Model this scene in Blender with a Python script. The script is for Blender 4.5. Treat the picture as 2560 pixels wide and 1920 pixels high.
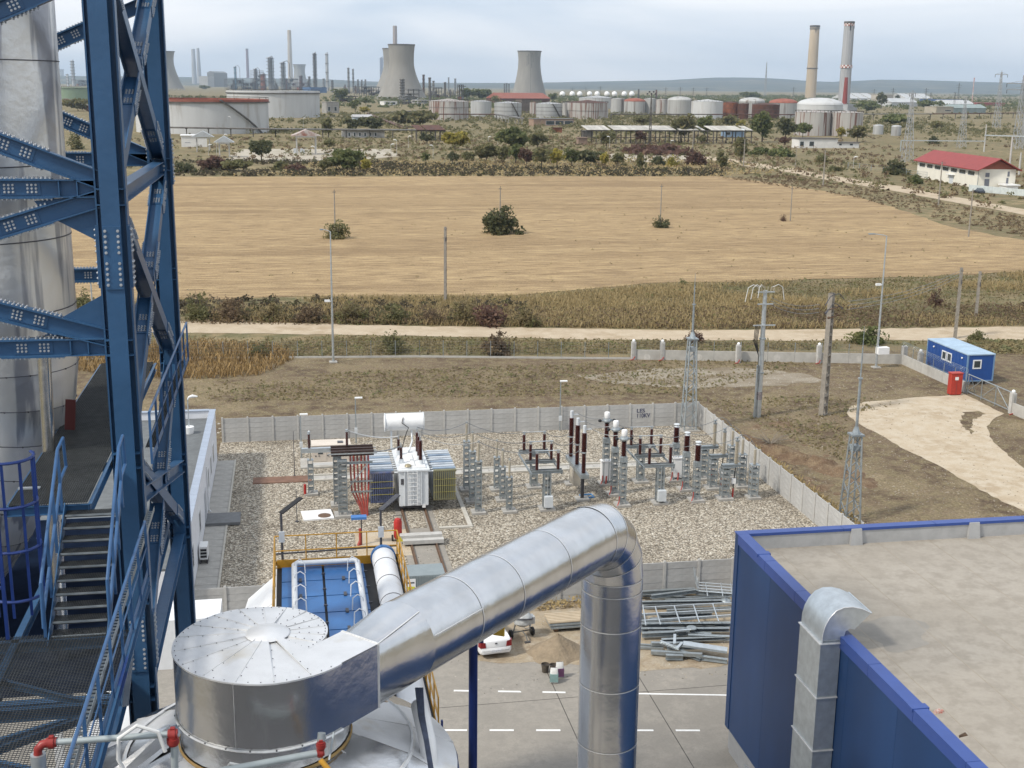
import bpy, math, random
import numpy as np
from mathutils import Vector, Matrix
scene = bpy.context.scene
for _o in list(bpy.data.objects):
  bpy.data.objects.remove(_o)
# ------------------------------------------------------------------ camera
FPX, CX, CY, EYE = 3100.0, 1280.0, 960.0, 28.0
PITCH, YAW, ROLL = math.radians(13.55), math.radians(10.2), math.radians(0.65)
FW = Vector((math.sin(YAW) * math.cos(PITCH), math.cos(YAW) * math.cos(PITCH), -math.sin(PITCH)))
_rt0 = Vector((math.cos(YAW), -math.sin(YAW), 0))
_up0 = _rt0.cross(FW)
RT = _rt0 * math.cos(ROLL) + _up0 * math.sin(ROLL)
UP = _up0 * math.cos(ROLL) - _rt0 * math.sin(ROLL)
CAM = Vector((0, 0, EYE))
cam_data = bpy.data.cameras.new("camera")
cam_data.sensor_width = 36
cam_data.lens = 36 * FPX / 2560
cam_data.clip_start = 0.1
cam_data.clip_end = 60000
cam = bpy.data.objects.new("camera", cam_data)
cam.matrix_world = Matrix(((RT.x, UP.x, -FW.x, CAM.x), (RT.y, UP.y, -FW.y, CAM.y), (RT.z, UP.z, -FW.z, CAM.z), (0, 0, 0, 1)))
scene.collection.objects.link(cam)
scene.camera = cam
# ------------------------------------------------------------------ sky and sun
SUN_EL, SUN_AZ = math.radians(46), math.radians(248)      # azimuth clockwise from +Y
world = bpy.data.worlds.new("World")
scene.world = world
world.use_nodes = True
_n, _l = world.node_tree.nodes, world.node_tree.links
_n.clear()
_out = _n.new("ShaderNodeOutputWorld")
_bg = _n.new("ShaderNodeBackground")
_sky = _n.new("ShaderNodeTexSky")
_sky.sky_type = 'NISHITA'
_sky.sun_disc = False
_sky.sun_elevation = SUN_EL
_sky.sun_rotation = SUN_AZ
_sky.dust_density = 2.5
_tc = _n.new("ShaderNodeTexCoord")
_mp = _n.new("ShaderNodeMapping")
_mp.inputs['Scale'].default_value = (1.6, 1.6, 7.5)
_mp.inputs['Location'].default_value = (0.35, 0.1, 0.4)
_l.new(_tc.outputs['Generated'], _mp.inputs[0])
_nz = _n.new("ShaderNodeTexNoise")
_nz.inputs['Scale'].default_value = 1.7
_nz.inputs['Detail'].default_value = 7
_nz.inputs['Roughness'].default_value = 0.48
_nz.inputs['Distortion'].default_value = 0.4
_l.new(_mp.outputs[0], _nz.inputs[0])
_cr = _n.new("ShaderNodeValToRGB")
_cr.color_ramp.elements[0].position = 0.37
_cr.color_ramp.elements[0].color = (5.9, 6.75, 7.9, 1)
_cr.color_ramp.elements[1].position = 0.65
_cr.color_ramp.elements[1].color = (9.3, 9.4, 9.7, 1)
_l.new(_nz.outputs[0], _cr.inputs[0])
_mx = _n.new("ShaderNodeMix")
_mx.data_type = 'RGBA'
_mx.inputs[0].default_value = 0.86
_l.new(_sky.outputs[0], _mx.inputs[6])
_l.new(_cr.outputs[0], _mx.inputs[7])
_l.new(_mx.outputs[2], _bg.inputs[0])
_bg.inputs[1].default_value = 0.1
_l.new(_bg.outputs[0], _out.inputs[0])
_sl = bpy.data.lights.new("sun", 'SUN')
_sl.energy = 2.5
_sl.angle = math.radians(6)
_sl.color = (1.0, 0.94, 0.84)
_so = bpy.data.objects.new("sun", _sl)
_sdir = Vector((math.sin(SUN_AZ) * math.cos(SUN_EL), math.cos(SUN_AZ) * math.cos(SUN_EL), math.sin(SUN_EL)))
_so.rotation_euler = _sdir.to_track_quat('Z', 'Y').to_euler()
_so.location = (-60, -60, 90)
scene.collection.objects.link(_so)
scene.view_settings.view_transform = 'Standard'
scene.view_settings.look = 'None'
scene.view_settings.exposure = 0.38
scene.view_settings.gamma = 1.0
scene.render.engine = 'CYCLES'
_c = scene.cycles
_c.max_bounces = 5
_c.diffuse_bounces = 2
_c.glossy_bounces = 3
_c.transmission_bounces = 3
_c.volume_bounces = 0
_c.transparent_max_bounces = 6
_c.caustics_reflective = False
_c.caustics_refractive = False
_c.use_denoising = True
_c.sample_clamp_indirect = 4.0
# ------------------------------------------------------------------ where things stand
def px_ray(x, y):
  return FW + RT * ((x - CX) / FPX) - UP * ((y - CY) / FPX)
def G(x, y, z=0.0):                      # ground (or level z) point seen at photo pixel x, y (2560 wide)
  d = px_ray(x, y)
  return CAM + d * ((z - EYE) / d.z)
def GY(x, y, yy):                        # point on the plane Y = yy
  d = px_ray(x, y)
  return CAM + d * (yy / d.y)
def AT(x, y, dep):
  return CAM + px_ray(x, y) * dep
def zoomed(x0, y0, s):
  return lambda x, y: (x0 + x / s, y0 + y / s)
ZO = zoomed(0, 0, 1 / 1.1573)            # whole photo
ZT = zoomed(500, 980, 3.253)             # transformer corner
ZA = zoomed(1100, 980, 4.809)            # switchgear, left half
ZB = zoomed(1500, 980, 4.809)            # switchgear, right half
ZR = zoomed(1560, 640, 2.212)            # right middle
ZF2 = zoomed(400, 40, 3.456)             # refinery strips
ZF3 = zoomed(900, 40, 3.456)
ZF4 = zoomed(1400, 40, 3.456)
ZF5 = zoomed(1920, 40, 3.456)
# ------------------------------------------------------------------ materials
MATS = {}
def M(name, c, rough=0.6, metal=0.0, var=0.12, scale=3.0, bump=0.0, bscale=25.0, c2=None, stretch=None, rnd=0.0,
    world_co=False, c3=None, scale3=0.6, cut3=(0.5, 0.62), spec=0.4, detail=5, cut=(0.35, 0.65)):
  if name in MATS:
    return MATS[name]
  m = bpy.data.materials.new(name)
  m.use_nodes = True
  n, l = m.node_tree.nodes, m.node_tree.links
  b = n['Principled BSDF']
  b.inputs['Roughness'].default_value = rough
  b.inputs['Metallic'].default_value = metal
  b.inputs['Specular IOR Level'].default_value = spec
  if world_co:
    co = n.new("ShaderNodeNewGeometry").outputs['Position']
  else:
    co = n.new("ShaderNodeTexCoord").outputs['Object']
  src = co
  if stretch:
    mp = n.new("ShaderNodeMapping")
    mp.inputs['Scale'].default_value = stretch
    l.new(co, mp.inputs[0])
    src = mp.outputs[0]
  nz = n.new("ShaderNodeTexNoise")
  nz.inputs['Scale'].default_value = scale
  nz.inputs['Detail'].default_value = detail
  nz.inputs['Roughness'].default_value = 0.6
  l.new(src, nz.inputs[0])
  mr = n.new("ShaderNodeMapRange")
  mr.inputs[1].default_value, mr.inputs[2].default_value = cut
  l.new(nz.outputs[0], mr.inputs[0])
  mx = n.new("ShaderNodeMix")
  mx.data_type = 'RGBA'
  l.new(mr.outputs[0], mx.inputs[0])
  ca = c2 if c2 else tuple(v * (1 - var) for v in c)
  cb = c if c2 else tuple(min(1, v * (1 + var)) for v in c)
  mx.inputs[6].default_value = (*ca, 1)
  mx.inputs[7].default_value = (*cb, 1)
  col = mx.outputs[2]
  if c3:
    n3 = n.new("ShaderNodeTexNoise")
    n3.inputs['Scale'].default_value = scale3
    n3.inputs['Detail'].default_value = 6
    l.new(src, n3.inputs[0])
    m3 = n.new("ShaderNodeMapRange")
    m3.inputs[1].default_value, m3.inputs[2].default_value = cut3
    l.new(n3.outputs[0], m3.inputs[0])
    x3 = n.new("ShaderNodeMix")
    x3.data_type = 'RGBA'
    l.new(m3.outputs[0], x3.inputs[0])
    l.new(col, x3.inputs[6])
    x3.inputs[7].default_value = (*c3, 1)
    col = x3.outputs[2]
  if rnd:
    oi = n.new("ShaderNodeObjectInfo")
    hs = n.new("ShaderNodeHueSaturation")
    r2 = n.new("ShaderNodeMapRange")
    r2.inputs[3].default_value, r2.inputs[4].default_value = 1 - rnd, 1 + rnd
    l.new(oi.outputs['Random'], r2.inputs[0])
    l.new(r2.outputs[0], hs.inputs['Value'])
    l.new(col, hs.inputs['Color'])
    col = hs.outputs[0]
  l.new(col, b.inputs['Base Color'])
  if bump:
    nb = n.new("ShaderNodeTexNoise")
    nb.inputs['Scale'].default_value = bscale
    nb.inputs['Detail'].default_value = 4
    l.new(co, nb.inputs[0])
    bp = n.new("ShaderNodeBump")
    bp.inputs['Strength'].default_value = bump
    bp.inputs['Distance'].default_value = 1.0 / bscale
    l.new(nb.outputs[0], bp.inputs['Height'])
    l.new(bp.outputs[0], b.inputs['Normal'])
  MATS[name] = m
  return m
blue = M("blue_steel", (0.032, 0.092, 0.19), 0.38, 0, 0.10, 0.8, 0.05, 6, c3=(0.016, 0.045, 0.17), scale3=0.22, cut3=(0.66, 0.68))
blue_lt = M("blue_rail", (0.04, 0.105, 0.23), 0.42, 0, 0.12, 3)
blue_cage = M("dark_blue_cage", (0.012, 0.035, 0.16), 0.42, 0, 0.12, 3)
alu = M("aluminium_cladding", (0.68, 0.685, 0.69), 0.24, 1.0, 0.08, 1.2, 0.035, 1.1, c3=(0.55, 0.545, 0.535), scale3=0.8, cut3=(0.5, 0.8), stretch=(1, 1, 0.4))
alu_top = M("dull_aluminium", (0.74, 0.745, 0.75), 0.5, 0.6, 0.05, 2.0, 0.06, 3, c3=(0.60, 0.55, 0.46), scale3=0.9, cut3=(0.62, 0.8))
alu_rough = M("wavy_aluminium", (0.84, 0.835, 0.82), 0.36, 0.7, 0.08, 0.8, 0.06, 1.4, stretch=(1, 1, 0.08), c3=(0.40, 0.41, 0.45), scale3=1.6, cut3=(0.55, 0.6))  # darker upright streaks imitate reflections, painted into the colour
galv = M("galvanised_steel", (0.34, 0.375, 0.39), 0.45, 0.55, 0.14, 5, rnd=0.12)
galv_lt = M("bright_galvanised", (0.56, 0.60, 0.62), 0.38, 0.75, 0.10, 3, 0.05, 3)
seam = M("seam_metal", (0.74, 0.74, 0.73), 0.45, 0.5, 0.1, 5)
dark = M("dark_bolt", (0.10, 0.10, 0.11), 0.5, 0.4, 0.2, 8)
bolt = M("zinc_bolt", (0.50, 0.52, 0.54), 0.45, 0.6, 0.15, 12)
grat = M("grating_steel", (0.075, 0.08, 0.08), 0.55, 0.5, 0.2, 4)
white = M("white_paint", (0.78, 0.79, 0.80), 0.45, 0, 0.04, 2.0, c3=(0.60, 0.56, 0.50), scale3=1.1, cut3=(0.62, 0.82))
white_clean = M("clean_white", (0.80, 0.80, 0.79), 0.4, 0, 0.03, 3)
lgrey = M("light_grey_paint", (0.58, 0.61, 0.63), 0.45, 0, 0.05, 4)
red = M("red_paint", (0.42, 0.03, 0.025), 0.45, 0, 0.15, 5)
redpipe = M("red_cable_sheath", (0.38, 0.06, 0.045), 0.55, 0, 0.2, 4)
yellow = M("yellow_paint", (0.52, 0.27, 0.03), 0.5, 0, 0.14, 3)
brown_ins = M("brown_porcelain", (0.055, 0.016, 0.013), 0.22, 0, 0.2, 6, spec=0.6)
beige_ins = M("beige_insulator", (0.34, 0.30, 0.23), 0.5, 0, 0.1, 6)
concrete = M("concrete", (0.40, 0.385, 0.355), 0.85, 0, 0.12, 2.0, 0.15, 20, c3=(0.29, 0.275, 0.25), scale3=0.7, cut3=(0.52, 0.75))
fence_c = M("fence_concrete", (0.44, 0.435, 0.42), 0.85, 0, 0.10, 2.5, 0.1, 15, rnd=0.06, c3=(0.38, 0.37, 0.355), scale3=1.2, cut3=(0.55, 0.8), stretch=(1, 1, 1.5))
post_c = M("post_concrete", (0.46, 0.45, 0.425), 0.85, 0, 0.10, 2.5, 0.1, 15)
black = M("black_rubber", (0.018, 0.018, 0.02), 0.6, 0, 0.2, 6)
cable_g = M("grey_wire", (0.22, 0.23, 0.24), 0.5, 0.4, 0.1, 3)
wood_pole = M("weathered_concrete_pole", (0.27, 0.245, 0.21), 0.85, 0, 0.15, 3, 0.1, 12)
glassm = M("window_glass", (0.05, 0.06, 0.065), 0.12, 0, 0.2, 1, spec=0.6)
# ------------------------------------------------------------------ mesh helpers
COL = scene.collection
def V(*a):
  return Vector(a[0]) if len(a) == 1 else Vector(a)
def basis(d, up=(0, 0, 1)):
  d = Vector(d).normalized()
  up = Vector(up)
  if abs(d.dot(up.normalized())) > 0.999:
    up = Vector((0, 1, 0)) if abs(d.z) > 0.9 else Vector((0, 0, 1))
  s = d.cross(up).normalized()
  return d, s, s.cross(d).normalized()
class MB:
  def __init__(self):
    self.v, self.f = [], []
  def add(self, vs, fs):
    o = len(self.v)
    self.v += [tuple(p) for p in vs]
    self.f += [tuple(i + o for i in f) for f in fs]
    return self
  def hexa(self, p):
    return self.add(p, [(0, 3, 2, 1), (4, 5, 6, 7), (0, 1, 5, 4), (1, 2, 6, 5), (2, 3, 7, 6), (3, 0, 4, 7)])
  def bb(self, x0, y0, z0, x1, y1, z1):
    return self.hexa([(x0, y0, z0), (x1, y0, z0), (x1, y1, z0), (x0, y1, z0), (x0, y0, z1), (x1, y0, z1), (x1, y1, z1), (x0, y1, z1)])
  def box(self, c, s, rz=0.0):
    x, y, z = s[0] / 2, s[1] / 2, s[2] / 2
    ca, sa = math.cos(rz), math.sin(rz)
    return self.hexa([(c[0] + a * x * ca - b * y * sa, c[1] + a * x * sa + b * y * ca, c[2] + k * z)
              for k in (-1, 1) for a, b in ((-1, -1), (1, -1), (1, 1), (-1, 1))])
  def bar(self, a, b, w, h, up=(0, 0, 1), so=0.0, uo=0.0):
    a, b = V(a), V(b)
    d, s, u = basis(b - a, up)
    o = s * so + u * uo
    p = [q + o + s * (i * w / 2) + u * (j * h / 2) for q in (a, b) for i, j in ((-1, -1), (1, -1), (1, 1), (-1, 1))]
    return self.hexa(p)
  def ibeam(self, a, b, h, w, t=0.02, up=(0, 0, 1), tw=None):
    self.bar(a, b, tw or t * 0.7, h - 2 * t, up)
    self.bar(a, b, w, t, up, 0, h / 2 - t / 2)
    return self.bar(a, b, w, t, up, 0, -h / 2 + t / 2)
  def channel(self, a, b, h, w, t=0.012, up=(0, 0, 1)):
    self.bar(a, b, t, h - 2 * t, up)
    self.bar(a, b, w, t, up, w / 2 - t / 2, h / 2 - t / 2)
    return self.bar(a, b, w, t, up, w / 2 - t / 2, -h / 2 + t / 2)
  def cyl(self, a, b, r, r2=None, n=12, cap=True):
    a, b = V(a), V(b)
    r2 = r if r2 is None else r2
    d, s, u = basis(b - a)
    vs = []
    for q, rr in ((a, r), (b, r2)):
      for k in range(n):
        t = 2 * math.pi * k / n
        vs.append(q + s * (rr * math.cos(t)) + u * (rr * math.sin(t)))
    fs = [(k, k + n, (k + 1) % n + n, (k + 1) % n) for k in range(n)]
    if cap:
      fs += [tuple(range(n)), tuple(reversed(range(n, 2 * n)))]
    return self.add(vs, fs)
  def tube(self, pts, r, n=8, cap=True):
    pts = [V(p) for p in pts]
    m = len(pts)
    rs = r if isinstance(r, (list, tuple)) else [r] * m
    vs = []
    pu = None
    for i, p in enumerate(pts):
      d = (pts[min(i + 1, m - 1)] - pts[max(i - 1, 0)]).normalized()
      if pu is None:
        _, s, u = basis(d)
      else:
        s = d.cross(pu)
        s = s.normalized() if s.length > 1e-6 else basis(d)[1]
        u = s.cross(d).normalized()
      pu = u
      for k in range(n):
        t = 2 * math.pi * k / n
        vs.append(p + s * (rs[i] * math.cos(t)) + u * (rs[i] * math.sin(t)))
    fs = [(i * n + k, (i + 1) * n + k, (i + 1) * n + (k + 1) % n, i * n + (k + 1) % n) for i in range(m - 1) for k in range(n)]
    if cap:
      fs += [tuple(range(n)), tuple(reversed(range((m - 1) * n, m * n)))]
    return self.add(vs, fs)
  def lathe(self, prof, n=16, c=(0, 0, 0), cap=True):
    vs, fs = [], []
    for r, z in prof:
      for k in range(n):
        t = 2 * math.pi * k / n
        vs.append((c[0] + r * math.cos(t), c[1] + r * math.sin(t), c[2] + z))
    for i in range(len(prof) - 1):
      fs += [(i * n + k, i * n + (k + 1) % n, (i + 1) * n + (k + 1) % n, (i + 1) * n + k) for k in range(n)]
    if cap:
      fs += [tuple(reversed(range(n))), tuple(range((len(prof) - 1) * n, len(prof) * n))]
    return self.add(vs, fs)
  def prism(self, poly, z0, z1):
    n = len(poly)
    vs = [(p[0], p[1], z0) for p in poly] + [(p[0], p[1], z1) for p in poly]
    fs = [tuple(reversed(range(n))), tuple(range(n, 2 * n))] + [(k, (k + 1) % n, (k + 1) % n + n, k + n) for k in range(n)]
    return self.add(vs, fs)
  def extrude(self, pts, off):
    n = len(pts)
    off = V(off)
    pts = [V(p) for p in pts]
    return self.add(pts + [p + off for p in pts], [tuple(reversed(range(n))), tuple(range(n, 2 * n))] + [(k, (k + 1) % n, (k + 1) % n + n, k + n) for k in range(n)])
  def face(self, *p):
    return self.add(p, [tuple(range(len(p)))])
  def ball(self, c, r, n=12, m=8, sz=1.0):
    prof = [(max(1e-3, r * math.sin(math.pi * i / m)), -r * sz * math.cos(math.pi * i / m)) for i in range(m + 1)]
    return self.lathe(prof, n, c, False)
MESHES = {}
def to_mesh(mb, name, mat, smooth=True, angle=38):
  me = bpy.data.meshes.new(name)
  me.from_pydata(mb.v, [], mb.f)
  me.materials.append(mat)
  if smooth:
    me.polygons.foreach_set("use_smooth", [True] * len(me.polygons))
    me.set_sharp_from_angle(angle=math.radians(angle))
  me.update()
  return me
def put(o, parent=None, loc=(0, 0, 0), rz=0.0):
  COL.objects.link(o)
  o.location = loc
  if rz:
    o.rotation_euler = (0, 0, rz)
  if parent:
    o.parent = parent
  return o
def part(name, mb, mat, parent, loc=(0, 0, 0), rz=0.0, key=None, kind=None, label=None):
  if key is not None and key in MESHES:
    me = MESHES[key]
  else:
    me = to_mesh(mb() if callable(mb) else mb, name, mat)
    if key is not None:
      MESHES[key] = me
  o = put(bpy.data.objects.new(name, me), parent, loc, rz)
  if kind:
    o["kind"] = kind
  if label:
    o["label"] = label
  return o
def thing(name, label, cat, loc=(0, 0, 0), rz=0.0, group=None):
  o = put(bpy.data.objects.new(name, None), None, loc, rz)
  o.empty_display_size = 0.3
  o["label"], o["category"], o["kind"] = label, cat, "thing"
  if group:
    o["group"] = group
  return o
def solo(name, mb, mat, label, cat, loc=(0, 0, 0), rz=0.0, group=None, key=None, kind=None):
  o = part(name, mb, mat, None, loc, rz, key, kind)
  o["label"], o["category"], o["kind"] = label, cat, "thing"
  if group:
    o["group"] = group
  return o
def setting(name, mb, mat, parent=None, label=None):
  o = part(name, mb, mat, parent)
  if not parent:
    o["kind"] = "structure"
  if label:
    o["label"] = label
  return o
def quads_obj(name, P, mat, parent=None, loc=(0, 0, 0)):
  """P: (n, 4, 3) array of quads as one mesh"""
  P = np.asarray(P, dtype=np.float32)
  k = len(P)
  me = bpy.data.meshes.new(name)
  me.vertices.add(k * 4)
  me.vertices.foreach_set("co", P.reshape(-1))
  me.loops.add(k * 4)
  me.loops.foreach_set("vertex_index", np.arange(k * 4, dtype=np.int32))
  me.polygons.add(k)
  me.polygons.foreach_set("loop_start", np.arange(0, k * 4, 4, dtype=np.int32))
  me.polygons.foreach_set("loop_total", np.full(k, 4, dtype=np.int32))
  me.materials.append(mat)
  me.update()
  me.validate()
  return put(bpy.data.objects.new(name, me), parent, loc)
ORD = ["first", "second", "third", "fourth", "fifth", "sixth", "seventh", "eighth", "ninth", "tenth", "eleventh", "twelfth"]
def ordinal(k):
  if k < 12:
    return ORD[k]
  tn = ["thirteenth", "fourteenth", "fifteenth", "sixteenth", "seventeenth", "eighteenth", "nineteenth"]
  if k < 19:
    return tn[k - 12]
  a, b = divmod(k + 1, 10)
  return (("twentieth", "thirtieth")[a - 2] if b == 0 else ("twenty", "thirty")[a - 2] + "-" + ORD[b - 1])
# ------------------------------------------------------------------ ground and other setting
rng = np.random.default_rng(7)
random.seed(7)
def ground_mat(name, cols, scales=(0.02, 0.15, 1.2), stones=None, bump=0.3, bscale=3.0, stretch=None, fine=0.35, fscale=9.0):
  """mix of several earth colours by layered noise; cols = base, second, third, speckle"""
  m = bpy.data.materials.new(name)
  m.use_nodes = True
  n, l = m.node_tree.nodes, m.node_tree.links
  b = n['Principled BSDF']
  b.inputs['Roughness'].default_value = 0.95
  b.inputs['Specular IOR Level'].default_value = 0.15
  co = n.new("ShaderNodeNewGeometry").outputs['Position']
  if stretch:
    mp = n.new("ShaderNodeMapping")
    mp.inputs['Scale'].default_value = stretch
    l.new(co, mp.inputs[0])
    co2 = mp.outputs[0]
  else:
    co2 = co
  col = None
  for i, (c, s) in enumerate(zip(cols[1:], scales)):
    nz = n.new("ShaderNodeTexNoise")
    nz.inputs['Scale'].default_value = s
    nz.inputs['Detail'].default_value = 7
    nz.inputs['Roughness'].default_value = 0.65
    l.new(co2, nz.inputs[0])
    mr = n.new("ShaderNodeMapRange")
    mr.inputs[1].default_value, mr.inputs[2].default_value = 0.44, 0.60
    l.new(nz.outputs[0], mr.inputs[0])
    mx = n.new("ShaderNodeMix")
    mx.data_type = 'RGBA'
    l.new(mr.outputs[0], mx.inputs[0])
    if col is None:
      mx.inputs[6].default_value = (*cols[0], 1)
    else:
      l.new(col, mx.inputs[6])
    mx.inputs[7].default_value = (*c, 1)
    col = mx.outputs[2]
  nf = n.new("ShaderNodeTexNoise")
  nf.inputs['Scale'].default_value = fscale
  nf.inputs['Detail'].default_value = 5
  nf.inputs['Roughness'].default_value = 0.75
  l.new(co, nf.inputs[0])
  mf = n.new("ShaderNodeMapRange")
  mf.inputs[1].default_value, mf.inputs[2].default_value = 0.3, 0.7
  mf.inputs[3].default_value, mf.inputs[4].default_value = 1 - fine, 1 + fine
  l.new(nf.outputs[0], mf.inputs[0])
  hs = n.new("ShaderNodeHueSaturation")
  l.new(col, hs.inputs['Color'])
  l.new(mf.outputs[0], hs.inputs['Value'])
  col = hs.outputs[0]
  if stones:
    vo = n.new("ShaderNodeTexVoronoi")
    vo.inputs['Scale'].default_value = stones[0]
    l.new(co, vo.inputs[0])
    lt = n.new("ShaderNodeMapRange")
    lt.inputs[1].default_value, lt.inputs[2].default_value = stones[1], stones[1] * 0.6
    l.new(vo.outputs['Distance'], lt.inputs[0])
    xs = n.new("ShaderNodeMix")
    xs.data_type = 'RGBA'
    l.new(lt.outputs[0], xs.inputs[0])
    l.new(col, xs.inputs[6])
    xs.inputs[7].default_value = (*stones[2], 1)
    col = xs.outputs[2]
  l.new(col, b.inputs['Base Color'])
  nb = n.new("ShaderNodeTexNoise")
  nb.inputs['Scale'].default_value = bscale
  nb.inputs['Detail'].default_value = 6
  nb.inputs['Roughness'].default_value = 0.7
  l.new(co2, nb.inputs[0])
  bp = n.new("ShaderNodeBump")
  bp.inputs['Strength'].default_value = bump
  bp.inputs['Distance'].default_value = 0.5 / bscale
  l.new(nb.outputs[0], bp.inputs['Height'])
  l.new(bp.outputs[0], b.inputs['Normal'])
  return m
def gravel_mat(name, scale, pal, dirt, dirt_cut=(0.52, 0.72)):
  m = bpy.data.materials.new(name)
  m.use_nodes = True
  n, l = m.node_tree.nodes, m.node_tree.links
  b = n['Principled BSDF']
  b.inputs['Roughness'].default_value = 0.9
  b.inputs['Specular IOR Level'].default_value = 0.2
  co = n.new("ShaderNodeNewGeometry").outputs['Position']
  vo = n.new("ShaderNodeTexVoronoi")
  vo.inputs['Scale'].default_value = scale
  l.new(co, vo.inputs[0])
  sp = n.new("ShaderNodeSeparateColor")
  l.new(vo.outputs['Color'], sp.inputs[0])
  cr = n.new("ShaderNodeValToRGB")
  el = cr.color_ramp.elements
  el[0].position, el[0].color = 0.0, (*pal[0], 1)
  el[1].position, el[1].color = 1.0, (*pal[-1], 1)
  for i, c in enumerate(pal[1:-1]):
    e = el.new((i + 1) / (len(pal) - 1))
    e.color = (*c, 1)
  l.new(sp.outputs[0], cr.inputs[0])
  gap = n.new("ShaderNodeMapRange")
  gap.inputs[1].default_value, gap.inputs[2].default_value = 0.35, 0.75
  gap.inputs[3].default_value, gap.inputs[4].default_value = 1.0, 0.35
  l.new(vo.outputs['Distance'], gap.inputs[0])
  nz = n.new("ShaderNodeTexNoise")
  nz.inputs['Scale'].default_value = 0.16
  nz.inputs['Detail'].default_value = 6
  l.new(co, nz.inputs[0])
  mr = n.new("ShaderNodeMapRange")
  mr.inputs[1].default_value, mr.inputs[2].default_value = dirt_cut
  mr.inputs[4].default_value = 0.55
  l.new(nz.outputs[0], mr.inputs[0])
  mx = n.new("ShaderNodeMix")
  mx.data_type = 'RGBA'
  l.new(mr.outputs[0], mx.inputs[0])
  l.new(cr.outputs[0], mx.inputs[6])
  mx.inputs[7].default_value = (*dirt, 1)
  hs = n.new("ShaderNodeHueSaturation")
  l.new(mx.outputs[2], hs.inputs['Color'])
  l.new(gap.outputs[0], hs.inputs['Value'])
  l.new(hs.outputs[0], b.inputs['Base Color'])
  bp = n.new("ShaderNodeBump")
  bp.inputs['Strength'].default_value = 0.8
  bp.inputs['Distance'].default_value = 0.35 / scale
  bp.invert = True
  l.new(vo.outputs['Distance'], bp.inputs['Height'])
  l.new(bp.outputs[0], b.inputs['Normal'])
  return m
m_ground = ground_mat("dry_grassland", [(0.28, 0.22, 0.125), (0.17, 0.14, 0.078), (0.22, 0.168, 0.10), (0.14, 0.13, 0.066)], (0.02, 0.07, 0.3), None, 0.6, 1.5)
m_soil = ground_mat("brown_soil", [(0.17, 0.125, 0.084), (0.27, 0.215, 0.135), (0.12, 0.086, 0.058), (0.22, 0.178, 0.105)], (0.06, 0.2, 0.9), (3.3, 0.13, (0.52, 0.49, 0.43)), 1.0, 1.8, fine=0.45, fscale=5)
m_field = ground_mat("stubble_field", [(0.40, 0.288, 0.158), (0.285, 0.20, 0.11), (0.45, 0.33, 0.182), (0.235, 0.165, 0.094)], (0.022, 0.12, 1.5), None, 0.8, 1.0, stretch=(0.13, 1.0, 1.0), fine=0.35, fscale=4.0)
m_road = ground_mat("pale_dirt_road", [(0.44, 0.36, 0.26), (0.38, 0.30, 0.205), (0.48, 0.40, 0.295)], (0.12, 0.5), None, 0.3, 2.0, fine=0.12)
m_drive = ground_mat("worn_concrete_drive", [(0.47, 0.39, 0.285), (0.39, 0.31, 0.215), (0.50, 0.43, 0.33)], (0.22, 0.8), None, 0.15, 3.0, fine=0.10)
m_yard = ground_mat("yard_concrete", [(0.295, 0.272, 0.238), (0.255, 0.237, 0.208), (0.315, 0.29, 0.253), (0.27, 0.25, 0.22)], (0.14, 0.5, 2.2), None, 0.08, 6.0, fine=0.08)
m_mud = ground_mat("sandy_dirt", [(0.35, 0.285, 0.20), (0.275, 0.215, 0.15), (0.37, 0.315, 0.24)], (0.5, 1.5), None, 0.3, 6.0, fine=0.2)
m_rubble = ground_mat("crushed_stone", [(0.30, 0.262, 0.205), (0.21, 0.17, 0.12)], (0.3,), (2.2, 0.16, (0.5, 0.48, 0.44)), 0.5, 3.0, stretch=(0.5, 1.3, 1))
m_slab = ground_mat("old_concrete_slab", [(0.44, 0.40, 0.33), (0.34, 0.30, 0.23)], (0.2,), None, 0.1, 2.0)
m_gravel = gravel_mat("pale_gravel", 9.0, [(0.19, 0.16, 0.12), (0.35, 0.30, 0.235), (0.51, 0.45, 0.355), (0.68, 0.625, 0.525)], (0.18, 0.15, 0.115))
# one sheet that reaches the hills
gm = MB()
xs = np.concatenate([np.linspace(-9000, -900, 10), np.linspace(-600, 900, 26), np.linspace(1500, 13000, 14)])
ys = np.concatenate([np.linspace(-400, 1000, 24), np.linspace(1400, 15500, 20)])
for y in ys:
  for x in xs:
    gm.v.append((x, y, 0.0))
W_ = len(xs)
for j in range(len(ys) - 1):
  for i in range(W_ - 1):
    gm.f.append((j * W_ + i, j * W_ + i + 1, (j + 1) * W_ + i + 1, (j + 1) * W_ + i))
setting("ground", gm, m_ground)
def ragged(pts, step, amp):
  """cut the outline into short pieces and shift them a little"""
  r_ = random.Random(len(pts))
  out = []
  pts = [V(p[0], p[1], 0) for p in pts]
  for a, b in zip(pts, pts[1:] + pts[:1]):
    n = min(60, max(1, int((b - a).length / step)))
    for i in range(n):
      p = a.lerp(b, i / n)
      out.append((p.x + r_.uniform(-amp, amp), p.y + r_.uniform(-amp, amp)))
  return out
def sheet(name, pts, z, mat, parent=None, rag=None):
  if rag:
    pts = ragged(pts, *rag)
  return setting(name, MB().face(*[(p[0], p[1], z) for p in pts]), mat, parent)
def zo(x, y, z=0.0):
  return G(*ZO(x, y), z)
sheet("field", [zo(*p) for p in ((60, 655), (700, 642), (1130, 640), (1400, 614), (1700, 606), (2000, 598), (2212, 588), (2500, 575), (2400, 540), (2212, 520), (2050, 490), (1950, 455), (1850, 425), (1700, 400), (1560, 381), (1000, 381), (60, 383))], 0.05, m_field, None, (4, 0.9))
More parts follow.
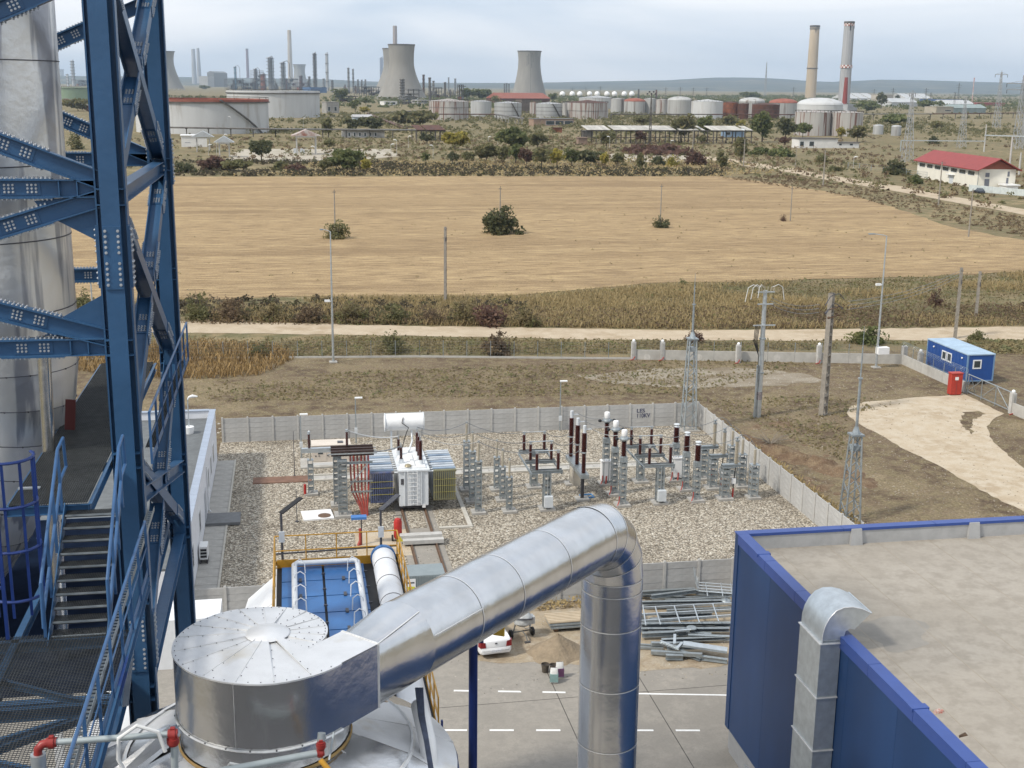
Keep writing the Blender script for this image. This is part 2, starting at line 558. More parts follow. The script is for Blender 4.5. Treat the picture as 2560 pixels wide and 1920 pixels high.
sheet("dirt_road", [(-80, 149.5)] + [zo(*p) for p in ((400, 719), (900, 726), (1300, 734), (1500, 736), (1800, 736), (2212, 735))] + [(150, 119), (150, 127)] + [zo(*p) for p in ((2212, 706), (1800, 712), (1500, 714), (900, 705), (400, 694))] + [(-80, 156)], 0.03, m_road, None, (1.5, 0.28))
sheet("soil", [(-60, 62), (150, 40), (150, 118), (64, 124.5), (33, 125), (13, 127.6), (-60, 133)], 0.012, m_soil)
sheet("rubble_path", [zo(*p) for p in ((1240, 812), (1420, 797), (1600, 795), (1740, 808), (1790, 822), (1700, 832), (1500, 838), (1330, 830))], 0.025, m_rubble, None, (0.8, 0.4))
sheet("driveway", [G(*ZR(*p)) for p in ((1235, 855), (1262, 832), (1320, 810), (1560, 788), (1800, 772), (1870, 762), (2000, 822), (2095, 872), (2040, 905), (2012, 945), (2022, 1000), (2060, 1045), (2110, 1090), (2212, 1172), (2700, 1560), (2700, 1680), (2212, 1412), (2100, 1362), (2000, 1310), (1850, 1228), (1760, 1170), (1640, 1112), (1530, 1060), (1420, 992), (1300, 930), (1235, 882))], 0.03, m_drive, None, (0.7, 0.1))
sheet("soil_patch", [G(*ZR(*p)) for p in ((1880, 868), (1950, 858), (2002, 876), (1940, 905), (1918, 950), (1936, 990), (1890, 960), (1860, 910))], 0.04, m_soil, None, (0.4, 0.18))
sheet("dark_reflection_ground", [(-60, -120), (90, -120), (90, 9.9), (-60, 9.9)], 0.016, M("dark_reflection_ground", (0.055, 0.055, 0.058), 0.85, 0, 0.15, 0.5, 0.2, 8))  # unseen dark sheet, added so the clad metal reflects something dark
yard = sheet("concrete_yard", [(-40, 10), (80, 10), (80, 62.6), (-40, 62.6)], 0.02, m_yard)
sheet("sandy_strip", [(8.5, 56.2), (13, 55.6), (16, 53.9), (19.5, 54.0), (24, 53.3), (30, 54.5), (30, 62.5), (9, 62.5)], 0.028, m_mud, None, (0.6, 0.25))
# far road, running off to the right behind the field
far_up = [zo(*p) for p in ((1505, 334), (1600, 347), (1700, 362), (1800, 380), (1930, 400), (2060, 425), (2212, 452), (2500, 500))]
far_lo = [zo(*p) for p in ((2500, 520), (2212, 464), (2060, 437), (1930, 413), (1800, 391), (1700, 372), (1600, 357), (1505, 341))]
sheet("far_road", far_up + far_lo, 0.05, m_road, None, (5, 0.5))
sheet("concrete_apron", [G(*ZF2(*p)) for p in ((560, 1250), (700, 1150), (1985, 1150), (2075, 1210), (1500, 1275))], 0.05, m_slab, None, (4, 1.2))
sheet("concrete_apron", [G(*ZF4(*p)) for p in ((330, 1190), (1080, 1190), (1260, 1260), (560, 1262))], 0.05, m_slab, None, (4, 1.2))
# substation gravel bed
WX0, WX1, WY0, WY1 = -6.0, 33.6, 62.9, 97.6
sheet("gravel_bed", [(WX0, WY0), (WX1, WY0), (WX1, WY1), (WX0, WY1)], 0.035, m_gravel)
def stones(name, n, x0, x1, y0, y1, z, s0, s1, mat, label):
  c = np.stack([rng.uniform(x0, x1, n), rng.uniform(y0, y1, n), np.full(n, z)], 1)
  s = rng.uniform(s0, s1, n)[:, None, None]
  unit = np.array([(1, 0, 0), (0, 1, 0), (-1, 0, 0), (0, -1, 0), (0, 0, 0.7)], float)
  a = rng.uniform(0, 6.28, n)
  R = np.zeros((n, 3, 3))
  R[:, 0, 0], R[:, 0, 1], R[:, 1, 0], R[:, 1, 1], R[:, 2, 2] = np.cos(a), -np.sin(a), np.sin(a), np.cos(a), 1
  P = (unit[None] * rng.uniform(0.6, 1.3, (n, 5, 1)) * s) @ R.transpose(0, 2, 1) + c[:, None]
  Q = np.stack([P[:, [0, 1, 4, 4]], P[:, [1, 2, 4, 4]], P[:, [2, 3, 4, 4]], P[:, [3, 0, 4, 4]]], 1)
  # quads with a doubled tip are kept as near triangles
  Q[:, :, 3] += (Q[:, :, 0] - Q[:, :, 3]) * 0.12
  o = quads_obj(name, Q.reshape(-1, 4, 3), mat)
  o["kind"], o["label"] = "stuff", label
  return o
m_stone = gravel_mat("loose_stone", 3.0, [(0.26, 0.23, 0.18), (0.42, 0.38, 0.31), (0.58, 0.54, 0.46), (0.72, 0.69, 0.62)], (0.25, 0.22, 0.17))
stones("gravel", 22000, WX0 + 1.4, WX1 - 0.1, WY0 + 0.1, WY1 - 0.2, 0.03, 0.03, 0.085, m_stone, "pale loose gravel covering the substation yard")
stones("rubble", 900, -30, 33, 98.4, 103.5, 0.0, 0.05, 0.2, m_stone, "scattered pale rubble along the back of the concrete wall")
stones("soil_clods", 2600, 34.5, 62, 70, 118, 0.0, 0.03, 0.13, M("clod", (0.17, 0.125, 0.085), 0.95, 0, 0.3, 0.5, c2=(0.34, 0.30, 0.24), world_co=True), "clods and stones strewn over the brown soil")
stones("yard_debris", 500, 7, 24, 52.8, 61, 0.02, 0.015, 0.06, m_stone, "small stones and crumbs scattered over the yard edge")
# dug earth heaped outside the right wall
em = MB()
for j in range(40):
  for i in range(14):
    x, y = 34.0 + i * 0.62, 78 + j * 0.52
    e = min(i, 13 - i, j, 39 - j) / 3.0
    em.v.append((x + random.uniform(-.15, .15), y + random.uniform(-.15, .15), max(0, min(1, e)) * random.uniform(0.0, 0.36) * (1 + math.sin(j * 0.4 + i)) * (1 if math.sin(j * 0.23 + i * 0.5) > -0.3 else 0.1) - 0.03))
for j in range(39):
  for i in range(13):
    em.f.append((j * 14 + i, j * 14 + i + 1, (j + 1) * 14 + i + 1, (j + 1) * 14 + i))
setting("dug_earth", em, ground_mat("red_earth", [(0.19, 0.13, 0.082), (0.24, 0.18, 0.115), (0.14, 0.092, 0.06)], (0.3, 0.9), (4, 0.12, (0.4, 0.36, 0.3)), 1.0, 3, fine=0.4))
# joints and lane paint on the yard
jm = M("joint_black", (0.06, 0.055, 0.05), 0.9, 0, 0.2, 2)
for a, b in ((G(1376, 1700), G(1434, 1828)), (G(1605, 1706), G(1640, 1764))):
  d = (b - a).normalized()
  part("joint", MB().bar((a - d * 1.0) + V(0, 0, 0.021), b + d * 14 + V(0, 0, 0.021), 0.035, 0.008), jm, yard)
a, b = G(1107, 1770), G(1436, 1744)
d = (b - a).normalized()
part("joint", MB().bar(a - d * 8 + V(0, 0, 0.021), b + d * 14 + V(0, 0, 0.021), 0.03, 0.008), jm, yard)
paint = M("road_paint", (0.80, 0.80, 0.78), 0.6, 0, 0.08, 6)
Z5 = zoomed(1000, 1440, 3.456)
r1a, r1b = G(*Z5(465, 994)), G(*Z5(1430, 1010))
r2a, r2b = G(*Z5(370, 1336)), G(*Z5(1386, 1337))
for a, b, per, n0, n1 in ((r1a, r1b, 2.07, -3, 3), (r2a, r2b, 2.07, -3, 6)):
  d = (b - a).normalized()
  per = (b - a).length / 2.52
  for k in range(n0, n1):
    q = a + d * (per * k)
    part("lane_dash", MB().bar(q + V(0, 0, 0.026), q + d * per * 0.52 + V(0, 0, 0.026), 0.14, 0.006), paint, yard)
q = r1a + (r1b - r1a).normalized() * ((r1b - r1a).length / 2.52) * 3
part("lane_line", MB().bar(q + V(0, 0, 0.026), q + (r1b - r1a).normalized() * 12 + V(0, 0, 0.026), 0.12, 0.006), paint, yard)
# hills far behind
hz = [(-400, 158), (0, 163), (300, 165), (500, 168), (700, 171), (800, 176), (930, 179), (1100, 179), (1190, 178), (1280, 176), (1450, 173), (1510, 169), (1560, 167), (1640, 168), (1700, 171), (1745, 175), (1790, 177), (1840, 175), (1900, 172), (1990, 173), (2080, 176), (2212, 179), (2700, 178)]
hm = MB()
hN = 90
for i in range(hN):
  ox = -400 + 3100 * i / (hN - 1)
  oy = np.interp(ox, [h[0] for h in hz], [h[1] for h in hz])
  d = px_ray(*ZO(ox, oy))
  top = CAM + d * (13200 / d.y)
  d0 = px_ray(*ZO(ox, 200))
  for k, t in enumerate((0.0, 0.25, 0.5, 0.75, 1.0)):
    yy = 9800 + (13200 - 9800) * t
    p = CAM + d0 * (yy / d0.y)
    hm.v.append((p.x, yy, -2 + (top.z + 2) * (t ** 0.8) * (1 + 0.12 * math.sin(i * 1.7 + k) * (k in (1, 2, 3)))))
  hm.v.append((top.x * 1.12, 14800, -2))
for i in range(hN - 1):
  for k in range(5):
    a = i * 6 + k
    hm.f.append((a, a + 6, a + 7, a + 1))
m_hill = ground_mat("wooded_hills", [(0.075, 0.085, 0.065), (0.17, 0.15, 0.10), (0.06, 0.07, 0.055)], (0.0009, 0.004), None, 0.2, 0.02, fine=0.2, fscale=0.01)
setting("hills", hm, m_hill)
# ------------------------------------------------------------------ substation: walls
def slab_fence(name, p0, p1, label, h=2.0, pitch=2.0, rows=5):
  p0, p1 = V(p0), V(p1)
  L = (p1 - p0).length
  n = max(1, round(L / pitch))
  pt = L / n
  ang = math.atan2(p1.y - p0.y, p1.x - p0.x)
  t = thing(name, label, "wall", p0, ang)
  rh = h / rows
  for i in range(n + 1):
    part("post", lambda: MB().bb(-0.075, -0.085, 0, 0.075, 0.085, h + 0.05).bb(-0.05, -0.06, h + 0.05, 0.05, 0.06, h + 0.09), post_c, t, (i * pt, 0, 0), key=("fpost", h))
  for i in range(n):
    for r in range(rows):
      part("plank", lambda: MB().bb(0.077, -0.03, 0.006, pt - 0.077, 0.03, rh - 0.006), fence_c, t,
         (i * pt, random.uniform(-0.008, 0.008), r * rh), key=("fplank", round(pt, 3), rh))
  return t
far_wall = slab_fence("concrete_wall", (WX0 + 0.2, WY1, 0), (WX1, WY1, 0), "pale concrete slab wall along the far side of the gravel yard")
slab_fence("concrete_wall", (WX1, WY0, 0), (WX1, WY1 - 0.2, 0), "bright concrete slab wall on the right side of the gravel yard")
slab_fence("concrete_wall", (WX0, WY0, 0), (26.2, WY0, 0), "grey concrete slab wall behind the scrap steel and the silver pipe")
# painted letters on the far wall
def lettering(text, x, z, size, y, parent, mat, sx=1.0):
  cu = bpy.data.curves.new("lettering", 'FONT')
  cu.body, cu.size, cu.extrude = text, size, 0.002
  cu.offset = 0.007
  cu.materials.append(mat)
  tmp = bpy.data.objects.new("lettering", cu)
  me = bpy.data.meshes.new_from_object(tmp)
  bpy.data.objects.remove(tmp)
  o = bpy.data.objects.new("lettering", me)
  put(o, parent, (x, y, z))
  o.rotation_euler = (math.pi / 2, 0, 0)
  o.scale = (sx, 1, 1)
  return o
ink = M("blue_black_paint", (0.03, 0.035, 0.09), 0.7, 0, 0.2, 6)
tx = GY(*ZB(545, 250), WY1)
_pt = (WX1 - WX0 - 0.2) / 20
tx.x = WX0 + 0.2 + round((tx.x - WX0 - 0.8) / _pt) * _pt + 0.55
lettering("LES", tx.x - far_wall.location.x, 1.30, 0.46, -0.042, far_wall, ink, 1.1)
lettering("110KV", tx.x - far_wall.location.x, 0.86, 0.5, -0.042, far_wall, ink, 0.86)
# ------------------------------------------------------------------ switchgear kit
def lattice(h, w, tw=None, step=0.42, leg=0.06, bh=0.16):
  tw = tw or w
  m = MB()
  for a in (-1, 1):
    for b in (-1, 1):
      m.bar((a * w / 2, b * w / 2, 0), (a * tw / 2, b * tw / 2, h), leg, leg)
  z = step * 0.6
  while z < h - 0.05:
    q = w + (tw - w) * z / h
    for a in (-1, 1):
      m.bb(-q / 2, a * q / 2 - 0.012, z - bh / 2, q / 2, a * q / 2 + 0.012, z + bh / 2)
      m.bb(a * q / 2 - 0.012, -q / 2, z - bh / 2, a * q / 2 + 0.012, q / 2, z + bh / 2)
    z += step
  return m.bb(-tw / 2 - 0.05, -tw / 2 - 0.05, h - 0.02, tw / 2 + 0.05, tw / 2 + 0.05, h + 0.02)
def shedded(h, r, n=10, pitch=0.075):
  k = max(4, int(h / pitch))
  prof = [(r * 0.62, 0)]
  for i in range(k):
    z = h * (i + 0.2) / k
    prof += [(r * 0.62, z), (r, z + h / k * 0.25), (r * 0.62, z + h / k * 0.7)]
  prof.append((r * 0.6, h))
  return MB().lathe(prof, n)
def pad(t, s=0.85, hh=0.16, loc=(0, 0, 0)):
  part("concrete_base", lambda: MB().bb(-s / 2, -s / 2, -0.2, s / 2, s / 2, hh), concrete, t, loc, key=("pad", s, hh))
def rise(zf, x, y, p):
  return GY(*zf(x, y), p.y).z
POS = ["farthest", "middle", "nearest"]
GR1 = "switchgear stands in the gravel yard"
# post insulators beside the transformer
def post_stand(p, hs, hi, ri, label, group, w=0.36):
  t = thing("post_insulator", label, "insulator", (p.x, p.y, 0.03), 0, group)
  pad(t, 0.95)
  part("lattice_stand", lambda: lattice(hs, w), galv, t, (0, 0, 0.16), key=("ls", round(hs, 2), w))
  part("insulator", lambda: shedded(hi, ri), beige_ins, t, (0, 0, hs + 0.18), key=("bi", round(hi, 2), ri))
  part("terminal", lambda: MB().cyl((0, 0, 0), (0, 0, 0.18), 0.03, None, 6).bb(-0.09, -0.02, 0.1, 0.09, 0.02, 0.14), galv_lt, t, (0, 0, hs + hi + 0.18), key=("term",))
  return hs + hi + 0.3
p = G(*ZA(460, 1460))
hs, hi = rise(ZA, 458, 830, p) - 0.2, rise(ZA, 462, 615, p) - rise(ZA, 458, 830, p)
WIRE_A = []
for k, (x, y) in enumerate(((318, 1185), (388, 1325), (460, 1460))):
  q = G(*ZA(x, y))
  zt = post_stand(q, hs, hi, 0.11, f"{POS[k]} tall grey lattice post insulator of three beside the transformer radiators", "tall post insulators by the transformer")
  WIRE_A.append(V(q.x, q.y, zt))
p = G(*ZA(830, 1445))
hs, hi = rise(ZA, 835, 1020, p) - 0.2, rise(ZA, 833, 830, p) - rise(ZA, 835, 1020, p)
for k, (x, y) in enumerate(((680, 1185), (750, 1310), (830, 1445))):
  post_stand(G(*ZA(x, y)), hs, hi, 0.1, f"{POS[k]} slim beige post insulator of the three left of the first switch frame", "slim post insulators", 0.33)
# disconnectors on frames
def disconnector(zf, far_leg, near_leg, near_l, near_r, top_near, ins, hz_ins, label):
  pn, pf = G(*zf(*near_leg)), G(*zf(*far_leg))
  h = GY(*zf(*ins[2]), pn.y).z - 0.12
  t = thing("disconnector_switch", label, "switchgear", (pn.x, pn.y, 0.03), 0, "disconnector frames")
  L = [G(*zf(*q), h + 0.12) for q in ins]
  ys = [(L[k].y + L[k + 3].y) / 2 - pn.y for k in range(3)]
  xl = sum(L[k].x for k in range(3)) / 3 - pn.x
  xr = sum(L[k + 3].x for k in range(3)) / 3 - pn.x
  legs = [(0.0, 0.0), (pf.x - pn.x, pf.y - pn.y)]
  for (lx, ly) in legs:
    pad(t, 1.05, 0.14, (lx, ly, 0))
    part("support_column", lambda: lattice(h - 0.3, 0.42, None, 0.5, 0.09, 0.2), galv, t, (lx, ly, 0.14), key=("dcol", round(h, 2)))
  part("drive_box", lambda: MB().bb(-0.28, -0.22, 0, 0.28, 0.22, 0.75), lgrey, t, (0.05, -0.34, 0.3), key=("drvbox",))
  part("drive_rod", MB().cyl((0.0, -0.26, 1.0), (0.0, -0.26, h), 0.03, None, 6), galv_lt, t)
  for k, yy in enumerate(ys):
    part("cross_beam", lambda: MB().channel((xl - 0.35, -0.16, 0), (xr + 0.3, -0.16, 0), 0.2, 0.08).channel((xr + 0.3, 0.16, 0), (xl - 0.35, 0.16, 0), 0.2, 0.08), galv, t, (0, yy, h), key=("dcb", label))
    part("linkage_rod", lambda: MB().cyl((xl - 0.3, 0, 0), (xr + 0.2, 0, 0), 0.022, None, 6), dark, t, (0, yy - 0.05, h + 0.16), key=("dlk", label))
    for j, xx in enumerate((xl, xr)):
      part("insulator", lambda: shedded(hz_ins, 0.135), brown_ins, t, (xx, yy, h + 0.11), key=("dins", hz_ins))
      part("cap", lambda: MB().cyl((0, 0, 0), (0, 0, 0.1), 0.07, None, 8).bb(-0.12, -0.05, 0.1, 0.12, 0.05, 0.2), galv_lt, t, (xx, yy, h + 0.11 + hz_ins), key=("dcap",))
    part("contact_arm", lambda: MB().cyl((xl, 0, 0), (xr, 0, 0), 0.032, None, 8), galv_lt, t, (0, yy, h + hz_ins + 0.28), key=("darm", label))
  for xx in (xl - 0.36, xr + 0.25):
    part("side_beam", MB().channel((xx, ys[0] + 0.2, h - 0.14), (xx, ys[2] - 0.2, h - 0.14), 0.16, 0.07), galv, t)
  return [V(pn.x + xl, pn.y + y, h + hz_ins + 0.3) for y in ys], [V(pn.x + xr, pn.y + y, h + hz_ins + 0.3) for y in ys]
D1l, D1r = disconnector(ZA, (1125, 1150), (1280, 1415), (1100, 1040), (1470, 1010), (1290, 1010), ((1010, 700), (1085, 825), (1165, 940), (1255, 695), (1335, 810), (1420, 930)), 1.15, "disconnector frame with six brown insulators, left of the tall breaker columns")
D2l, D2r = disconnector(ZB, (480, 1085), (710, 1340), (545, 950), (890, 910), (715, 930), ((373, 645), (483, 750), (597, 870), (612, 625), (725, 740), (843, 855)), 1.15, "disconnector frame with six brown insulators, right of the white-capped transformers")
# breaker: three tall columns on one beam
pn = G(*ZA(1700, 1325))
h = rise(ZA, 1728, 985, pn)
t = thing("circuit_breaker", "circuit breaker with three very tall dark brown columns on a grey beam", "switchgear", (pn.x, pn.y, 0.03), 0, GR1)
cb = [G(*ZA(*q), h) - V(pn.x, pn.y, 0) for q in ((1572, 775), (1645, 872), (1728, 975))]
xb = sum(c.x for c in cb) / 3
part("beam", MB().bb(xb - 0.3, cb[2].y - 0.45, h - 0.3, xb + 0.3, cb[0].y + 0.45, h - 0.02), galv, t)
hc = rise(ZA, 1728, 490, pn) - h
BRK = []
for k, c in enumerate(cb):
  part("insulator_column", lambda: shedded(hc * 0.48, 0.17), brown_ins, t, (xb, c.y, h), key=("brk1",))
  part("flange", lambda: MB().cyl((0, 0, 0), (0, 0, 0.1), 0.17, None, 12).bb(-0.3, -0.04, 0.02, 0, 0.04, 0.08), galv_lt, t, (xb, c.y, h + hc * 0.48), key=("brkf",))
  part("interrupter", lambda: shedded(hc * 0.46, 0.2), brown_ins, t, (xb, c.y, h + hc * 0.48 + 0.1), key=("brk2",))
  part("cap", lambda: MB().cyl((0, 0, 0), (0, 0, 0.5), 0.12, None, 12).bb(-0.04, -0.04, 0.2, 0.5, 0.04, 0.26), lgrey, t, (xb, c.y, h + hc * 0.94 + 0.1), key=("brkc",))
  BRK.append(V(pn.x + xb, pn.y + c.y, h + hc + 0.3))
for yy in (cb[2].y + 0.25, cb[0].y - 0.25):
  pad(t, 0.9, 0.14, (xb, yy, 0))
  part("leg", lambda: MB().ibeam((0, 0, 0.14), (0, 0, h - 0.3), 0.22, 0.2, 0.02, (1, 0, 0)), dark, t, (xb, yy, 0), key=("brkleg",))
part("control_cabinet", MB().bb(xb - 0.35, cb[1].y - 0.5, 0.6, xb + 0.15, cb[1].y + 0.7, h - 0.32), M("beige_cabinet", (0.47, 0.43, 0.36), 0.5, 0, 0.05, 3), t)
solo("spill_tray", MB().bb(-0.45, -0.35, 0, 0.45, 0.35, 0.03).bb(-0.45, -0.35, 0.03, -0.4, 0.35, 0.14).bb(0.4, -0.35, 0.03, 0.45, 0.35, 0.14).bb(-0.4, 0.3, 0.03, 0.4, 0.35, 0.14).bb(-0.4, -0.35, 0.03, 0.4, -0.3, 0.14), M("tray_blue", (0.10, 0.25, 0.48), 0.45, 0, 0.1, 3), "shallow blue tray lying on the gravel beside the breaker leg", "tray", tuple(G(*ZA(1765, 1265))), 0.1)
# current transformers with white heads
def instrument(kind, p, hs, hi, label, group):
  t = thing("current_transformer" if kind == 'ct' else "voltage_transformer", label, "transformer", (p.x, p.y, 0.03), 0, group)
  pad(t, 1.0)
  part("lattice_stand", lambda: lattice(hs, 0.38), galv, t, (0, 0, 0.16), key=("ls", round(hs, 2), 0.38))
  z = hs + 0.18
  part("tank", lambda: MB().bb(-0.24, -0.2, 0, 0.24, 0.2, 0.28).cyl((0, 0, 0.28), (0, 0, 0.36), 0.2, None, 12), galv, t, (0, 0, z), key=("ittank", kind))
  z += 0.36
  if kind == 'ct':
    part("insulator", lambda: shedded(hi, 0.19), brown_ins, t, (0, 0, z), key=("ctins", round(hi, 2)))
    part("ring", lambda: MB().lathe([(0.14, 0), (0.28, 0.05), (0.32, 0.16), (0.28, 0.27), (0.17, 0.32)], 16).cyl((-0.55, 0, 0.16), (0.55, 0, 0.16), 0.06, None, 8), galv, t, (0, 0, z + hi), key=("ctring",))
    part("head", lambda: MB().lathe([(0.17, 0), (0.2, 0.05), (0.2, 0.42), (0.17, 0.46)], 16), white_clean, t, (0, 0, z + hi + 0.32), key=("cthead",))
    for s in (-1, 1):
      part("terminal", lambda: MB().lathe([(0.06, -0.1), (0.13, -0.05), (0.13, 0.05), (0.06, 0.1)], 10), black, t, (s * 0.52, 0, z + hi + 0.16), key=("ctterm",))
  else:
    part("insulator", lambda: shedded(hi, 0.225), brown_ins, t, (0, 0, z), key=("vtins", round(hi, 2)))
    part("cap", lambda: MB().lathe([(0.17, 0), (0.2, 0.04), (0.1, 0.14), (0.22, 0.2), (0.2, 0.24), (0.05, 0.24)], 12), lgrey, t, (0, 0, z + hi), key=("vtcap",))
  part("cable_duct", lambda: MB().tube([(-0.27, -0.24, 0.75), (-0.3, -0.3, 0.4), (-0.5, -0.45, 0.03)], 0.035, 6), redpipe, t, key=("cduct", kind))
  return V(p.x, p.y, z + hi + (0.5 if kind == 'ct' else 0.22))
p = G(*ZB(265, 1370))
hs = rise(ZB, 270, 830, p) - 0.2
hi = rise(ZB, 285, 590, p) - hs - 0.55
CT = [instrument('ct', G(*ZB(x, y)), hs, hi, f"{POS[k]} brown current transformer of three with a white cylindrical cap", "white-capped current transformers") for k, (x, y) in enumerate(((62, 1115), (165, 1240), (265, 1370)))]
p = G(*ZB(1150, 1315))
hs = rise(ZB, 1155, 885, p) - 0.2
hi = rise(ZB, 1160, 640, p) - hs - 0.55
VT = [instrument('vt', G(*ZB(x, y)), hs, hi, f"{POS[k]} thick brown voltage transformer of three on lattice stands", "thick brown voltage transformers") for k, (x, y) in enumerate(((895, 1070), (1020, 1185), (1150, 1315)))]
# surge arresters on arms and cable ends behind them
def arm_stand(p, hs, hi, label):
  t = thing("surge_arrester", label, "arrester", (p.x, p.y, 0.03), 0, "beige surge arresters")
  pad(t, 1.1)
  part("lattice_stand", lambda: lattice(hs, 0.5), galv, t, (0, 0, 0.16), key=("ls", round(hs, 2), 0.5))
  part("arm", lambda: MB().channel((-0.3, -0.14, 0.1), (1.05, -0.14, 0.1), 0.2, 0.08).channel((1.05, 0.14, 0.1), (-0.3, 0.14, 0.1), 0.2, 0.08).bb(-0.3, -0.15, 0.2, 1.05, 0.15, 0.22), galv, t, (0, 0, hs + 0.16), key=("armst",))
  part("insulator", lambda: shedded(hi, 0.15), beige_ins, t, (0.75, 0, hs + 0.39), key=("arri",))
  part("cap", lambda: MB().lathe([(0.13, 0), (0.15, 0.1), (0.05, 0.12), (0.05, 0.2), (0.14, 0.26), (0.14, 0.29)], 12), galv, t, (0.75, 0, hs + hi + 0.39), key=("arrc",))
  part("earth_lead", lambda: MB().cyl((0.62, -0.02, 0.75), (0.72, 0, hs + 0.15), 0.035, None, 6), black, t, key=("arre",))
  part("lead_guard", lambda: MB().cyl((0.61, -0.02, 0), (0.62, -0.02, 0.75), 0.06, None, 8), red, t, key=("arrg",))
  part("counter_box", lambda: MB().bb(-0.14, -0.12, 0, 0.14, 0.12, 0.36), white_clean, t, (0.6, -0.05, hs * 0.52), key=("arrb",))
  return V(p.x + 0.75, p.y, hs + hi + 0.7)
p = G(*ZB(1495, 1290))
hs = rise(ZB, 1500, 900, p) - 0.2
hi = rise(ZB, 1610, 590, p) - hs - 0.45
AR = [arm_stand(G(*ZB(x, y)), hs, hi, f"{POS[k]} beige surge arrester of three on a sideways arm near the right wall") for k, (x, y) in enumerate(((1235, 1050), (1345, 1165), (1490, 1290)))]
p = G(*ZB(1835, 1280))
hs = rise(ZB, 1850, 870, p) - 0.2
hi = rise(ZB, 1857, 675, p) - hs - 0.3
CE = []
for k, (x, y) in enumerate(((1570, 1030), (1690, 1145), (1835, 1280))):
  q = G(*ZB(x, y))
  zt = post_stand(q, hs, hi, 0.12, f"{POS[k]} beige cable end of three standing closest to the right wall", "cable ends by the right wall", 0.5)
  CE.append(V(q.x, q.y, zt))
for (x, y, lab) in ((80, 1112, "tall white control box in front of the white-capped transformers"), (940, 1070, "tall white control box beside the thick brown voltage transformers")):
  q = G(*ZB(x, y))
  t = thing("control_box", lab, "cabinet", (q.x, q.y, 0.03), 0, "white control boxes")
  part("cabinet", lambda: MB().bb(-0.45, -0.25, 0.35, 0.45, 0.25, 1.75).bb(-0.5, -0.3, 1.75, 0.5, 0.3, 1.82), white_clean, t, key=("cbx",))
  part("leg", lambda: MB().bb(-0.4, -0.2, 0, -0.32, 0.2, 0.35), galv, t, key=("cbxl",))
  part("leg", None, galv, t, (0.72, 0, 0), key=("cbxl",))
  part("conduit", lambda: MB().tube([(-0.1, -0.26, 0.7), (-0.14, -0.34, 0.3), (-0.2, -0.4, 0)], 0.05, 6), redpipe, t, key=("cbxc",))
# wires
def sag(a, b, s, n=9):
  return [a.lerp(b, i / n) + V(0, 0, -4 * s * (i / n) * (1 - i / n)) for i in range(n + 1)]
def wire(a, b, s, label, r=0.022, group="overhead conductors in the gravel yard"):
  solo("conductor", MB().tube(sag(a, b, s), r, 5), cable_g, label, "wire", group=group)
for k in range(3):
  wire(WIRE_A[k], D1l[k], 0.35, f"{POS[k]} thin wire from the tall post insulators to the first disconnector")
  wire(D1r[k], BRK[k] - V(0.2, 0, hc * 0.52), 0.3, f"{POS[k]} thin wire from the first disconnector to the breaker columns")
  wire(BRK[k] + V(0.4, 0, 0.0), CT[k], 0.3, f"{POS[k]} thin wire from the breaker caps to the white-capped transformers")
  wire(CT[k], D2l[k], 0.25, f"{POS[k]} thin wire from the white-capped transformers to the second disconnector")
  wire(D2r[k], VT[k], 0.25, f"{POS[k]} thin wire from the second disconnector to the brown voltage transformers")
  wire(VT[k], AR[k], 0.3, f"{POS[k]} thin wire from the brown voltage transformers to the arresters")
  wire(AR[k], CE[k], -0.5, f"{POS[k]} arched wire from the arresters to the cable ends")
# lightning masts
def mast(px_base, top_lat, top_tip, label, zf):
  p = G(*px_base)
  hl, ht = GY(*zf(*top_lat), p.y).z, GY(*zf(*top_tip), p.y).z
  t = thing("lightning_mast", label, "mast", (p.x, p.y, 0.02), 0, "lightning masts of the substation")
  w, tw = 1.05, 0.55
  for a in (-1, 1):
    for b in (-1, 1):
      part("leg", MB().bar((a * w / 2, b * w / 2, 0), (a * tw / 2, b * tw / 2, hl), 0.1, 0.1), galv, t)
  m = MB()
  nb = int(hl / 0.62)
  for i in range(nb):
    z0, z1 = hl * i / nb, hl * (i + 1) / nb
    q0, q1 = (w + (tw - w) * z0 / hl) / 2, (w + (tw - w) * z1 / hl) / 2
    for s in (-1, 1):
      f = 1 if i % 2 else -1
      m.bar((-q0 * f, s * q0, z0), (q1 * f, s * q1, z1), 0.05, 0.05)
      m.bar((s * q0, -q0 * f, z0), (s * q1, q1 * f, z1), 0.05, 0.05)
  part("lattice_bracing", m, galv, t)
  part("head_plate", MB().bb(-0.42, -0.42, hl - 0.1, 0.42, 0.42, hl + 0.02).bb(-tw / 2 - 0.01, -tw / 2 - 0.01, hl - 1.1, tw / 2 + 0.01, tw / 2 + 0.01, hl - 0.75).lathe([(0.3, hl + 0.02), (0.12, hl + 0.5)], 8), galv, t)
  hm_ = hl + (ht - hl) * 0.52
  part("lower_rod", MB().cyl((0, 0, hl), (0, 0, hm_), 0.1, 0.09, 8).cyl((0, 0, hm_ - 0.04), (0, 0, hm_ + 0.04), 0.16, None, 8), galv, t)
  part("tip_rod", MB().cyl((0, 0, hm_), (0, 0, hm_ + (ht - hm_) * 0.6), 0.05, None, 6).cyl((0, 0, hm_ + (ht - hm_) * 0.6), (0, 0, ht), 0.03, 0.012, 6), galv, t)
  pad(t, 1.6, 0.1)
mast(ZR(355, 962), (382, 455), (408, 95), "grey lattice lightning mast at the far right corner of the gravel yard", ZR)
mast(ZR(1245, 1470), (1283, 985), (1327, 390), "grey lattice lightning mast outside the right wall above the blue parapet", ZR)
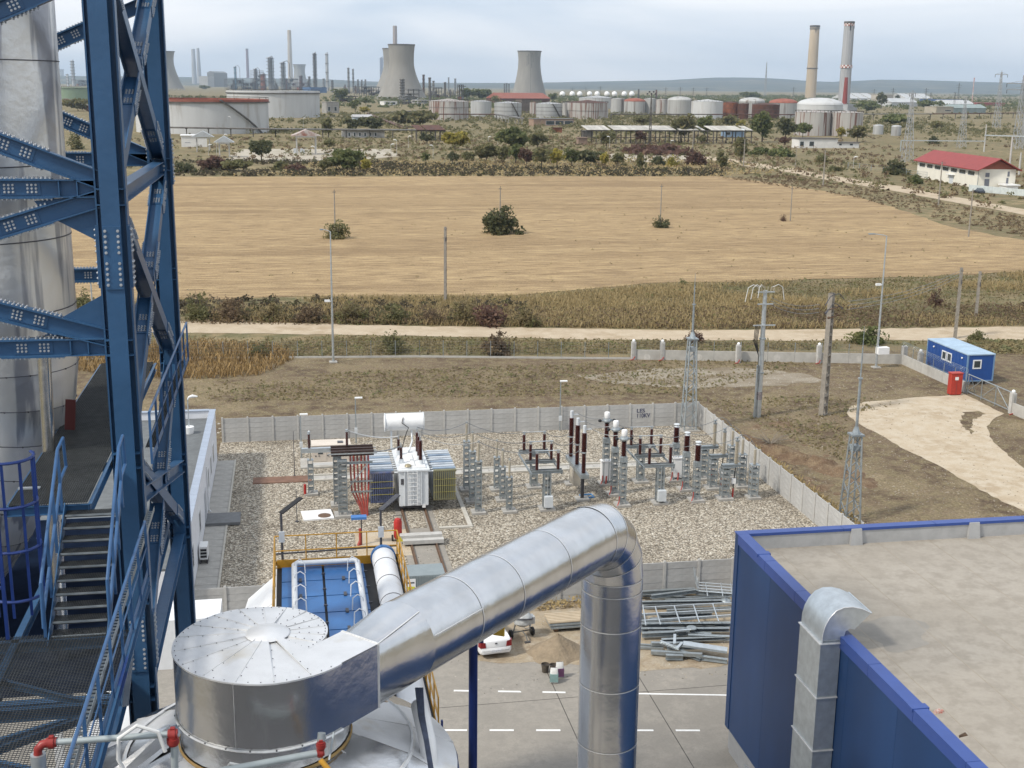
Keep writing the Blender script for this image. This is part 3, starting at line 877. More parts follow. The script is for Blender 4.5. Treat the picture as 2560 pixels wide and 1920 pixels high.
# ------------------------------------------------------------------ power transformer
TX = 7.6
tf = G(1035, 1266, 0.45)
t = thing("power_transformer", "large pale grey power transformer with radiator banks and brown bushings on rails", "transformer", (TX, tf.y, 0.05))
TZ = GY(1035, 1178, tf.y).z
TL, TW = 5.2, 1.95
txm = M("transformer_grey", (0.66, 0.69, 0.71), 0.4, 0, 0.04, 3)
part("tank", MB().bb(-TW / 2, 0, 0.45, TW / 2, TL, TZ).bb(-TW / 2 - 0.1, -0.1, TZ - 0.05, TW / 2 + 0.1, TL + 0.1, TZ + 0.06), txm, t)
part("lid", MB().bb(-TW / 2 + 0.15, 0.2, TZ + 0.06, TW / 2 - 0.15, TL - 0.2, TZ + 0.16).bb(-0.12, 0.5, TZ + 0.16, 0.12, 3.2, TZ + 0.26), white_clean, t)
for s in (-0.62, -0.05, 0.5):
  part("stiffener", MB().bb(s - 0.03, -0.09, 0.5, s + 0.03, -0.001, TZ - 0.08), txm, t)
part("ladder", MB().bb(-0.42, -0.14, 0.5, -0.38, -0.095, TZ).bb(0.2, -0.14, 0.5, 0.24, -0.095, TZ), white_clean, t)
m = MB()
for k in range(8):
  z = 0.6 + (TZ - 0.8) * k / 7
  m.bb(-0.38, -0.135, z, 0.2, -0.105, z + 0.03)
part("ladder_rungs", m, white_clean, t)
part("rating_plate", MB().bb(-0.86, -0.03, TZ - 0.95, -0.66, -0.002, TZ - 0.55), dark, t)
part("underframe", MB().bb(-0.9, 0.1, 0.28, -0.7, TL - 0.1, 0.45).bb(0.7, 0.1, 0.28, 0.9, TL - 0.1, 0.45).bb(-0.9, 0.3, 0.2, 0.9, 0.6, 0.28).bb(-0.9, TL - 0.6, 0.2, 0.9, TL - 0.3, 0.28), dark, t)
for sx in (-0.79, 0.79):
  for yy in (0.6, TL - 0.6):
    part("wheel", lambda: MB().cyl((-0.06, 0, 0), (0.06, 0, 0), 0.2, None, 14), dark, t, (sx, yy, 0.3), key=("twheel",))
fin = M("radiator_fin", (0.60, 0.64, 0.68), 0.34, 0.35, 0.04, 3)
fin_y = M("radiator_edge", (0.45, 0.40, 0.12), 0.4, 0.3, 0.1, 3)
fin_n = M("radiator_navy", (0.09, 0.11, 0.20), 0.3, 0.3, 0.3, 1.2, c3=(0.30, 0.22, 0.08), scale3=0.8, cut3=(0.55, 0.75))
fin_o = M("radiator_olive", (0.22, 0.21, 0.125), 0.3, 0.3, 0.15, 1.2)
fin_b = M("radiator_blue", (0.30, 0.38, 0.48), 0.3, 0.3, 0.1, 2)
RZ0, RZ1 = 0.75, TZ - 0.15
RWD = 1.55
for sx in (-1, 1):
  for k in range(10):
    yy = 0.15 + k * 0.5
    rmat = (fin_n if sx < 0 else fin_o) if k == 0 else (fin_b if k % 3 == 1 else fin)
    part("radiator", lambda: (lambda mm: [mm.bb(-RWD / 2 + i * 0.14, -0.13, RZ0, -RWD / 2 + i * 0.14 + 0.085, 0.13, RZ1) for i in range(11)] and
       mm.cyl((-RWD / 2, 0, RZ1 + 0.02), (RWD / 2, 0, RZ1 + 0.02), 0.10, None, 10).cyl((-RWD / 2, 0, RZ0 + 0.05), (RWD / 2, 0, RZ0 + 0.05), 0.09, None, 10))(MB()), rmat, t, (sx * (TW / 2 + 0.35 + RWD / 2), yy, 0), key=("radiator", rmat.name))
    part("valve_pipe", lambda: MB().cyl((-0.2, 0, 0), (0.2, 0, 0), 0.055, None, 8), txm, t, (sx * (TW / 2 + 0.19), yy, RZ1 + 0.02), key=("vpipe",))
  for z in (0.28, 0.5, 0.72):
    part("brace_strip", MB().bb(sx * (TW / 2 + 0.35 + RWD / 2) - RWD / 2, 0.0 - 0.004, RZ0 + (RZ1 - RZ0) * z, sx * (TW / 2 + 0.35 + RWD / 2) + RWD / 2, 0.014, RZ0 + (RZ1 - RZ0) * z + 0.03), fin_y, t)
# conservator
cy = tf.y + 4.9
cc = GY(1010, 1056, cy) - V(TX, tf.y, 0)
part("conservator", MB().lathe([(0.02, -1.42), (0.5, -1.38), (0.6, -1.3), (0.6, 1.3), (0.5, 1.38), (0.02, 1.42)], 22), white_clean, t, tuple(cc)).rotation_euler = (0, math.pi / 2, 0)
for s in (-0.9, 0.9):
  part("conservator_support", MB().bb(cc.x + s - 0.06, cc.y - 0.12, TZ + 0.06, cc.x + s + 0.06, cc.y + 0.12, cc.z - 0.5), txm, t)
  part("end_flange", MB().cyl((cc.x + s * 1.47, cc.y, cc.z), (cc.x + s * 1.52, cc.y, cc.z), 0.66, None, 22), txm, t)
part("hose", MB().tube([(cc.x - 0.1, cc.y - 0.5, cc.z + 0.45), (cc.x - 0.2, cc.y - 0.68, cc.z + 0.1), (cc.x + 0.25, cc.y - 0.72, cc.z - 0.25), (cc.x + 0.1, cc.y - 0.7, cc.z - 0.6), (cc.x - 0.3, cc.y - 0.9, TZ + 0.2)], 0.03, 6), black, t)
part("pipe", MB().tube([(cc.x + 0.5, cc.y - 0.2, cc.z - 0.5), (cc.x + 0.5, cc.y - 0.6, TZ + 0.8), (cc.x + 0.2, cc.y - 1.2, TZ + 0.2)], 0.06, 8), txm, t)
def bushing(x, y, hh, r, lean=0.0):
  b = part("bushing_foot", lambda: MB().cyl((0, 0, 0), (0, 0, 0.3), 0.2, 0.16, 12), txm, t, (x, y, TZ + 0.16), key=("bfoot",))
  b = part("bushing", lambda: shedded(hh, r), brown_ins, t, (x, y, TZ + 0.46), key=("bush", hh))
  part("terminal", lambda: MB().cyl((0, 0, 0), (0, 0, 0.28), 0.05, None, 8), galv_lt, t, (x, y, TZ + 0.46 + hh), key=("bterm",))
for yy in (0.9, 1.9, 2.9):
  bushing(0.55, yy, 1.35, 0.15)
for yy in (1.3, 3.3):
  bushing(-0.72, yy, 0.8, 0.12)
part("valve_wheel", MB().lathe([(0.18, 0), (0.24, 0.08), (0.18, 0.16), (0.08, 0.2)], 12), M("brass_valve", (0.35, 0.3, 0.2), 0.4, 0.4, 0.1, 4), t, (-0.35, 0.35, TZ + 0.16))
part("warning_plate", MB().bb(0.55, -0.06, 0.3, 0.78, -0.03, 0.55), white_clean, t)
wire(V(TX + 0.55, tf.y + 1.0, TZ + 2.2), WIRE_A[2], 0.4, "nearest drooping wire from the transformer bushings to the post insulators")
wire(V(TX + 0.55, tf.y + 2.0, TZ + 2.2), WIRE_A[1], 0.4, "middle drooping wire from the transformer bushings to the post insulators")
wire(V(TX + 0.55, tf.y + 3.0, TZ + 2.2), WIRE_A[0], 0.4, "farthest drooping wire from the transformer bushings to the post insulators")
# rails, plinths and kerbs
rust = M("rusty_rail", (0.16, 0.10, 0.065), 0.7, 0.3, 0.2, 4)
t = thing("rail_track", "rusty rail pair in concrete leading out from under the power transformer", "track", (TX, 64, 0))
part("bed", MB().bb(-1.25, 0, 0.03, 1.25, 16.5, 0.055), m_yard, t)
part("bed_gravel", MB().bb(-0.55, 11.7, 0.055, 0.55, 15.6, 0.075), m_gravel, t)
for s in (-0.775, 0.775):
  part("rail", MB().bb(s - 0.09, 0, 0.05, s + 0.09, 22, 0.075).bb(s - 0.02, 0, 0.075, s + 0.02, 22, 0.15).bb(s - 0.045, 0, 0.15, s + 0.045, 22, 0.19), rust, t)
q = G(*ZT(1790, 1235))
t = thing("concrete_beam_stack", "two pale concrete beams laid across the rails", "beams", (TX, q.y, 0.19))
part("beam", MB().bb(-1.3, -0.55, 0.0, 1.25, -0.1, 0.25), post_c, t)
part("beam", MB().bb(-1.45, -0.08, 0.0, 1.2, 0.42, 0.42), post_c, t)
m_kerb = M("pale_kerb", (0.48, 0.455, 0.40), 0.85, 0, 0.1, 3, 0.1, 15)
ka, kb, kc = G(*ZA(110, 1010)), G(*ZA(365, 1620)), G(*ZT(1905, 1110))
kx, ky = (ka.x + kb.x) / 2, kb.y
setting("kerb", MB().bb(kx - 0.14, ky, 0.0, kx + 0.14, 86.3, 0.14), m_kerb)
setting("kerb", MB().bb(TX + 1.3, ky - 0.26, 0.0, kx + 0.14, ky - 0.002, 0.13), m_kerb)
ty = G(*ZA(900, 945)).y
duct = setting("cable_trench", MB().bb(1.0, ty - 0.62, 0.0, 27, ty - 0.42, 0.14).bb(1.0, ty + 0.42, 0.0, 27, ty + 0.62, 0.2), m_kerb)
for k in range(26):
  part("trench_cover", lambda: MB().bb(0.01, -0.41, 0.05, 0.99, 0.41, 0.12), concrete, duct, (1.0 + k, ty, 0), key=("tcover",))
setting("rust_trench_cover", MB().bb(-3.2, ty - 0.7, 0.03, 0.95, ty + 0.7, 0.1), M("rusty_plate", (0.20, 0.115, 0.08), 0.85, 0.1, 0.2, 2))
# walkway of slabs along the control building
wk = setting("walkway", MB().bb(WX0, 63.1, 0.0, WX0 + 1.3, 92.4, 0.05).bb(WX0 + 1.3, 63.1, 0.0, WX0 + 1.42, 92.5, 0.12), m_kerb)
for k in range(24):
  part("slab", lambda: MB().bb(0.02, 0.01, 0.05, 1.28, 1.19, 0.085), concrete, wk, (WX0, 63.2 + k * 1.22, 0), key=("wslab",))
# slabs and pads
q = G(*ZT(955, 1010))
t = thing("manhole_slab", "white concrete slab with a round rusty manhole cover in the gravel", "manhole", (q.x, q.y, 0.03), 0.1)
part("slab", MB().bb(-1.0, -0.9, 0, 1.0, 0.9, 0.1), white_clean, t)
part("cover", MB().cyl((0.42, -0.35, 0.1), (0.42, -0.35, 0.13), 0.42, None, 24), rust, t)
q = G(*ZT(1480, 1240))
setting("concrete_pad", MB().bb(q.x - 1.6, q.y - 2.2, 0.0, q.x + 1.9, q.y + 2.4, 0.06), m_drive)
# generator
q = G(*ZT(1070, 605))
t = thing("generator", "beige soundproofed generator box standing near the far wall", "generator", (q.x, q.y, 0.03))
gcol = M("generator_beige", (0.62, 0.55, 0.47), 0.5, 0, 0.05, 2)
gh = GY(*ZT(1070, 440), q.y).z
part("skid", MB().bb(-2.3, -0.5, 0, 1.6, 1.9, 0.12), concrete, t)
part("casing", MB().bb(-1.42, 0, 0.12, 1.42, 1.5, gh), gcol, t)
part("roof", MB().bb(-1.46, -0.04, gh, 1.46, 1.54, gh + 0.06), gcol, t)
part("door", MB().bb(-1.3, -0.02, 0.4, -0.35, -0.002, gh - 0.1), gcol, t)
part("window", MB().bb(-0.98, -0.035, gh - 0.62, -0.62, -0.022, gh - 0.36), glassm, t)
part("base_rail", MB().bb(-1.43, -0.05, 0.12, 1.43, -0.003, 0.32), white_clean, t)
for dx in (-1.2, -0.3, -0.95):
  part("latch", MB().bb(dx, -0.045, gh * 0.5, dx + 0.1, -0.022, gh * 0.5 + 0.08), dark, t)
part("exhaust_vent", MB().bb(0.5, 0.4, gh + 0.06, 0.9, 0.9, gh + 0.12), dark, t)
# neutral cable stand and bus stand on the left
q = G(*ZT(905, 835))
t = thing("cable_stand", "slim lattice stand with a grey cable end and white loop wire near the generator", "stand", (q.x, q.y, 0.03))
pad(t, 0.95)
hs = GY(*ZT(905, 560), q.y).z - 0.1
part("lattice_stand", lattice(hs, 0.34), galv, t, (0, 0, 0.16))
hi = GY(*ZT(905, 405), q.y).z - hs
part("cable_end", shedded(hi, 0.08), beige_ins, t, (0, 0, hs + 0.18))
part("extinguisher_box", MB().cyl((-0.42, -0.3, 0.1), (-0.42, -0.3, 0.85), 0.09, None, 8), red, t)
q2 = G(*ZT(1165, 1010))
tb = thing("bus_support", "lattice stand with dark busbar boards and red cables in front of the generator", "stand", (q2.x, q2.y, 0.03))
pad(tb, 1.15)
bh = GY(*ZT(1230, 505), q2.y + 0.4).z
part("lattice_stand", lattice(bh - 0.5, 0.55), galv, tb, (0, 0, 0.16))
part("back_stand", lattice(bh - 0.4, 0.5), galv, tb, (-0.25, 2.2, 0.16))
pad(tb, 1.0, 0.14, (-0.25, 2.2, 0))
for k in range(3):
  yy = 0.05 + k * 0.62
  part("busbar_board", MB().bb(-0.7, yy, bh - 0.05, 2.1, yy + 0.16, bh + 0.3), M("busbar_brown", (0.05, 0.03, 0.025), 0.5, 0, 0.2, 4), tb)
  part("busbar", MB().bb(-0.9, yy - 0.06, bh + 0.08, 2.3, yy - 0.01, bh + 0.16), galv_lt, tb)
part("top_beam", MB().channel((-0.3, 0.0, bh - 0.5), (2.0, 0.0, bh - 0.5), 0.16, 0.08).channel((-0.3, 1.5, bh - 0.4), (2.0, 1.5, bh - 0.4), 0.16, 0.08), galv, tb)
part("strut", MB().bar((0.3, -0.1, bh * 0.45), (1.7, -0.1, bh - 0.55), 0.08, 0.06), galv, tb)
for k in range(6):
  x0 = 0.55 + 0.24 * k
  part("red_cable", MB().tube([(x0, 0.25 + (k % 3) * 0.3, bh), (x0, 0.2, bh * 0.75), (x0 * 0.92 + 0.1, 0.1, bh * 0.4), (1.1 + 0.1 * k, -0.05, 0.6), (1.25 + 0.07 * k, -0.15, 0)], 0.06, 8), redpipe if k % 2 else M("red_cable_b", (0.33, 0.10, 0.08), 0.55, 0, 0.2, 4), tb)
part("cable_clamp", MB().bb(0.5, 0.0, bh * 0.55, 2.0, 0.08, bh * 0.55 + 0.1).bb(0.55, -0.02, bh * 0.38, 1.95, 0.06, bh * 0.38 + 0.1), galv, tb)
part("side_arm", MB().bb(-2.6, 0.9, bh + 0.0, -0.7, 1.2, bh + 0.3), galv_lt, tb)
for dx, dy in ((-2.1, 1.05), (0.4, 1.3)):
  part("insulator", lambda: shedded(0.95, 0.11), brown_ins, tb, (dx, dy, bh + 0.32), key=("busins",))
  part("cap", lambda: MB().cyl((0, 0, 0), (0, 0, 0.16), 0.1, None, 10), galv_lt, tb, (dx, dy, bh + 1.27), key=("buscap",))
b1, b2 = V(q2.x - 2.1, q2.y + 1.05, bh + 1.4), V(q2.x + 0.4, q2.y + 1.3, bh + 1.4)
m_wh = M("white_cable", (0.66, 0.66, 0.64), 0.5, 0, 0.05, 3)
solo("jumper_cable", MB().tube(sag(V(q.x, q.y, hs + hi + 0.1), b1, -0.35), 0.04, 6), m_wh, "white arched cable between the slim stand and the bus support", "cable")
solo("jumper_cable", MB().tube(sag(b2, V(TX - 0.72, tf.y + 3.3, TZ + 1.5), 0.25), 0.045, 6), m_wh, "white drooping cable from the bus support to the transformer", "cable")
solo("jumper_cable", MB().tube(sag(V(q2.x + 2.1, q2.y + 0.3, bh + 0.15), V(TX - 0.72, tf.y + 1.3, TZ + 1.4), 0.1), 0.04, 6), cable_g, "grey wires from the busbar boards to the transformer bushing", "cable")
# small posts in the yard
def yard_lamp(zf, b, top, label):
  q = G(*zf(*b))
  hh = GY(*zf(*top), q.y).z
  t = thing("yard_lamp", label, "lamp post", (q.x, q.y, 0.03), 0, "lamp posts of the gravel yard")
  part("pole", MB().cyl((0, 0, 0), (0, 0, hh), 0.06, 0.04, 8), galv, t)
  part("lamp_head", MB().bb(-0.05, -0.12, hh, 0.55, 0.12, hh + 0.09), white_clean, t)
  part("junction_box", MB().bb(-0.12, -0.17, 0.9, 0.12, -0.05, 1.3), lgrey, t)
yard_lamp(ZT, (826, 540), (820, 190), "short lamp post before the far wall, left of the generator")
yard_lamp(ZT, (1270, 420), (1265, 55), "tall lamp post before the far wall, behind the busbar boards")
yard_lamp(ZA, (1440, 470), (1448, -120), "lamp post before the far wall between the switchgear frames")
yard_lamp(ZR, (1075, 1478), (1015, 1395), "grey floodlight on a short post beside the right wall")
for (b, tp, lab) in (((770, 690), (735, 320), "thin dark earthing rod beside the far end of the slab walkway"), ((790, 1060), (780, 790), "thin dark earthing rod beside the manhole slab")):
  q = G(*ZT(*b))
  solo("earthing_rod", MB().cyl((0, 0, 0), (0, 0, GY(*ZT(*tp), q.y).z), 0.03, 0.02, 6).cyl((0, 0, 0), (0, 0, 0.1), 0.12, None, 6), dark, lab, "rod", tuple(q), group="earthing rods")
q = G(*ZT(1305, 1250))
t = thing("cable_riser", "red cable riser pipe under a small blue hood beside the rails", "riser", (q.x, q.y, 0.05))
hh = GY(*ZT(1300, 1035), q.y).z
part("pipe", MB().cyl((0, 0, 0), (0, 0, hh * 0.62), 0.09, None, 8).cyl((-0.15, -0.1, 0), (0, 0, 0.3), 0.09, None, 8), redpipe, t)
part("post", MB().cyl((0.08, 0, 0), (0.08, 0, hh), 0.04, None, 6), dark, t)
part("hood", MB().bb(-0.55, -0.25, hh, 0.4, 0.25, hh + 0.16), M("hood_blue", (0.06, 0.18, 0.45), 0.45, 0, 0.1, 3), t)
q = G(*ZT(1610, 1215))
t = thing("fire_extinguisher", "red wheeled fire extinguisher standing beside the rails", "extinguisher", (q.x, q.y, 0.06))
part("cylinder", MB().lathe([(0.2, 0.15), (0.26, 0.25), (0.26, 1.25), (0.18, 1.45), (0.06, 1.5)], 14), red, t)
part("handle", MB().tube([(-0.2, 0.1, 1.2), (-0.25, 0.2, 1.6), (0.25, 0.2, 1.6), (0.2, 0.1, 1.2)], 0.03, 6), dark, t)
for s in (-1, 1):
  part("wheel", lambda: MB().cyl((-0.05, 0, 0), (0.05, 0, 0), 0.2, None, 14), black, t, (s * 0.34, 0, 0.2), key=("extw",))
q = G(*ZT(1628, 1330))
t = thing("marker_sign", "small yellow triangular warning sign on a thin post beside the rails", "sign", (q.x, q.y, 0.06))
part("post", MB().cyl((0, 0, 0), (0, 0, 1.0), 0.025, None, 6), dark, t)
part("plate", MB().extrude([(-0.2, -0.03, 0.85), (0.2, -0.03, 0.85), (0, -0.03, 1.2)], (0, 0.02, 0)), M("sign_yellow", (0.6, 0.5, 0.05), 0.5, 0, 0.05, 3), t)
# ------------------------------------------------------------------ control building on the left
CH = GY(537, 1022, 92.9).z
cbm = M("render_white", (0.70, 0.71, 0.74), 0.8, 0, 0.04, 1.5)
t = thing("control_building", "low white flat-roofed control building behind the blue steel tower", "building", (WX0, 92.9, 0))
BX, BY = -12.0, -30.5
part("wall", MB().bb(BX, BY, 0, 0, 0, CH - 0.75), cbm, t)
capm = M("zinc_coping", (0.42, 0.47, 0.55), 0.45, 0.5, 0.08, 2)
part("parapet", MB().bb(-0.35, BY, CH - 0.75, -0.001, 0, CH - 0.06).bb(BX, -0.35, CH - 0.75, -0.351, 0, CH - 0.06).bb(BX, BY, CH - 0.75, BX + 0.35, -0.351, CH - 0.06), cbm, t)
for k in range(15):
  part("coping", lambda: MB().bb(-0.42, 0.01, CH - 0.06, 0.05, 2.02, CH), capm, t, (0, -0.05 - (k + 1) * 2.03, 0), key=("cop",))
part("coping", MB().bb(BX, -0.42, CH - 0.06, -0.43, 0.05, CH - 0.001), capm, t)
part("roof_sheet", MB().bb(BX + 0.36, BY, CH - 0.748, -0.36, -0.36, CH - 0.62), M("roof_felt", (0.14, 0.15, 0.155), 0.85, 0, 0.15, 1.5), t)
for k in range(16):
  part("fixing", lambda: MB().bb(-0.42, -0.06, 0, -0.36, 0.06, 0.08), dark, t, (0, -1.2 - k * 1.7, CH - 0.35), key=("fixg",))
wf = M("window_frame", (0.74, 0.75, 0.76), 0.5, 0, 0.04, 3)
for k, yy in enumerate((-4.5, -7.5, -10.5, -19.0, -25.0)):
  w = part("window", lambda: MB().bb(0.0, -0.6, 0, 0.03, 0.6, 0.08).bb(0.0, -0.6, 1.42, 0.03, 0.6, 1.5).bb(0, -0.6, 0.08, 0.03, -0.52, 1.42).bb(0, 0.52, 0.08, 0.03, 0.6, 1.42), wf, t, (0.001, yy, 1.1), key=("cwin",))
  part("pane", lambda: MB().bb(0.002, -0.51, 0.09, 0.012, 0.51, 1.41), glassm, w, key=("cpane",))
part("door", MB().bb(0.0, -14.6, 0.05, 0.04, -13.4, 2.2), M("door_grey", (0.42, 0.44, 0.47), 0.5, 0, 0.05, 3), t)
part("door_step", MB().bb(0.01, -15.0, 0.09, 2.2, -13.0, 0.28), M("step_dark", (0.17, 0.175, 0.18), 0.7, 0, 0.1, 3), t)
part("downpipe", MB().tube([(0.08, -12.2, CH - 0.8), (0.08, -12.2, 0.3), (0.2, -12.2, 0.1)], 0.05, 8), wf, t)
q = GY(*zoomed(0, 960, 3.456)(1680, 305), 88) if False else V(WX0 - 1.6, 88.5, CH - 0.62)
tt = thing("roof_lamp", "white curved lamp on a short mast above the control building roof", "lamp", tuple(q))
part("mast", MB().cyl((0, 0, 0), (0, 0, 2.6), 0.05, 0.04, 8), galv_lt, tt)
part("bucket_foot", MB().lathe([(0.3, 0), (0.36, 0.5), (0.3, 0.52), (0.1, 0.5)], 14), white_clean, tt)
part("lamp_head", MB().tube([(0, 0, 2.5), (0.1, 0, 2.68), (0.35, 0, 2.75), (0.7, 0, 2.7)], [0.05, 0.07, 0.12, 0.05], 8), white_clean, tt)
tt = thing("air_conditioner", "white air conditioner unit standing beside the control building wall", "air conditioner", tuple(G(*zoomed(0, 960, 3.456)(1765, 1545)) + V(0, 0, 0.08)))
part("casing", MB().bb(-0.2, -0.45, 0.3, 0.25, 0.5, 1.1), white_clean, tt)
part("fan_grille", MB().bb(-0.16, -0.475, 0.38, 0.2, -0.452, 1.02), black, tt)
m = MB()
for i in range(4):
  m.bb(-0.17, -0.482, 0.38 + i * 0.2, 0.21, -0.474, 0.42 + i * 0.2)
part("grille_bars", m, white_clean, tt)
part("stand", MB().bb(-0.2, -0.4, 0, -0.15, 0.45, 0.3).bb(0.2, -0.4, 0, 0.25, 0.45, 0.3), dark, tt)
# ------------------------------------------------------------------ blue steel tower
TAX, TAY, TBY, TCX = -3.56, 26.4, 36.7, -13.9
tw_ = thing("steel_tower", "tall blue bolted steel frame tower at the left edge of the picture", "tower", (TAX, TAY, 0))
OFF = V(TAX, TAY, 0)
def column_mb(nodes):
  m = MB()
  H_ = 40
  for s in (-1, 1):
    m.bb(s * 0.29 - 0.018, -0.15, 0, s * 0.29 + 0.018, 0.15, H_)
    m.bb(-0.185, s * 0.29 - 0.018, 0, 0.185, s * 0.29 + 0.018, H_)
  m.bb(-0.272, -0.012, 0, 0.272, 0.012, H_)
  m.bb(-0.012, -0.272, 0, 0.012, -0.012, H_)
  m.bb(-0.012, 0.012, 0, 0.012, 0.272, H_)
  for z in nodes:
    for a in (-1, 1):
      for b in (-1, 1):
        m.bb(min(a * 0.013, a * 0.271), min(b * 0.013, b * 0.271), z, max(a * 0.013, a * 0.271), max(b * 0.013, b * 0.271), z + 0.02)
  return m
NODES = [z + d for z in (30.6, 25.55, 22.45, 20.0, 16.9, 14.6) for d in (0, 0.32)]
CP = dict(A=(0, 0), B=(0, TBY - TAY), C=(TCX - TAX, 0), D=(TCX - TAX, TBY - TAY))
for k in "ABCD":
  part("column", lambda: column_mb(NODES), blue, tw_, (*CP[k], 0), key=("twcol",))
  part("foot_plate", lambda: MB().bb(-0.6, -0.6, 0.0, 0.6, 0.6, 0.12), concrete, tw_, (*CP[k], 0.02), key=("twfoot",))
def bolt_rows(m, o, ex, ey, ez, xs, ys, r=0.027, h=0.03):
  """bolt heads on a plate at o, rows along ex/ey, heads along ez"""
  o, ex, ey, ez = V(o), V(ex), V(ey), V(ez)
  for x in xs:
    for y in ys:
      p = o + ex * x + ey * y
      m.cyl(p, p + ez * h * 0.4, r * 1.15, None, 8)
      m.cyl(p + ez * h * 0.4, p + ez * h, r * 0.75, None, 6)
# splices on the two visible columns
def splice(cx, cy, zc, hh=1.28):
  part("splice_plate", lambda: MB().bb(-0.18, -0.343, -hh / 2, 0.18, -0.309, hh / 2), blue, tw_, (cx, cy, zc), key=("spl1",))
  for s in (-1, 1):
    part("splice_plate", lambda: MB().bb(-0.017, -0.15, -hh / 2, 0.017, 0.15, hh / 2), blue, tw_, (cx + s * 0.326, cy, zc), key=("spl2",))
  ys = [-0.55, -0.44, -0.33, -0.22, -0.11, 0.11, 0.22, 0.33, 0.44, 0.55]
  part("bolt_heads", lambda: (lambda m: (bolt_rows(m, (0, -0.343, 0), (1, 0, 0), (0, 0, 1), (0, -1, 0), (-0.125, 0.125), ys), [bolt_rows(m, (s * 0.343, 0, 0), (0, 1, 0), (0, 0, 1), (s, 0, 0), (-0.1, -0.04, 0.04, 0.1), ys) for s in (-1, 1)], m)[-1])(MB()), bolt, tw_, (cx, cy, zc), key=("splb",), kind="stuff")
zsp = GY(290, 640, TAY).z
splice(0, 0, zsp)
splice(0, TBY - TAY, zsp + 1.3)
splice(0, 0, zsp - 8.5)
# framing members with end splice plates and bolts
def member(a, b, h=0.34, w=0.26, name="brace", up=(0, 0, 1), plates=(), face=None):
  a, b = V(a) - OFF, V(b) - OFF
  part(name, MB().ibeam(a, b, h, w, 0.022, up), blue, tw_)
  d, s, u = basis(b - a, up)
  for t0 in plates:
    c = a + d * t0
    pm = MB()
    L = 0.62
    for sg in (1, -1):
      pm.bar(c - d * L, c + d * L, w, 0.018, up, 0, sg * (h / 2 + 0.0095))
      pm.bar(c - d * L * 0.62, c + d * L * 0.62, 0.016, h - 0.1, up, sg * 0.017, 0)
    part("splice_plate", pm, blue, tw_)
    bm = MB()
    seq = [i * 0.085 for i in range(-7, 8) if i]
    for sg in (1, -1):
      bolt_rows(bm, c + u * sg * (h / 2 + 0.0185), d, s, u * sg, seq, (-w * 0.36, w * 0.36), 0.022, 0.035)
      bolt_rows(bm, c + s * sg * 0.025, d, u, s * sg, [-0.3, -0.22, -0.14, 0.14, 0.22, 0.3], (-0.07, 0, 0.07), 0.022, 0.03)
    part("bolt_heads", bm, bolt, tw_, kind="stuff")
def along(f, p, q, x_end=None, ext=None):
  """member axis through two seen points, carried on to x_end"""
  a, b = f(*p), f(*q)
  d = (b - a).normalized()
  if x_end is not None:
    a = b + d * ((x_end - b.x) / d.x)
  return a, b
Ff = lambda x, y: GY(x, y, TAY)
LX = -8.7
for (p, q, xe, hh, pl) in (((0, 357), (243, 447), LX, 0.36, "r"), ((0, 572), (246, 497), LX, 0.36, "r"), ((0, 776), (272, 843), LX, 0.36, "r"), ((0, 28), (90, -10), LX, 0.36, "r")):
  a, b = along(Ff, p, q, xe)
  d = (b - a).normalized()
  e = b + d * ((TAX - 0.1 - b.x) / d.x)
  member(a, e, hh, 0.24, "brace", plates=((Ff(70, 380) - a).length * 0 + (V(-5.35, 26.4, 0).x - a.x) / d.x,))
for z in (25.88, 22.62):
  member((TCX, TAY, z), (TAX - 0.3, TAY, z), 0.36, 0.24, "cross_beam", plates=((-5.3 - TCX),))
  for xx in (-4.55, -4.2):
    part("stiffener", MB().bb(xx - TAX - 0.012, -0.11, z - 0.15, xx - TAX + 0.012, 0.11, z + 0.15), blue, tw_)
# gusset plates
for zc, sg in ((25.75, -1), (22.75, 1)):
  part("gusset_plate", MB().extrude([(-0.3, -0.01, zc), (-1.5, -0.01, zc + sg * 0.12), (-1.3, -0.01, zc + sg * 0.4), (-0.3, -0.01, zc + sg * 0.95)], (0, 0.024, 0)), blue, tw_)
  part("gusset_plate", MB().extrude([(0.01, 0.3, zc), (0.01, 1.3, zc + sg * 0.1), (0.01, 1.1, zc + sg * 0.55), (0.01, 0.3, zc + sg * 0.9)], (0.024, 0, 0)), blue, tw_)
# rear face
for (p, q, h0) in (((145, 104), (211, 75), 0.36), ((163, 301), (231, 330), 0.36)):
  a, b = GY(*p, TBY), GY(*q, TBY)
  d = (b - a).normalized()
  member(a - d * 4, b + d * ((TAX - 0.2 - b.x) / d.x), h0, 0.24, "brace", plates=(4.3,))
for z in (25.85, 22.6):
  member((TCX, TBY, z), (TAX - 0.3, TBY, z), 0.36, 0.24, "cross_beam", plates=(8.4,))
# side face A-B: crosses and rails
zb = [30.7, 25.65, 20.2, 15.0, 10.0]
for i in range(3):
  z1, z0 = zb[i], zb[i + 1]
  a, b = V(TAX, TAY + 0.35, z1 - 0.2), V(TAX, TBY - 0.35, z0 + 0.25)
  L = (b - a).length
  member(a, b, 0.34, 0.34, "brace", (1, 0, 0), plates=(1.5, L - 1.6))
  a2, b2 = V(TAX, TAY + 0.35, z0 + 0.3), V(TAX, TBY - 0.35, z1 - 0.2)
  mid = (a2 + b2) / 2
  d = (b2 - a2).normalized()
  member(a2, mid - d * 0.34, 0.34, 0.34, "brace", (1, 0, 0), plates=(L / 2 - 1.4,))
  member(mid + d * 0.34, b2, 0.34, 0.34, "brace", (1, 0, 0), plates=(0.9, L / 2 - 1.5))
for z in (30.7, 25.65, 14.6):
  member((TAX, TAY + 0.3, z), (TAX, TBY - 0.3, z), 0.36, 0.3, "cross_beam")
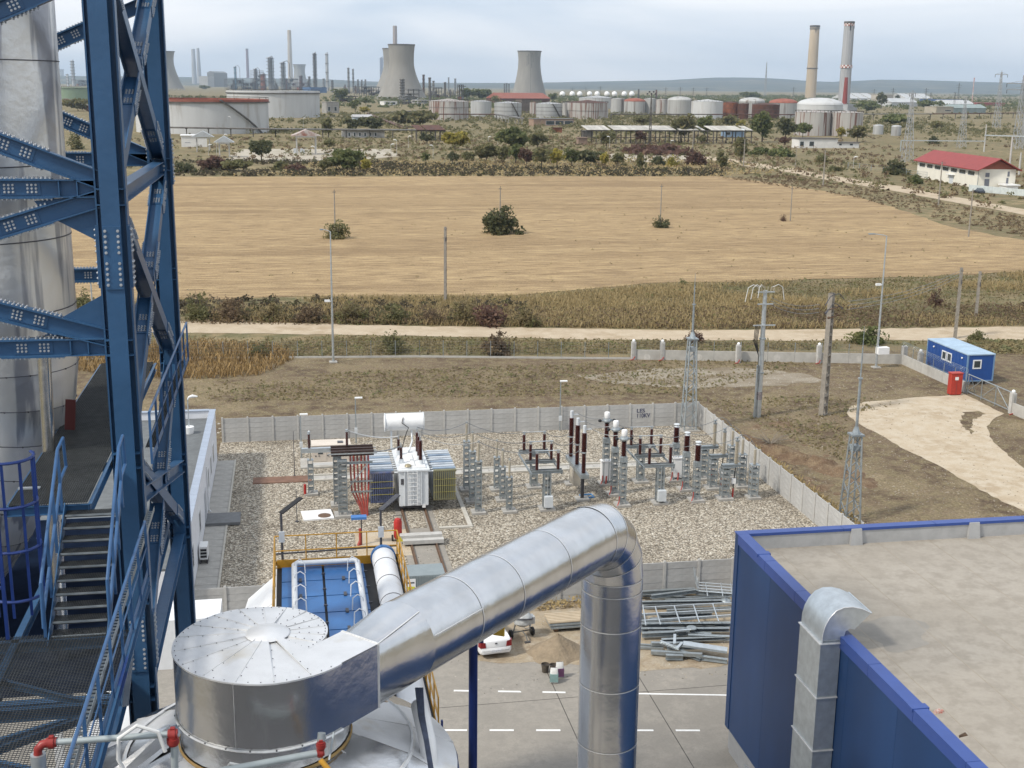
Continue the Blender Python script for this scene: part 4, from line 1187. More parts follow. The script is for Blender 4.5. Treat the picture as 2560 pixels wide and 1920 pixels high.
member((TAX + 0.1, TAY + 0.35, 19.2), (TAX + 0.1, TBY - 0.35, 16.9), 0.36, 0.3, "brace")
# ------------------------------------------------------------------ stairs, platforms, railings
def grating(x0, y0, x1, y1, z, py=0.042, px_=0.042, bh=0.035):
  m = MB()
  x = x0
  while x < x1:
    m.bb(x, y0, z - bh, x + 0.006, y1, z)
    x += px_
  y = y0
  while y < y1:
    m.bb(x0, y, z - 0.012, x1, y + 0.006, z - 0.002)
    y += py
  return m
def railing(t, pts, gap=1.25, mat=blue_lt, toe=True, hh=1.1):
  pts = [V(p) for p in pts]
  for a, b in zip(pts[:-1], pts[1:]):
    part("handrail", MB().cyl(a + V(0, 0, hh), b + V(0, 0, hh), 0.03, None, 8), mat, t)
    part("mid_rail", MB().bar(a + V(0, 0, hh * 0.52), b + V(0, 0, hh * 0.52), 0.012, 0.05), mat, t)
    n = max(1, round((b - a).length / gap))
    for i in range(n + 1):
      p = a.lerp(b, i / n)
      part("post", MB().bar(p, p + V(0, 0, hh), 0.05, 0.02), mat, t)
    if toe:
      part("toe_board", MB().bar(a + V(0, 0, 0.08), b + V(0, 0, 0.08), 0.008, 0.15), mat, t)
t = thing("upper_platform", "dark steel grating walkway inside the blue tower at the top of the stairs", "platform", (0, 0, 0))
PZ, LZ = 20.26, 18.6
part("grating", grating(-5.35, 23.3, -3.93, 35.6, PZ), grat, t, kind="stuff")
part("grating", grating(-3.25, 26.9, -2.97, 35.6, PZ), grat, t, kind="stuff")
for yy in (23.35, 26.0, 29.0, 32.0, 35.5):
  part("support_beam", MB().channel((-5.4, yy, PZ - 0.14), (-3.9, yy, PZ - 0.14), 0.18, 0.07), blue, t)
for xx in (-5.4, -3.92):
  part("support_beam", MB().channel((xx, 23.3, PZ - 0.14), (xx, 35.6, PZ - 0.14), 0.2, 0.07), blue, t)
part("gap_plate", MB().bb(-5.36, 24.2, PZ + 0.002, -4.95, 24.3, PZ + 0.03), galv_lt, t)
railing(t, [(-2.98, 25.6, PZ), (-2.98, 35.6, PZ)])
t = thing("lower_platform", "see-through steel grating platform in the lower left corner", "platform", (0, 0, 0))
part("grating", grating(-6.8, 12.2, -2.98, 21.1, LZ, 0.055, 0.05, 0.014), grat, t, kind="stuff")
for xx in (-6.8, -4.9, -2.97):
  part("support_beam", MB().ibeam((xx, 12.2, LZ - 0.15), (xx, 23.6, LZ - 0.15), 0.2, 0.12, 0.014), blue, t)
for yy in (13.5, 16.0, 18.5, 21.0):
  part("support_beam", MB().ibeam((-6.75, yy, LZ - 0.15), (-3.03, yy, LZ - 0.15), 0.2, 0.12, 0.014), blue, t)
for (a, b) in (((-6.7, 16, LZ - 0.2), (-3.1, 18.5, LZ - 0.2)), ((-6.7, 21, LZ - 0.2), (-3.1, 18.6, LZ - 0.2))):
  part("brace", MB().channel(a, b, 0.12, 0.06), blue, t)
part("bracket", MB().bar((-3.4, 22.6, LZ - 2.2), (-3.0, 21.0, LZ - 0.3), 0.12, 0.12), blue, t)
railing(t, [(-2.95, 12.2, LZ), (-2.95, 23.6, LZ)], 1.3)
# perforated cable tray beside the rail
m = MB()
for sx in (-3.16, -3.04):
  m.bb(sx, 12.2, LZ + 0.5, sx + 0.006, 26.0, LZ + 0.6)
for k in range(110):
  m.bb(-3.154, 12.25 + k * 0.125, LZ + 0.5, -3.04, 12.32 + k * 0.125, LZ + 0.506)
solo("cable_tray", m, galv, "narrow perforated cable tray running beside the platform handrail", "cable tray")
t = thing("stairway", "open blue steel stairs with dark grating treads up to the walkway", "stairs", (-3.85, 21.0, LZ))
SR, SH = 2.3, PZ - LZ
for k in range(10):
  z, y = SH * k / 10, SR * k / 10
  def tread():
    mm = MB()
    for i in range(31):
      mm.bb(-0.46 + i * 0.03, 0, -0.035, -0.45 + i * 0.03, 0.27, 0)
    for i in range(6):
      mm.bb(-0.46, 0.01 + i * 0.05, -0.015, 0.46, 0.016 + i * 0.05, -0.004)
    return mm.bb(-0.46, -0.012, -0.05, 0.46, 0.0, 0.004)
  tr = part("tread", tread, grat, t, (0, y, z), key=("tread",), kind="stuff")
  part("nosing", lambda: MB().bb(-0.46, -0.022, -0.03, 0.46, -0.012, 0.006), galv, t, (0, y, z), key=("nosing",))
for s in (-0.49, 0.49):
  part("stringer", MB().bar((s, -0.15, -0.18), (s, SR + 0.05, SH - 0.1), 0.02, 0.26), blue, t)
  part("handrail", MB().tube([(s * 1.12, -0.1, 0.2), (s * 1.12, -0.05, 1.0), (s * 1.12, SR, SH + 1.05), (s * 1.12, SR + 0.6, SH + 1.1), (s * 1.12, SR + 0.7, SH + 0.5), (s * 1.12, SR + 0.1, SH + 0.45), (s * 1.12, 0.0, 0.45)], 0.032, 8), blue_lt, t)
  for k in range(4):
    y, z = SR * k / 3, SH * k / 3
    part("post", MB().bar((s * 1.12, y, z - 0.15), (s * 1.12, y, z + 1.03), 0.05, 0.05), blue_lt, t)
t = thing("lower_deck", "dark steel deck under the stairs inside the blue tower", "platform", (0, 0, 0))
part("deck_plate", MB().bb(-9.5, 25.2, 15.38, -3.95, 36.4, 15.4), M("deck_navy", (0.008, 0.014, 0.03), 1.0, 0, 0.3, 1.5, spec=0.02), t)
for yy in (22.0, 25.0, 28.0, 31.0, 34.0, 36.4):
  part("support_beam", MB().ibeam((-9.6, yy, 15.2), (-3.9, yy, 15.2), 0.34, 0.2, 0.02), blue, t)
for xx in (-9.6, -6.6, -3.9):
  part("support_beam", MB().ibeam((xx, 21.9, 14.98), (xx, 36.5, 14.98), 0.3, 0.2, 0.02), blue, t)
for (a, b) in (((-9.5, 22, 15.1), (-4, 25, 15.1)), ((-9.5, 25, 15.1), (-4, 22, 15.1)), ((-4, 25.2, 15.1), (-9.5, 31, 15.1))):
  part("brace", MB().channel(a, b, 0.2, 0.1), blue, t)
# ladder cage
t = thing("ladder_cage", "dark blue hooped ladder cage beside the stairs", "ladder", (-4.92, 21.6, LZ))
for z in (3.1, 2.3, 1.5, 0.6):
  ring = [(0.44 * math.cos(a), 0.44 * math.sin(a), z) for a in [math.radians(-220 + 260 * i / 16) for i in range(17)]]
  part("hoop", MB().tube(ring, 0.028, 6), blue_cage, t)
for i in range(7):
  a = math.radians(-205 + 230 * i / 6)
  part("cage_bar", MB().bar((0.44 * math.cos(a), 0.44 * math.sin(a), 0.3), (0.44 * math.cos(a), 0.44 * math.sin(a), 3.12), 0.05, 0.012), blue_cage, t)
part("corner_post", MB().bar((-0.1, -0.6, 0), (-0.1, -0.6, 3.0), 0.06, 0.06), blue_cage, t)
# ------------------------------------------------------------------ big clad duct bending away at the left
t = thing("exhaust_duct", "huge shiny metal clad exhaust duct bending down behind the blue tower", "duct", (-7.15, 29.6, 0))
DR = 2.2
BR, BZ = 8.0, 22.5
path_el = []
NE = 16
for i in range(NE + 1):
  a = math.radians(80 * i / NE)
  path_el.append(V(-BR * (1 - math.cos(a)), 0, BZ - BR * math.sin(a)))
zs = [38, 34, 31.2, 28.4, 26.2, 24.6, 23.0, BZ]
for a, b in zip(zs[:-1], zs[1:]):
  part("cladding_section", MB().lathe([(DR, b), (DR, a)], 48, cap=False), alu_rough, t)
  part("seam_ring", MB().lathe([(DR + 0.002, b - 0.012), (DR + 0.014, b - 0.012), (DR + 0.014, b + 0.012), (DR + 0.002, b + 0.012)], 48, cap=False), dark, t)
def ring_at(i, r, n=48):
  d = (path_el[min(i + 1, NE)] - path_el[max(i - 1, 0)]).normalized()
  if i == 0:
    d = V(0, 0, -1)
  s = V(0, -1, 0)
  s = (s - d * s.dot(d)).normalized()
  u = s.cross(d)
  return [path_el[i] + s * (r * math.cos(2 * math.pi * k / n)) + u * (r * math.sin(2 * math.pi * k / n)) for k in range(n)]
for i in range(NE):
  r0, r1 = ring_at(i, DR), ring_at(i + 1, DR)
  part("cladding_section", MB().add(r0 + r1, [(k, k + 48, (k + 1) % 48 + 48, (k + 1) % 48) for k in range(48)]), alu_rough, t)
  part("seam_ring", MB().tube(ring_at(i + 1, DR + 0.004) + ring_at(i + 1, DR + 0.004)[:1], 0.009, 4, cap=False), dark, t)
rv = MB()
for i in range(NE + 1):
  q0, q1 = ring_at(i, DR + 0.005, 26), ring_at(i, DR + 0.02, 26)
  for a, b in zip(q0, q1):
    rv.cyl(a, b, 0.02, None, 5)
part("rivets", rv, dark, t, kind="stuff")
part("support_lug", MB().bar((DR * 0.95, -1.2, 20.3), (DR * 0.98, -1.2, 21.0), 0.05, 0.22), M("dark_red_steel", (0.10, 0.02, 0.018), 0.5, 0, 0.1, 3), t)
solo("drain_pipe", MB().tube([(-5.2, 26.9, 22.6), (-5.25, 26.9, 20.4), (-5.28, 26.9, 14)], 0.14, 16), alu, "slim shiny vertical pipe in front of the huge clad duct", "pipe")
# ------------------------------------------------------------------ scroll casing with its outlet pipe
SU = V(0.719, 0.695, 0).normalized()
SN = V(SU.y, -SU.x, 0)
SC = V(-0.66, 22.18, 0)
ST, SB = 17.81, 16.5
t = thing("scroll_casing", "silver riveted spiral casing with fan-like lid in the foreground", "casing", tuple(SC))
A0 = math.atan2(SN.y, SN.x)
R0, R1 = 0.98, 1.90
NS = 54
def spiral(f):
  a = A0 + 2 * math.pi * f
  r = float(np.interp(f * 360, (0, 139, 244, 317, 360), (R0, 1.33, 1.77, 1.97, R1)))
  return V(r * math.cos(a), r * math.sin(a), 0)
EXT = 1.0                                   # straight run past the spiral
prof = [spiral(i / NS) for i in range(NS + 1)]
# lid: one panel for each sector
NP = 18
for k in range(NP):
  m = MB()
  seg = [spiral((k + j / 3) / NP) for j in range(4)]
  inner = [V(0.36 * p.normalized().x, 0.36 * p.normalized().y, 0) for p in seg]
  zt = ST + random.uniform(-0.006, 0.006)
  zi = 0.05 + random.uniform(-0.03, 0.03)
  poly = [p.normalized() * (p.length + 0.03) for p in seg] + inner[::-1]
  zz = [zt] * 4 + [zt + zi] * 4
  vs = [(p.x, p.y, z) for p, z in zip(poly, zz)]
  lo = [(p.x, p.y, z - 0.03) for p, z in zip(poly, zz)]
  m.add(lo + vs, [tuple(range(8, 16)), tuple(reversed(range(8)))] + [(i, (i + 1) % 8, (i + 1) % 8 + 8, i + 8) for i in range(8)])
  part("lid_panel", m, alu_top, t)
  a, b = seg[0], inner[0]
  part("lid_seam", MB().bar(V(a.x, a.y, zt + 0.006), V(b.x, b.y, zt + zi + 0.006), 0.010, 0.010), seam, t)
sc = MB()
for k in range(NP):
  p = spiral(k / NP)
  for f in (0.38, 0.55, 0.72, 0.88):
    q = p * f + V(0, 0, ST + 0.012 + 0.05 * (1 - f))
    q += V(-p.y, p.x, 0).normalized() * 0.035
    sc.cyl(q, q + V(0, 0, 0.01), 0.011, None, 6)
for i in range(0, NS * 1):
  p = spiral(i / NS)
  q = p * 0.985 + V(0, 0, ST + 0.006)
  sc.cyl(q, q + V(0, 0, 0.01), 0.010, None, 6)
  if i % 2 == 0:
    q = V(p.x, p.y, SB + 0.02)
    e = p.normalized()
    sc.cyl(q + e * 0.03, q + e * 0.045, 0.016, None, 6)
part("screws", sc, dark, t, kind="stuff")
part("cap_cone", MB().lathe([(0.42, ST + 0.055), (0.40, ST + 0.075), (0.02, ST + 0.16)], 32), alu_top, t)
# side wall in sheets
cuts = [0, 0.16, 0.33, 0.5, 0.66, 0.83, 1.0]
for c0, c1 in zip(cuts[:-1], cuts[1:]):
  m = MB()
  n = 10
  pts = [spiral(c0 + (c1 - c0) * i / n) for i in range(n + 1)]
  for p in pts:
    m.v += [(p.x, p.y, SB), (p.x * 1.003, p.y * 1.003, (SB + ST) / 2), (p.x, p.y, ST)]
  for i in range(n):
    for j in range(2):
      a = i * 3 + j
      m.f.append((a, a + 3, a + 4, a + 1))
  part("side_sheet", m, alu, t)
  e = pts[0].normalized()
  part("vertical_seam", MB().bar(V(pts[0].x, pts[0].y, SB) + e * 0.003, V(pts[0].x, pts[0].y, ST - 0.03) + e * 0.003, 0.016, 0.006, (-e.y, e.x, 0)), seam, t)
ring = [spiral(i / NS) for i in range(NS + 1)]
part("rim_flange", MB().tube([V(p.x, p.y, SB) + p.normalized() * 0.02 for p in ring], 0.024, 6), seam, t)
# outlet box
b0, b1 = spiral(0), spiral(1)
tip = lambda p, e: p + SU * e
m = MB()
for p, e in ((b0, EXT), (b1, EXT)):
  pass
part("outlet_top", MB().add([(b0.x, b0.y, ST), (b1.x, b1.y, ST), tuple(tip(b1, EXT) + V(0, 0, ST)), tuple(tip(b0, EXT) + V(0, 0, ST)),
               (b0.x, b0.y, ST - 0.03), (b1.x, b1.y, ST - 0.03), tuple(tip(b1, EXT) + V(0, 0, ST - 0.03)), tuple(tip(b0, EXT) + V(0, 0, ST - 0.03))],
              [(0, 1, 2, 3), (7, 6, 5, 4), (0, 4, 5, 1), (1, 5, 6, 2), (2, 6, 7, 3), (3, 7, 4, 0)]), alu_top, t)
part("outlet_side", MB().face(V(b1.x, b1.y, SB), tip(b1, EXT) + V(0, 0, SB), tip(b1, EXT) + V(0, 0, ST - 0.001), V(b1.x, b1.y, ST - 0.001)), alu, t)
part("outlet_side", MB().face(tip(b0, EXT) + V(0, 0, SB), V(b0.x, b0.y, SB), V(b0.x, b0.y, ST - 0.001), tip(b0, EXT) + V(0, 0, ST - 0.001)), alu, t)
bot = [V(p.x, p.y, SB) for p in ring]
part("bottom_sheet", MB().add([(0, 0, SB)] + [tuple(p) for p in bot], [(0, i + 2, i + 1) for i in range(len(bot) - 1)]).face(V(b0.x, b0.y, SB), tip(b0, EXT) + V(0, 0, SB), tip(b1, EXT) + V(0, 0, SB), V(b1.x, b1.y, SB)), alu, t)
part("collar", MB().lathe([(1.58, SB - 0.55), (1.58, SB - 0.001)], 48, (-0.08, -0.28, 0), False), alu, t)
part("collar_joint", MB().lathe([(1.6, SB - 0.6), (1.63, SB - 0.56), (1.6, SB - 0.52)], 48, (-0.08, -0.28, 0), False), M("ochre_sealant", (0.34, 0.22, 0.08), 0.7, 0, 0.2, 4), t)
# transition square to round
PR = 0.83
PD = V(0.647, 0.762, -0.055).normalized()
oc = (tip(b0, EXT) + tip(b1, EXT)) / 2 + V(0, 0, (ST + SB) / 2)
tr_end = oc + V(0.62, 0.78, 0) * 1.4
d_, s_, u_ = basis(PD)
NR = 40
circ = []
sq = []
hw = (R1 - R0) / 2
hv = (ST - SB) / 2
for k in range(NR):
  a = 2 * math.pi * (k + 0.5) / NR
  ca, sa = math.cos(a), math.sin(a)
  circ.append(tr_end + s_ * (PR * ca) + u_ * (PR * sa))
  f = 1 / max(abs(ca), abs(sa))
  sq.append(oc + SN * (hw * ca * f) + V(0, 0, hv * sa * f))
part("transition", MB().add([tuple(p) for p in sq + circ], [(k, (k + 1) % NR, (k + 1) % NR + NR, k + NR) for k in range(NR)]), alu, t)
for s in (-1, 1):
  c = oc + SN * (hw * s)
  part("corner_seam", MB().bar(c - V(0, 0, hv), c + V(0, 0, hv), 0.05, 0.03), seam, t)
part("corner_seam", MB().bar(oc + SN * hw + V(0, 0, hv), oc - SN * hw + V(0, 0, hv), 0.03, 0.03), seam, t)
part("ridge_seam", MB().bar(oc + SN * hw + V(0, 0, hv + 0.005), tr_end + s_ * (PR * 0.5) + u_ * (PR * 0.87), 0.025, 0.015), seam, t)
# the long pipe, its elbow and the drop
PS = SC + tr_end
EL = V(8.3, 30.45, 0)
Lh = (V(EL.x, EL.y, 0) - V(PS.x, PS.y, 0)).length
hd = (V(EL.x, EL.y, 0) - V(PS.x, PS.y, 0)).normalized()
zE = 16.6
t = thing("outlet_pipe", "thick silver insulated pipe rising from the casing and elbowing down to the yard", "pipe", tuple(PS))
EB = 1.55
e0 = V(hd.x * (Lh - EB), hd.y * (Lh - EB), 0)
pend = V(EL.x, EL.y, zE) - PS
slope = (pend.z) / Lh
axis = lambda s: V(hd.x * s, hd.y * s, slope * s)
Ls = Lh - EB
cutp = [0, Ls * 0.22, Ls * 0.43, Ls * 0.70, Ls]
for a, b in zip(cutp[:-1], cutp[1:]):
  part("pipe_section", MB().cyl(axis(a), axis(b), PR, None, 48, cap=False), alu, t)
  dd = (axis(b) - axis(a)).normalized()
  part("seam_ring", MB().cyl(axis(b) - dd * 0.012, axis(b) + dd * 0.012, PR + 0.01, None, 48, cap=False), seam, t)
part("lap_seam", MB().bar(axis(0.05) + s_ * (PR * 0.94) + u_ * (PR * 0.36), axis(Ls * 0.22) + s_ * (PR * 0.94) + u_ * (PR * 0.36), 0.03, 0.012), seam, t)
# mitred elbow
ec = axis(Ls) + V(0, 0, -EB)
pts = []
for i in range(5):
  a = math.radians(90 * i / 4)
  pts.append(ec + V(hd.x * EB * math.sin(a), hd.y * EB * math.sin(a), EB * math.cos(a)))
def mitre(p0, p1, n0, n1, r, n=48):
  """cylinder cut at both ends by the planes n0, n1"""
  d = (p1 - p0).normalized()
  s = V(hd.y, -hd.x, 0)
  u = s.cross(d).normalized()
  vs = []
  for p, nn in ((p0, n0), (p1, n1)):
    for k in range(n):
      a = 2 * math.pi * k / n
      e = s * (r * math.cos(a)) + u * (r * math.sin(a))
      tt = -e.dot(nn) / d.dot(nn)
      vs.append(p + e + d * tt)
  return vs, [(k, k + n, (k + 1) % n + n, (k + 1) % n) for k in range(n)]
dirs = [(pts[i + 1] - pts[i]).normalized() for i in range(4)]
for i in range(4):
  n0 = hd if i == 0 else (dirs[i - 1] + dirs[i]).normalized()
  n1 = V(0, 0, -1) if i == 3 else (dirs[i] + dirs[i + 1]).normalized()
  vs, fs = mitre(pts[i], pts[i + 1], n0, n1, PR)
  part("elbow_section", MB().add(vs, fs), alu, t)
  vs, fs = mitre(pts[i + 1] - dirs[i] * 0.012, pts[i + 1] + dirs[i] * 0.012, n1, n1, PR + 0.01)
  part("seam_ring", MB().add(vs, fs), seam, t)
vx = pts[-1]
zz = [vx.z, vx.z - 0.35, vx.z - 1.35, vx.z - 3.1, vx.z - 4.9, vx.z - 6.7, vx.z - 8.5, -PS.z]
for a, b in zip(zz[:-1], zz[1:]):
  part("pipe_section", MB().cyl((vx.x, vx.y, b), (vx.x, vx.y, a), PR, None, 48, cap=False), alu, t)
  part("seam_ring", MB().cyl((vx.x, vx.y, b - 0.012), (vx.x, vx.y, b + 0.012), PR + 0.012, None, 48, cap=False), seam, t)
# post under the pipe and yellow saddle plate
sp = PS + axis(Ls * 0.33)
solo("support_post", MB().cyl((0, 0, 0), (0, 0, sp.z - PR - 0.1), 0.1, None, 16).bb(-0.25, -0.25, 0, 0.25, 0.25, 0.03).bb(-0.2, -0.2, sp.z - PR - 0.1, 0.2, 0.2, sp.z - PR + 0.06), M("post_blue", (0.008, 0.02, 0.10), 0.35, 0, 0.1, 3), "dark blue round post holding up the silver pipe", "post", (sp.x, sp.y, 0.02))
yp = PS + axis(Ls * 0.46)
solo("saddle_plate", MB().extrude([(-0.02, -0.2, -PR - 0.3), (-0.02, 0.15, -PR - 0.38), (-0.02, 0.2, -PR + 0.12), (-0.02, -0.2, -PR + 0.1)], (0.03, 0, 0)).bb(-0.5, -0.25, -PR - 0.03, -0.02, 0.25, -PR + 0.03), M("saddle_yellow", (0.70, 0.46, 0.05), 0.5, 0, 0.1, 3), "yellow curved saddle plate under the silver pipe", "plate", tuple(yp), 0.6)
# ------------------------------------------------------------------ clad cone roof below the casing
t = thing("cone_roof", "dented aluminium cone roof below the spiral casing", "roof", (SC.x, SC.y, 0))
CZ0, CZ1, CR = 15.95, 15.05, 3.6
for k in range(16):
  a0, a1 = 2 * math.pi * k / 16 + 0.1, 2 * math.pi * (k + 1) / 16 + 0.1
  m = MB()
  dz = random.uniform(-0.02, 0.02)
  for j in range(5):
    a = a0 + (a1 - a0) * j / 4
    for r, z in ((1.5, CZ0), (2.7, (CZ0 * 0.55 + CZ1 * 0.45) + dz), (CR, CZ1)):
      m.v.append((r * math.cos(a), r * math.sin(a), z))
  for j in range(4):
    for i in range(2):
      b = j * 3 + i
      m.f.append((b, b + 1, b + 4, b + 3))
  part("roof_sheet", m, alu if k % 3 else alu_top, t)
  part("sheet_seam", MB().bar((1.5 * math.cos(a0), 1.5 * math.sin(a0), CZ0 + 0.01), (CR * math.cos(a0), CR * math.sin(a0), CZ1 + 0.01), 0.04, 0.03), seam, t)
part("vessel_wall", MB().lathe([(CR - 0.02, 8.0), (CR - 0.02, CZ1 - 0.012)], 48, cap=False), alu, t)
part("rim", MB().lathe([(CR, CZ1 - 0.01), (CR + 0.03, CZ1 - 0.06), (CR + 0.03, CZ1 - 0.2), (CR - 0.01, CZ1 - 0.2)], 48, cap=False), M("rim_blue", (0.02, 0.05, 0.14), 0.5, 0, 0.1, 4), t)
part("mid_seam", MB().lathe([(2.7, CZ0 * 0.55 + CZ1 * 0.45 + 0.02), (2.74, CZ0 * 0.55 + CZ1 * 0.45 + 0.035), (2.78, CZ0 * 0.55 + CZ1 * 0.45 - 0.01)], 48, cap=False), seam, t)
part("ridge_sheet", MB().hexa([(-1.9, 0.2, 15.9), (-3.6, -0.9, 15.05), (-3.4, -1.3, 15.05), (-1.85, -0.4, 15.88), (-1.9, 0.2, 16.0), (-3.6, -0.9, 15.2), (-3.4, -1.3, 15.2), (-1.85, -0.4, 15.98)]), alu, t)
# grey fire water pipes with red couplings
gp = M("grey_pipe", (0.36, 0.40, 0.40), 0.45, 0.3, 0.06, 4)
cpl = M("red_coupling", (0.26, 0.028, 0.024), 0.4, 0, 0.15, 8)
pa, pb = G(119, 1857, 19.3), G(432, 1835, 19.3)
t = thing("water_pipe", "grey pipe with red couplings crossing in front of the lower handrail", "pipe", tuple(pb))
part("pipe", MB().cyl(pa - pb, (0, 0, 0), 0.045, None, 14), gp, t)
part("pipe", MB().cyl((0.02, 0, 0), (-0.03, -0.15, -1.6), 0.05, None, 14), gp, t)
def coupling(t, c, d):
  d = V(d).normalized()
  c = V(c)
  part("coupling", MB().cyl(c - d * 0.065, c + d * 0.065, 0.068, None, 12).cyl(c - d * 0.035, c + d * 0.035, 0.085, None, 12).bar(c - d * 0.03 + V(0, 0, 0.07), c + d * 0.03 + V(0, 0, 0.07), 0.07, 0.05), cpl, t)
coupling(t, (0, 0, 0), pb - pa)
coupling(t, (0, -0.02, -0.09), (0, 0, 1))
coupling(t, pa - pb + (pb - pa).normalized() * 0.05, pb - pa)
part("elbow", MB().tube([pa - pb, pa - pb + V(-0.07, -0.02, -0.01), pa - pb + V(-0.12, -0.03, -0.06), pa - pb + V(-0.13, -0.03, -0.15)], 0.058, 12), cpl, t)
part("drop_pipe", MB().cyl(tuple(pa - pb + V(-0.13, -0.03, -0.14)), tuple(pa - pb + V(-0.13, -0.03, -3)), 0.1, None, 18), galv_lt, t)
part("hose", MB().tube([(-0.1, -0.1, -0.2), (-0.18, -0.1, 0.1), (-0.45, -0.1, 0.22), (-0.7, -0.1, 0.05), (-0.72, -0.12, -0.25), (-0.62, -0.12, -0.5)], 0.028, 8), m_wh, t)
part("hose_fitting", MB().cyl((-0.62, -0.12, -0.5), (-0.55, -0.14, -0.75), 0.045, 0.03, 8), bolt, t)
pa, pb = AT(585, 1922, 20.8), AT(800, 1882, 21.4)
t = thing("spray_pipe", "grey pipe with a red tee lying along the foot of the spiral casing", "pipe", tuple(pb))
part("pipe", MB().cyl(pa - pb - (pb - pa).normalized() * 0.5, (0, 0, 0), 0.065, None, 14), gp, t)
part("pipe", MB().cyl((0, 0, -0.05), (0.04, 0.1, 0.32), 0.07, None, 14), galv, t)
coupling(t, (0, 0, 0), pb - pa)
coupling(t, (0.02, 0, 0.14), (0, 0, 1))
part("yellow_pipe", MB().cyl((0.0, -0.05, -0.1), (0.55, -0.35, -0.75), 0.05, None, 10), yellow, t)
part("hose", MB().tube([(-1.55, -0.2, -0.35), (-1.62, -0.2, -0.1), (-1.5, -0.22, 0.06), (-1.25, -0.22, -0.02), (-1.12, -0.22, -0.3), (-1.08, -0.22, -0.6)], 0.03, 8), m_wh, t)
part("strut", MB().bar((0.25, 0.3, 0.2), (0.15, -0.1, -0.1), 0.03, 0.03), galv, t)
# ------------------------------------------------------------------ blue roofed turbine enclosure behind the casing
t = thing("turbine_enclosure", "tall enclosure with blue panelled roof, white pipes and yellow guard rail", "enclosure", (0, 0, 0))
RZ = 11.0
EX0, EX1, EY0, EY1 = -0.85, 2.35, 30.0, 42.85
ebm = M("roof_panel_blue", (0.035, 0.14, 0.36), 0.38, 0, 0.08, 1.5, rnd=0.05)
part("wall", MB().bb(EX0 - 0.1, EY0, 0, EX1 + 1.25, EY1, RZ - 0.12), white, t)
rows = 9
ph = (EY1 - EY0 - 0.3) / rows
for i in range(rows):
  for j in range(2):
    x0 = EX0 + 0.15 + j * 1.5
    y0 = EY0 + 0.15 + i * ph
    part("roof_panel", lambda: MB().bb(0.03, 0.03, 0, 1.44, ph - 0.03, 0.09), ebm, t, (x0, y0, RZ - 0.09), key=("bpan",))
    part("clamp", lambda: MB().bb(0.62, -0.14, 0.0, 0.72, 0.14, 0.05).bb(1.42, 0.5, 0, 1.54, 0.55, 0.05), dark, t, (x0, y0, RZ + 0.002), key=("bclamp",))
part("roof_base", MB().bb(EX0, EY0, RZ - 0.12, EX1 + 1.2, EY1, RZ - 0.092), black, t)
pw = M("white_pipe", (0.72, 0.74, 0.76), 0.32, 0.15, 0.04, 3)
xa_, xb_ = EX0 + 0.62, EX1 - 0.33
part("white_pipe", MB().tube([(xa_, EY0, RZ + 0.22), (xa_, EY1 - 0.55, RZ + 0.22), (xa_ + 0.12, EY1 - 0.4, RZ + 0.22), (xb_ - 0.12, EY1 - 0.4, RZ + 0.22), (xb_, EY1 - 0.55, RZ + 0.22), (xb_, EY0, RZ + 0.22)], 0.1, 14), pw, t)
for k in range(7):
  for x0, sg in ((xa_, 1), (xb_, -1)):
    part("hoop_pipe", lambda: MB().tube([(0, 0, 0), (sg * 0.03, 0, 0.2), (sg * 0.2, 0.05, 0.28), (sg * 0.36, 0.0, 0.18), (sg * 0.38, -0.1, -0.2)], 0.02, 6), pw, t, (x0, EY1 - 0.85 - k * 1.15, RZ + 0.25), key=("hoop", sg))
part("end_plate", MB().bb(EX0, EY1 + 0.002, RZ - 0.1, EX1 + 1.2, EY1 + 0.03, RZ + 0.22), yellow, t)
part("side_duct", MB().cyl((EX1 + 0.62, EY0, RZ + 0.2), (EX1 + 0.62, EY1 - 0.3, RZ + 0.2), 0.42, None, 24), white, t)
part("duct_end", MB().cyl((EX1 + 0.62, EY1 - 0.298, RZ + 0.2), (EX1 + 0.62, EY1 - 0.1, RZ + 0.2), 0.46, None, 24), ebm, t)
for k in range(6):
  part("strap", lambda: MB().cyl((0, -0.02, 0), (0, 0.02, 0), 0.43, None, 24), dark, t, (EX1 + 0.62, EY1 - 1.3 - k * 1.6, RZ + 0.2), key=("strap",))
x0, x1 = EX0 - 0.05, EX1 + 1.15
for a, b in (((x0, EY1 + 0.05), (x1, EY1 + 0.05)), ((x0, EY0), (x0, EY1 + 0.05)), ((x1, EY0), (x1, EY1 + 0.05))):
  a, b = V(*a, RZ), V(*b, RZ)
  for z in (0.55, 1.12):
    part("guard_rail", MB().cyl(a + V(0, 0, z), b + V(0, 0, z), 0.024, None, 8), yellow, t)
  n = max(2, round((b - a).length / 1.0))
  for i in range(n + 1):
    p = a.lerp(b, i / n)
    part("rail_post", lambda: MB().cyl((0, 0, 0), (0, 0, 1.12), 0.022, None, 6), yellow, t, tuple(p), key=("ypost",))
  part("toe_board", MB().bar(a + V(0, 0, 0.08), b + V(0, 0, 0.08), 0.02, 0.16), yellow, t)
part("back_bar", MB().cyl((x0, EY1 + 0.12, RZ + 0.42), (x1, EY1 + 0.12, RZ + 0.5), 0.03, None, 6), dark, t)
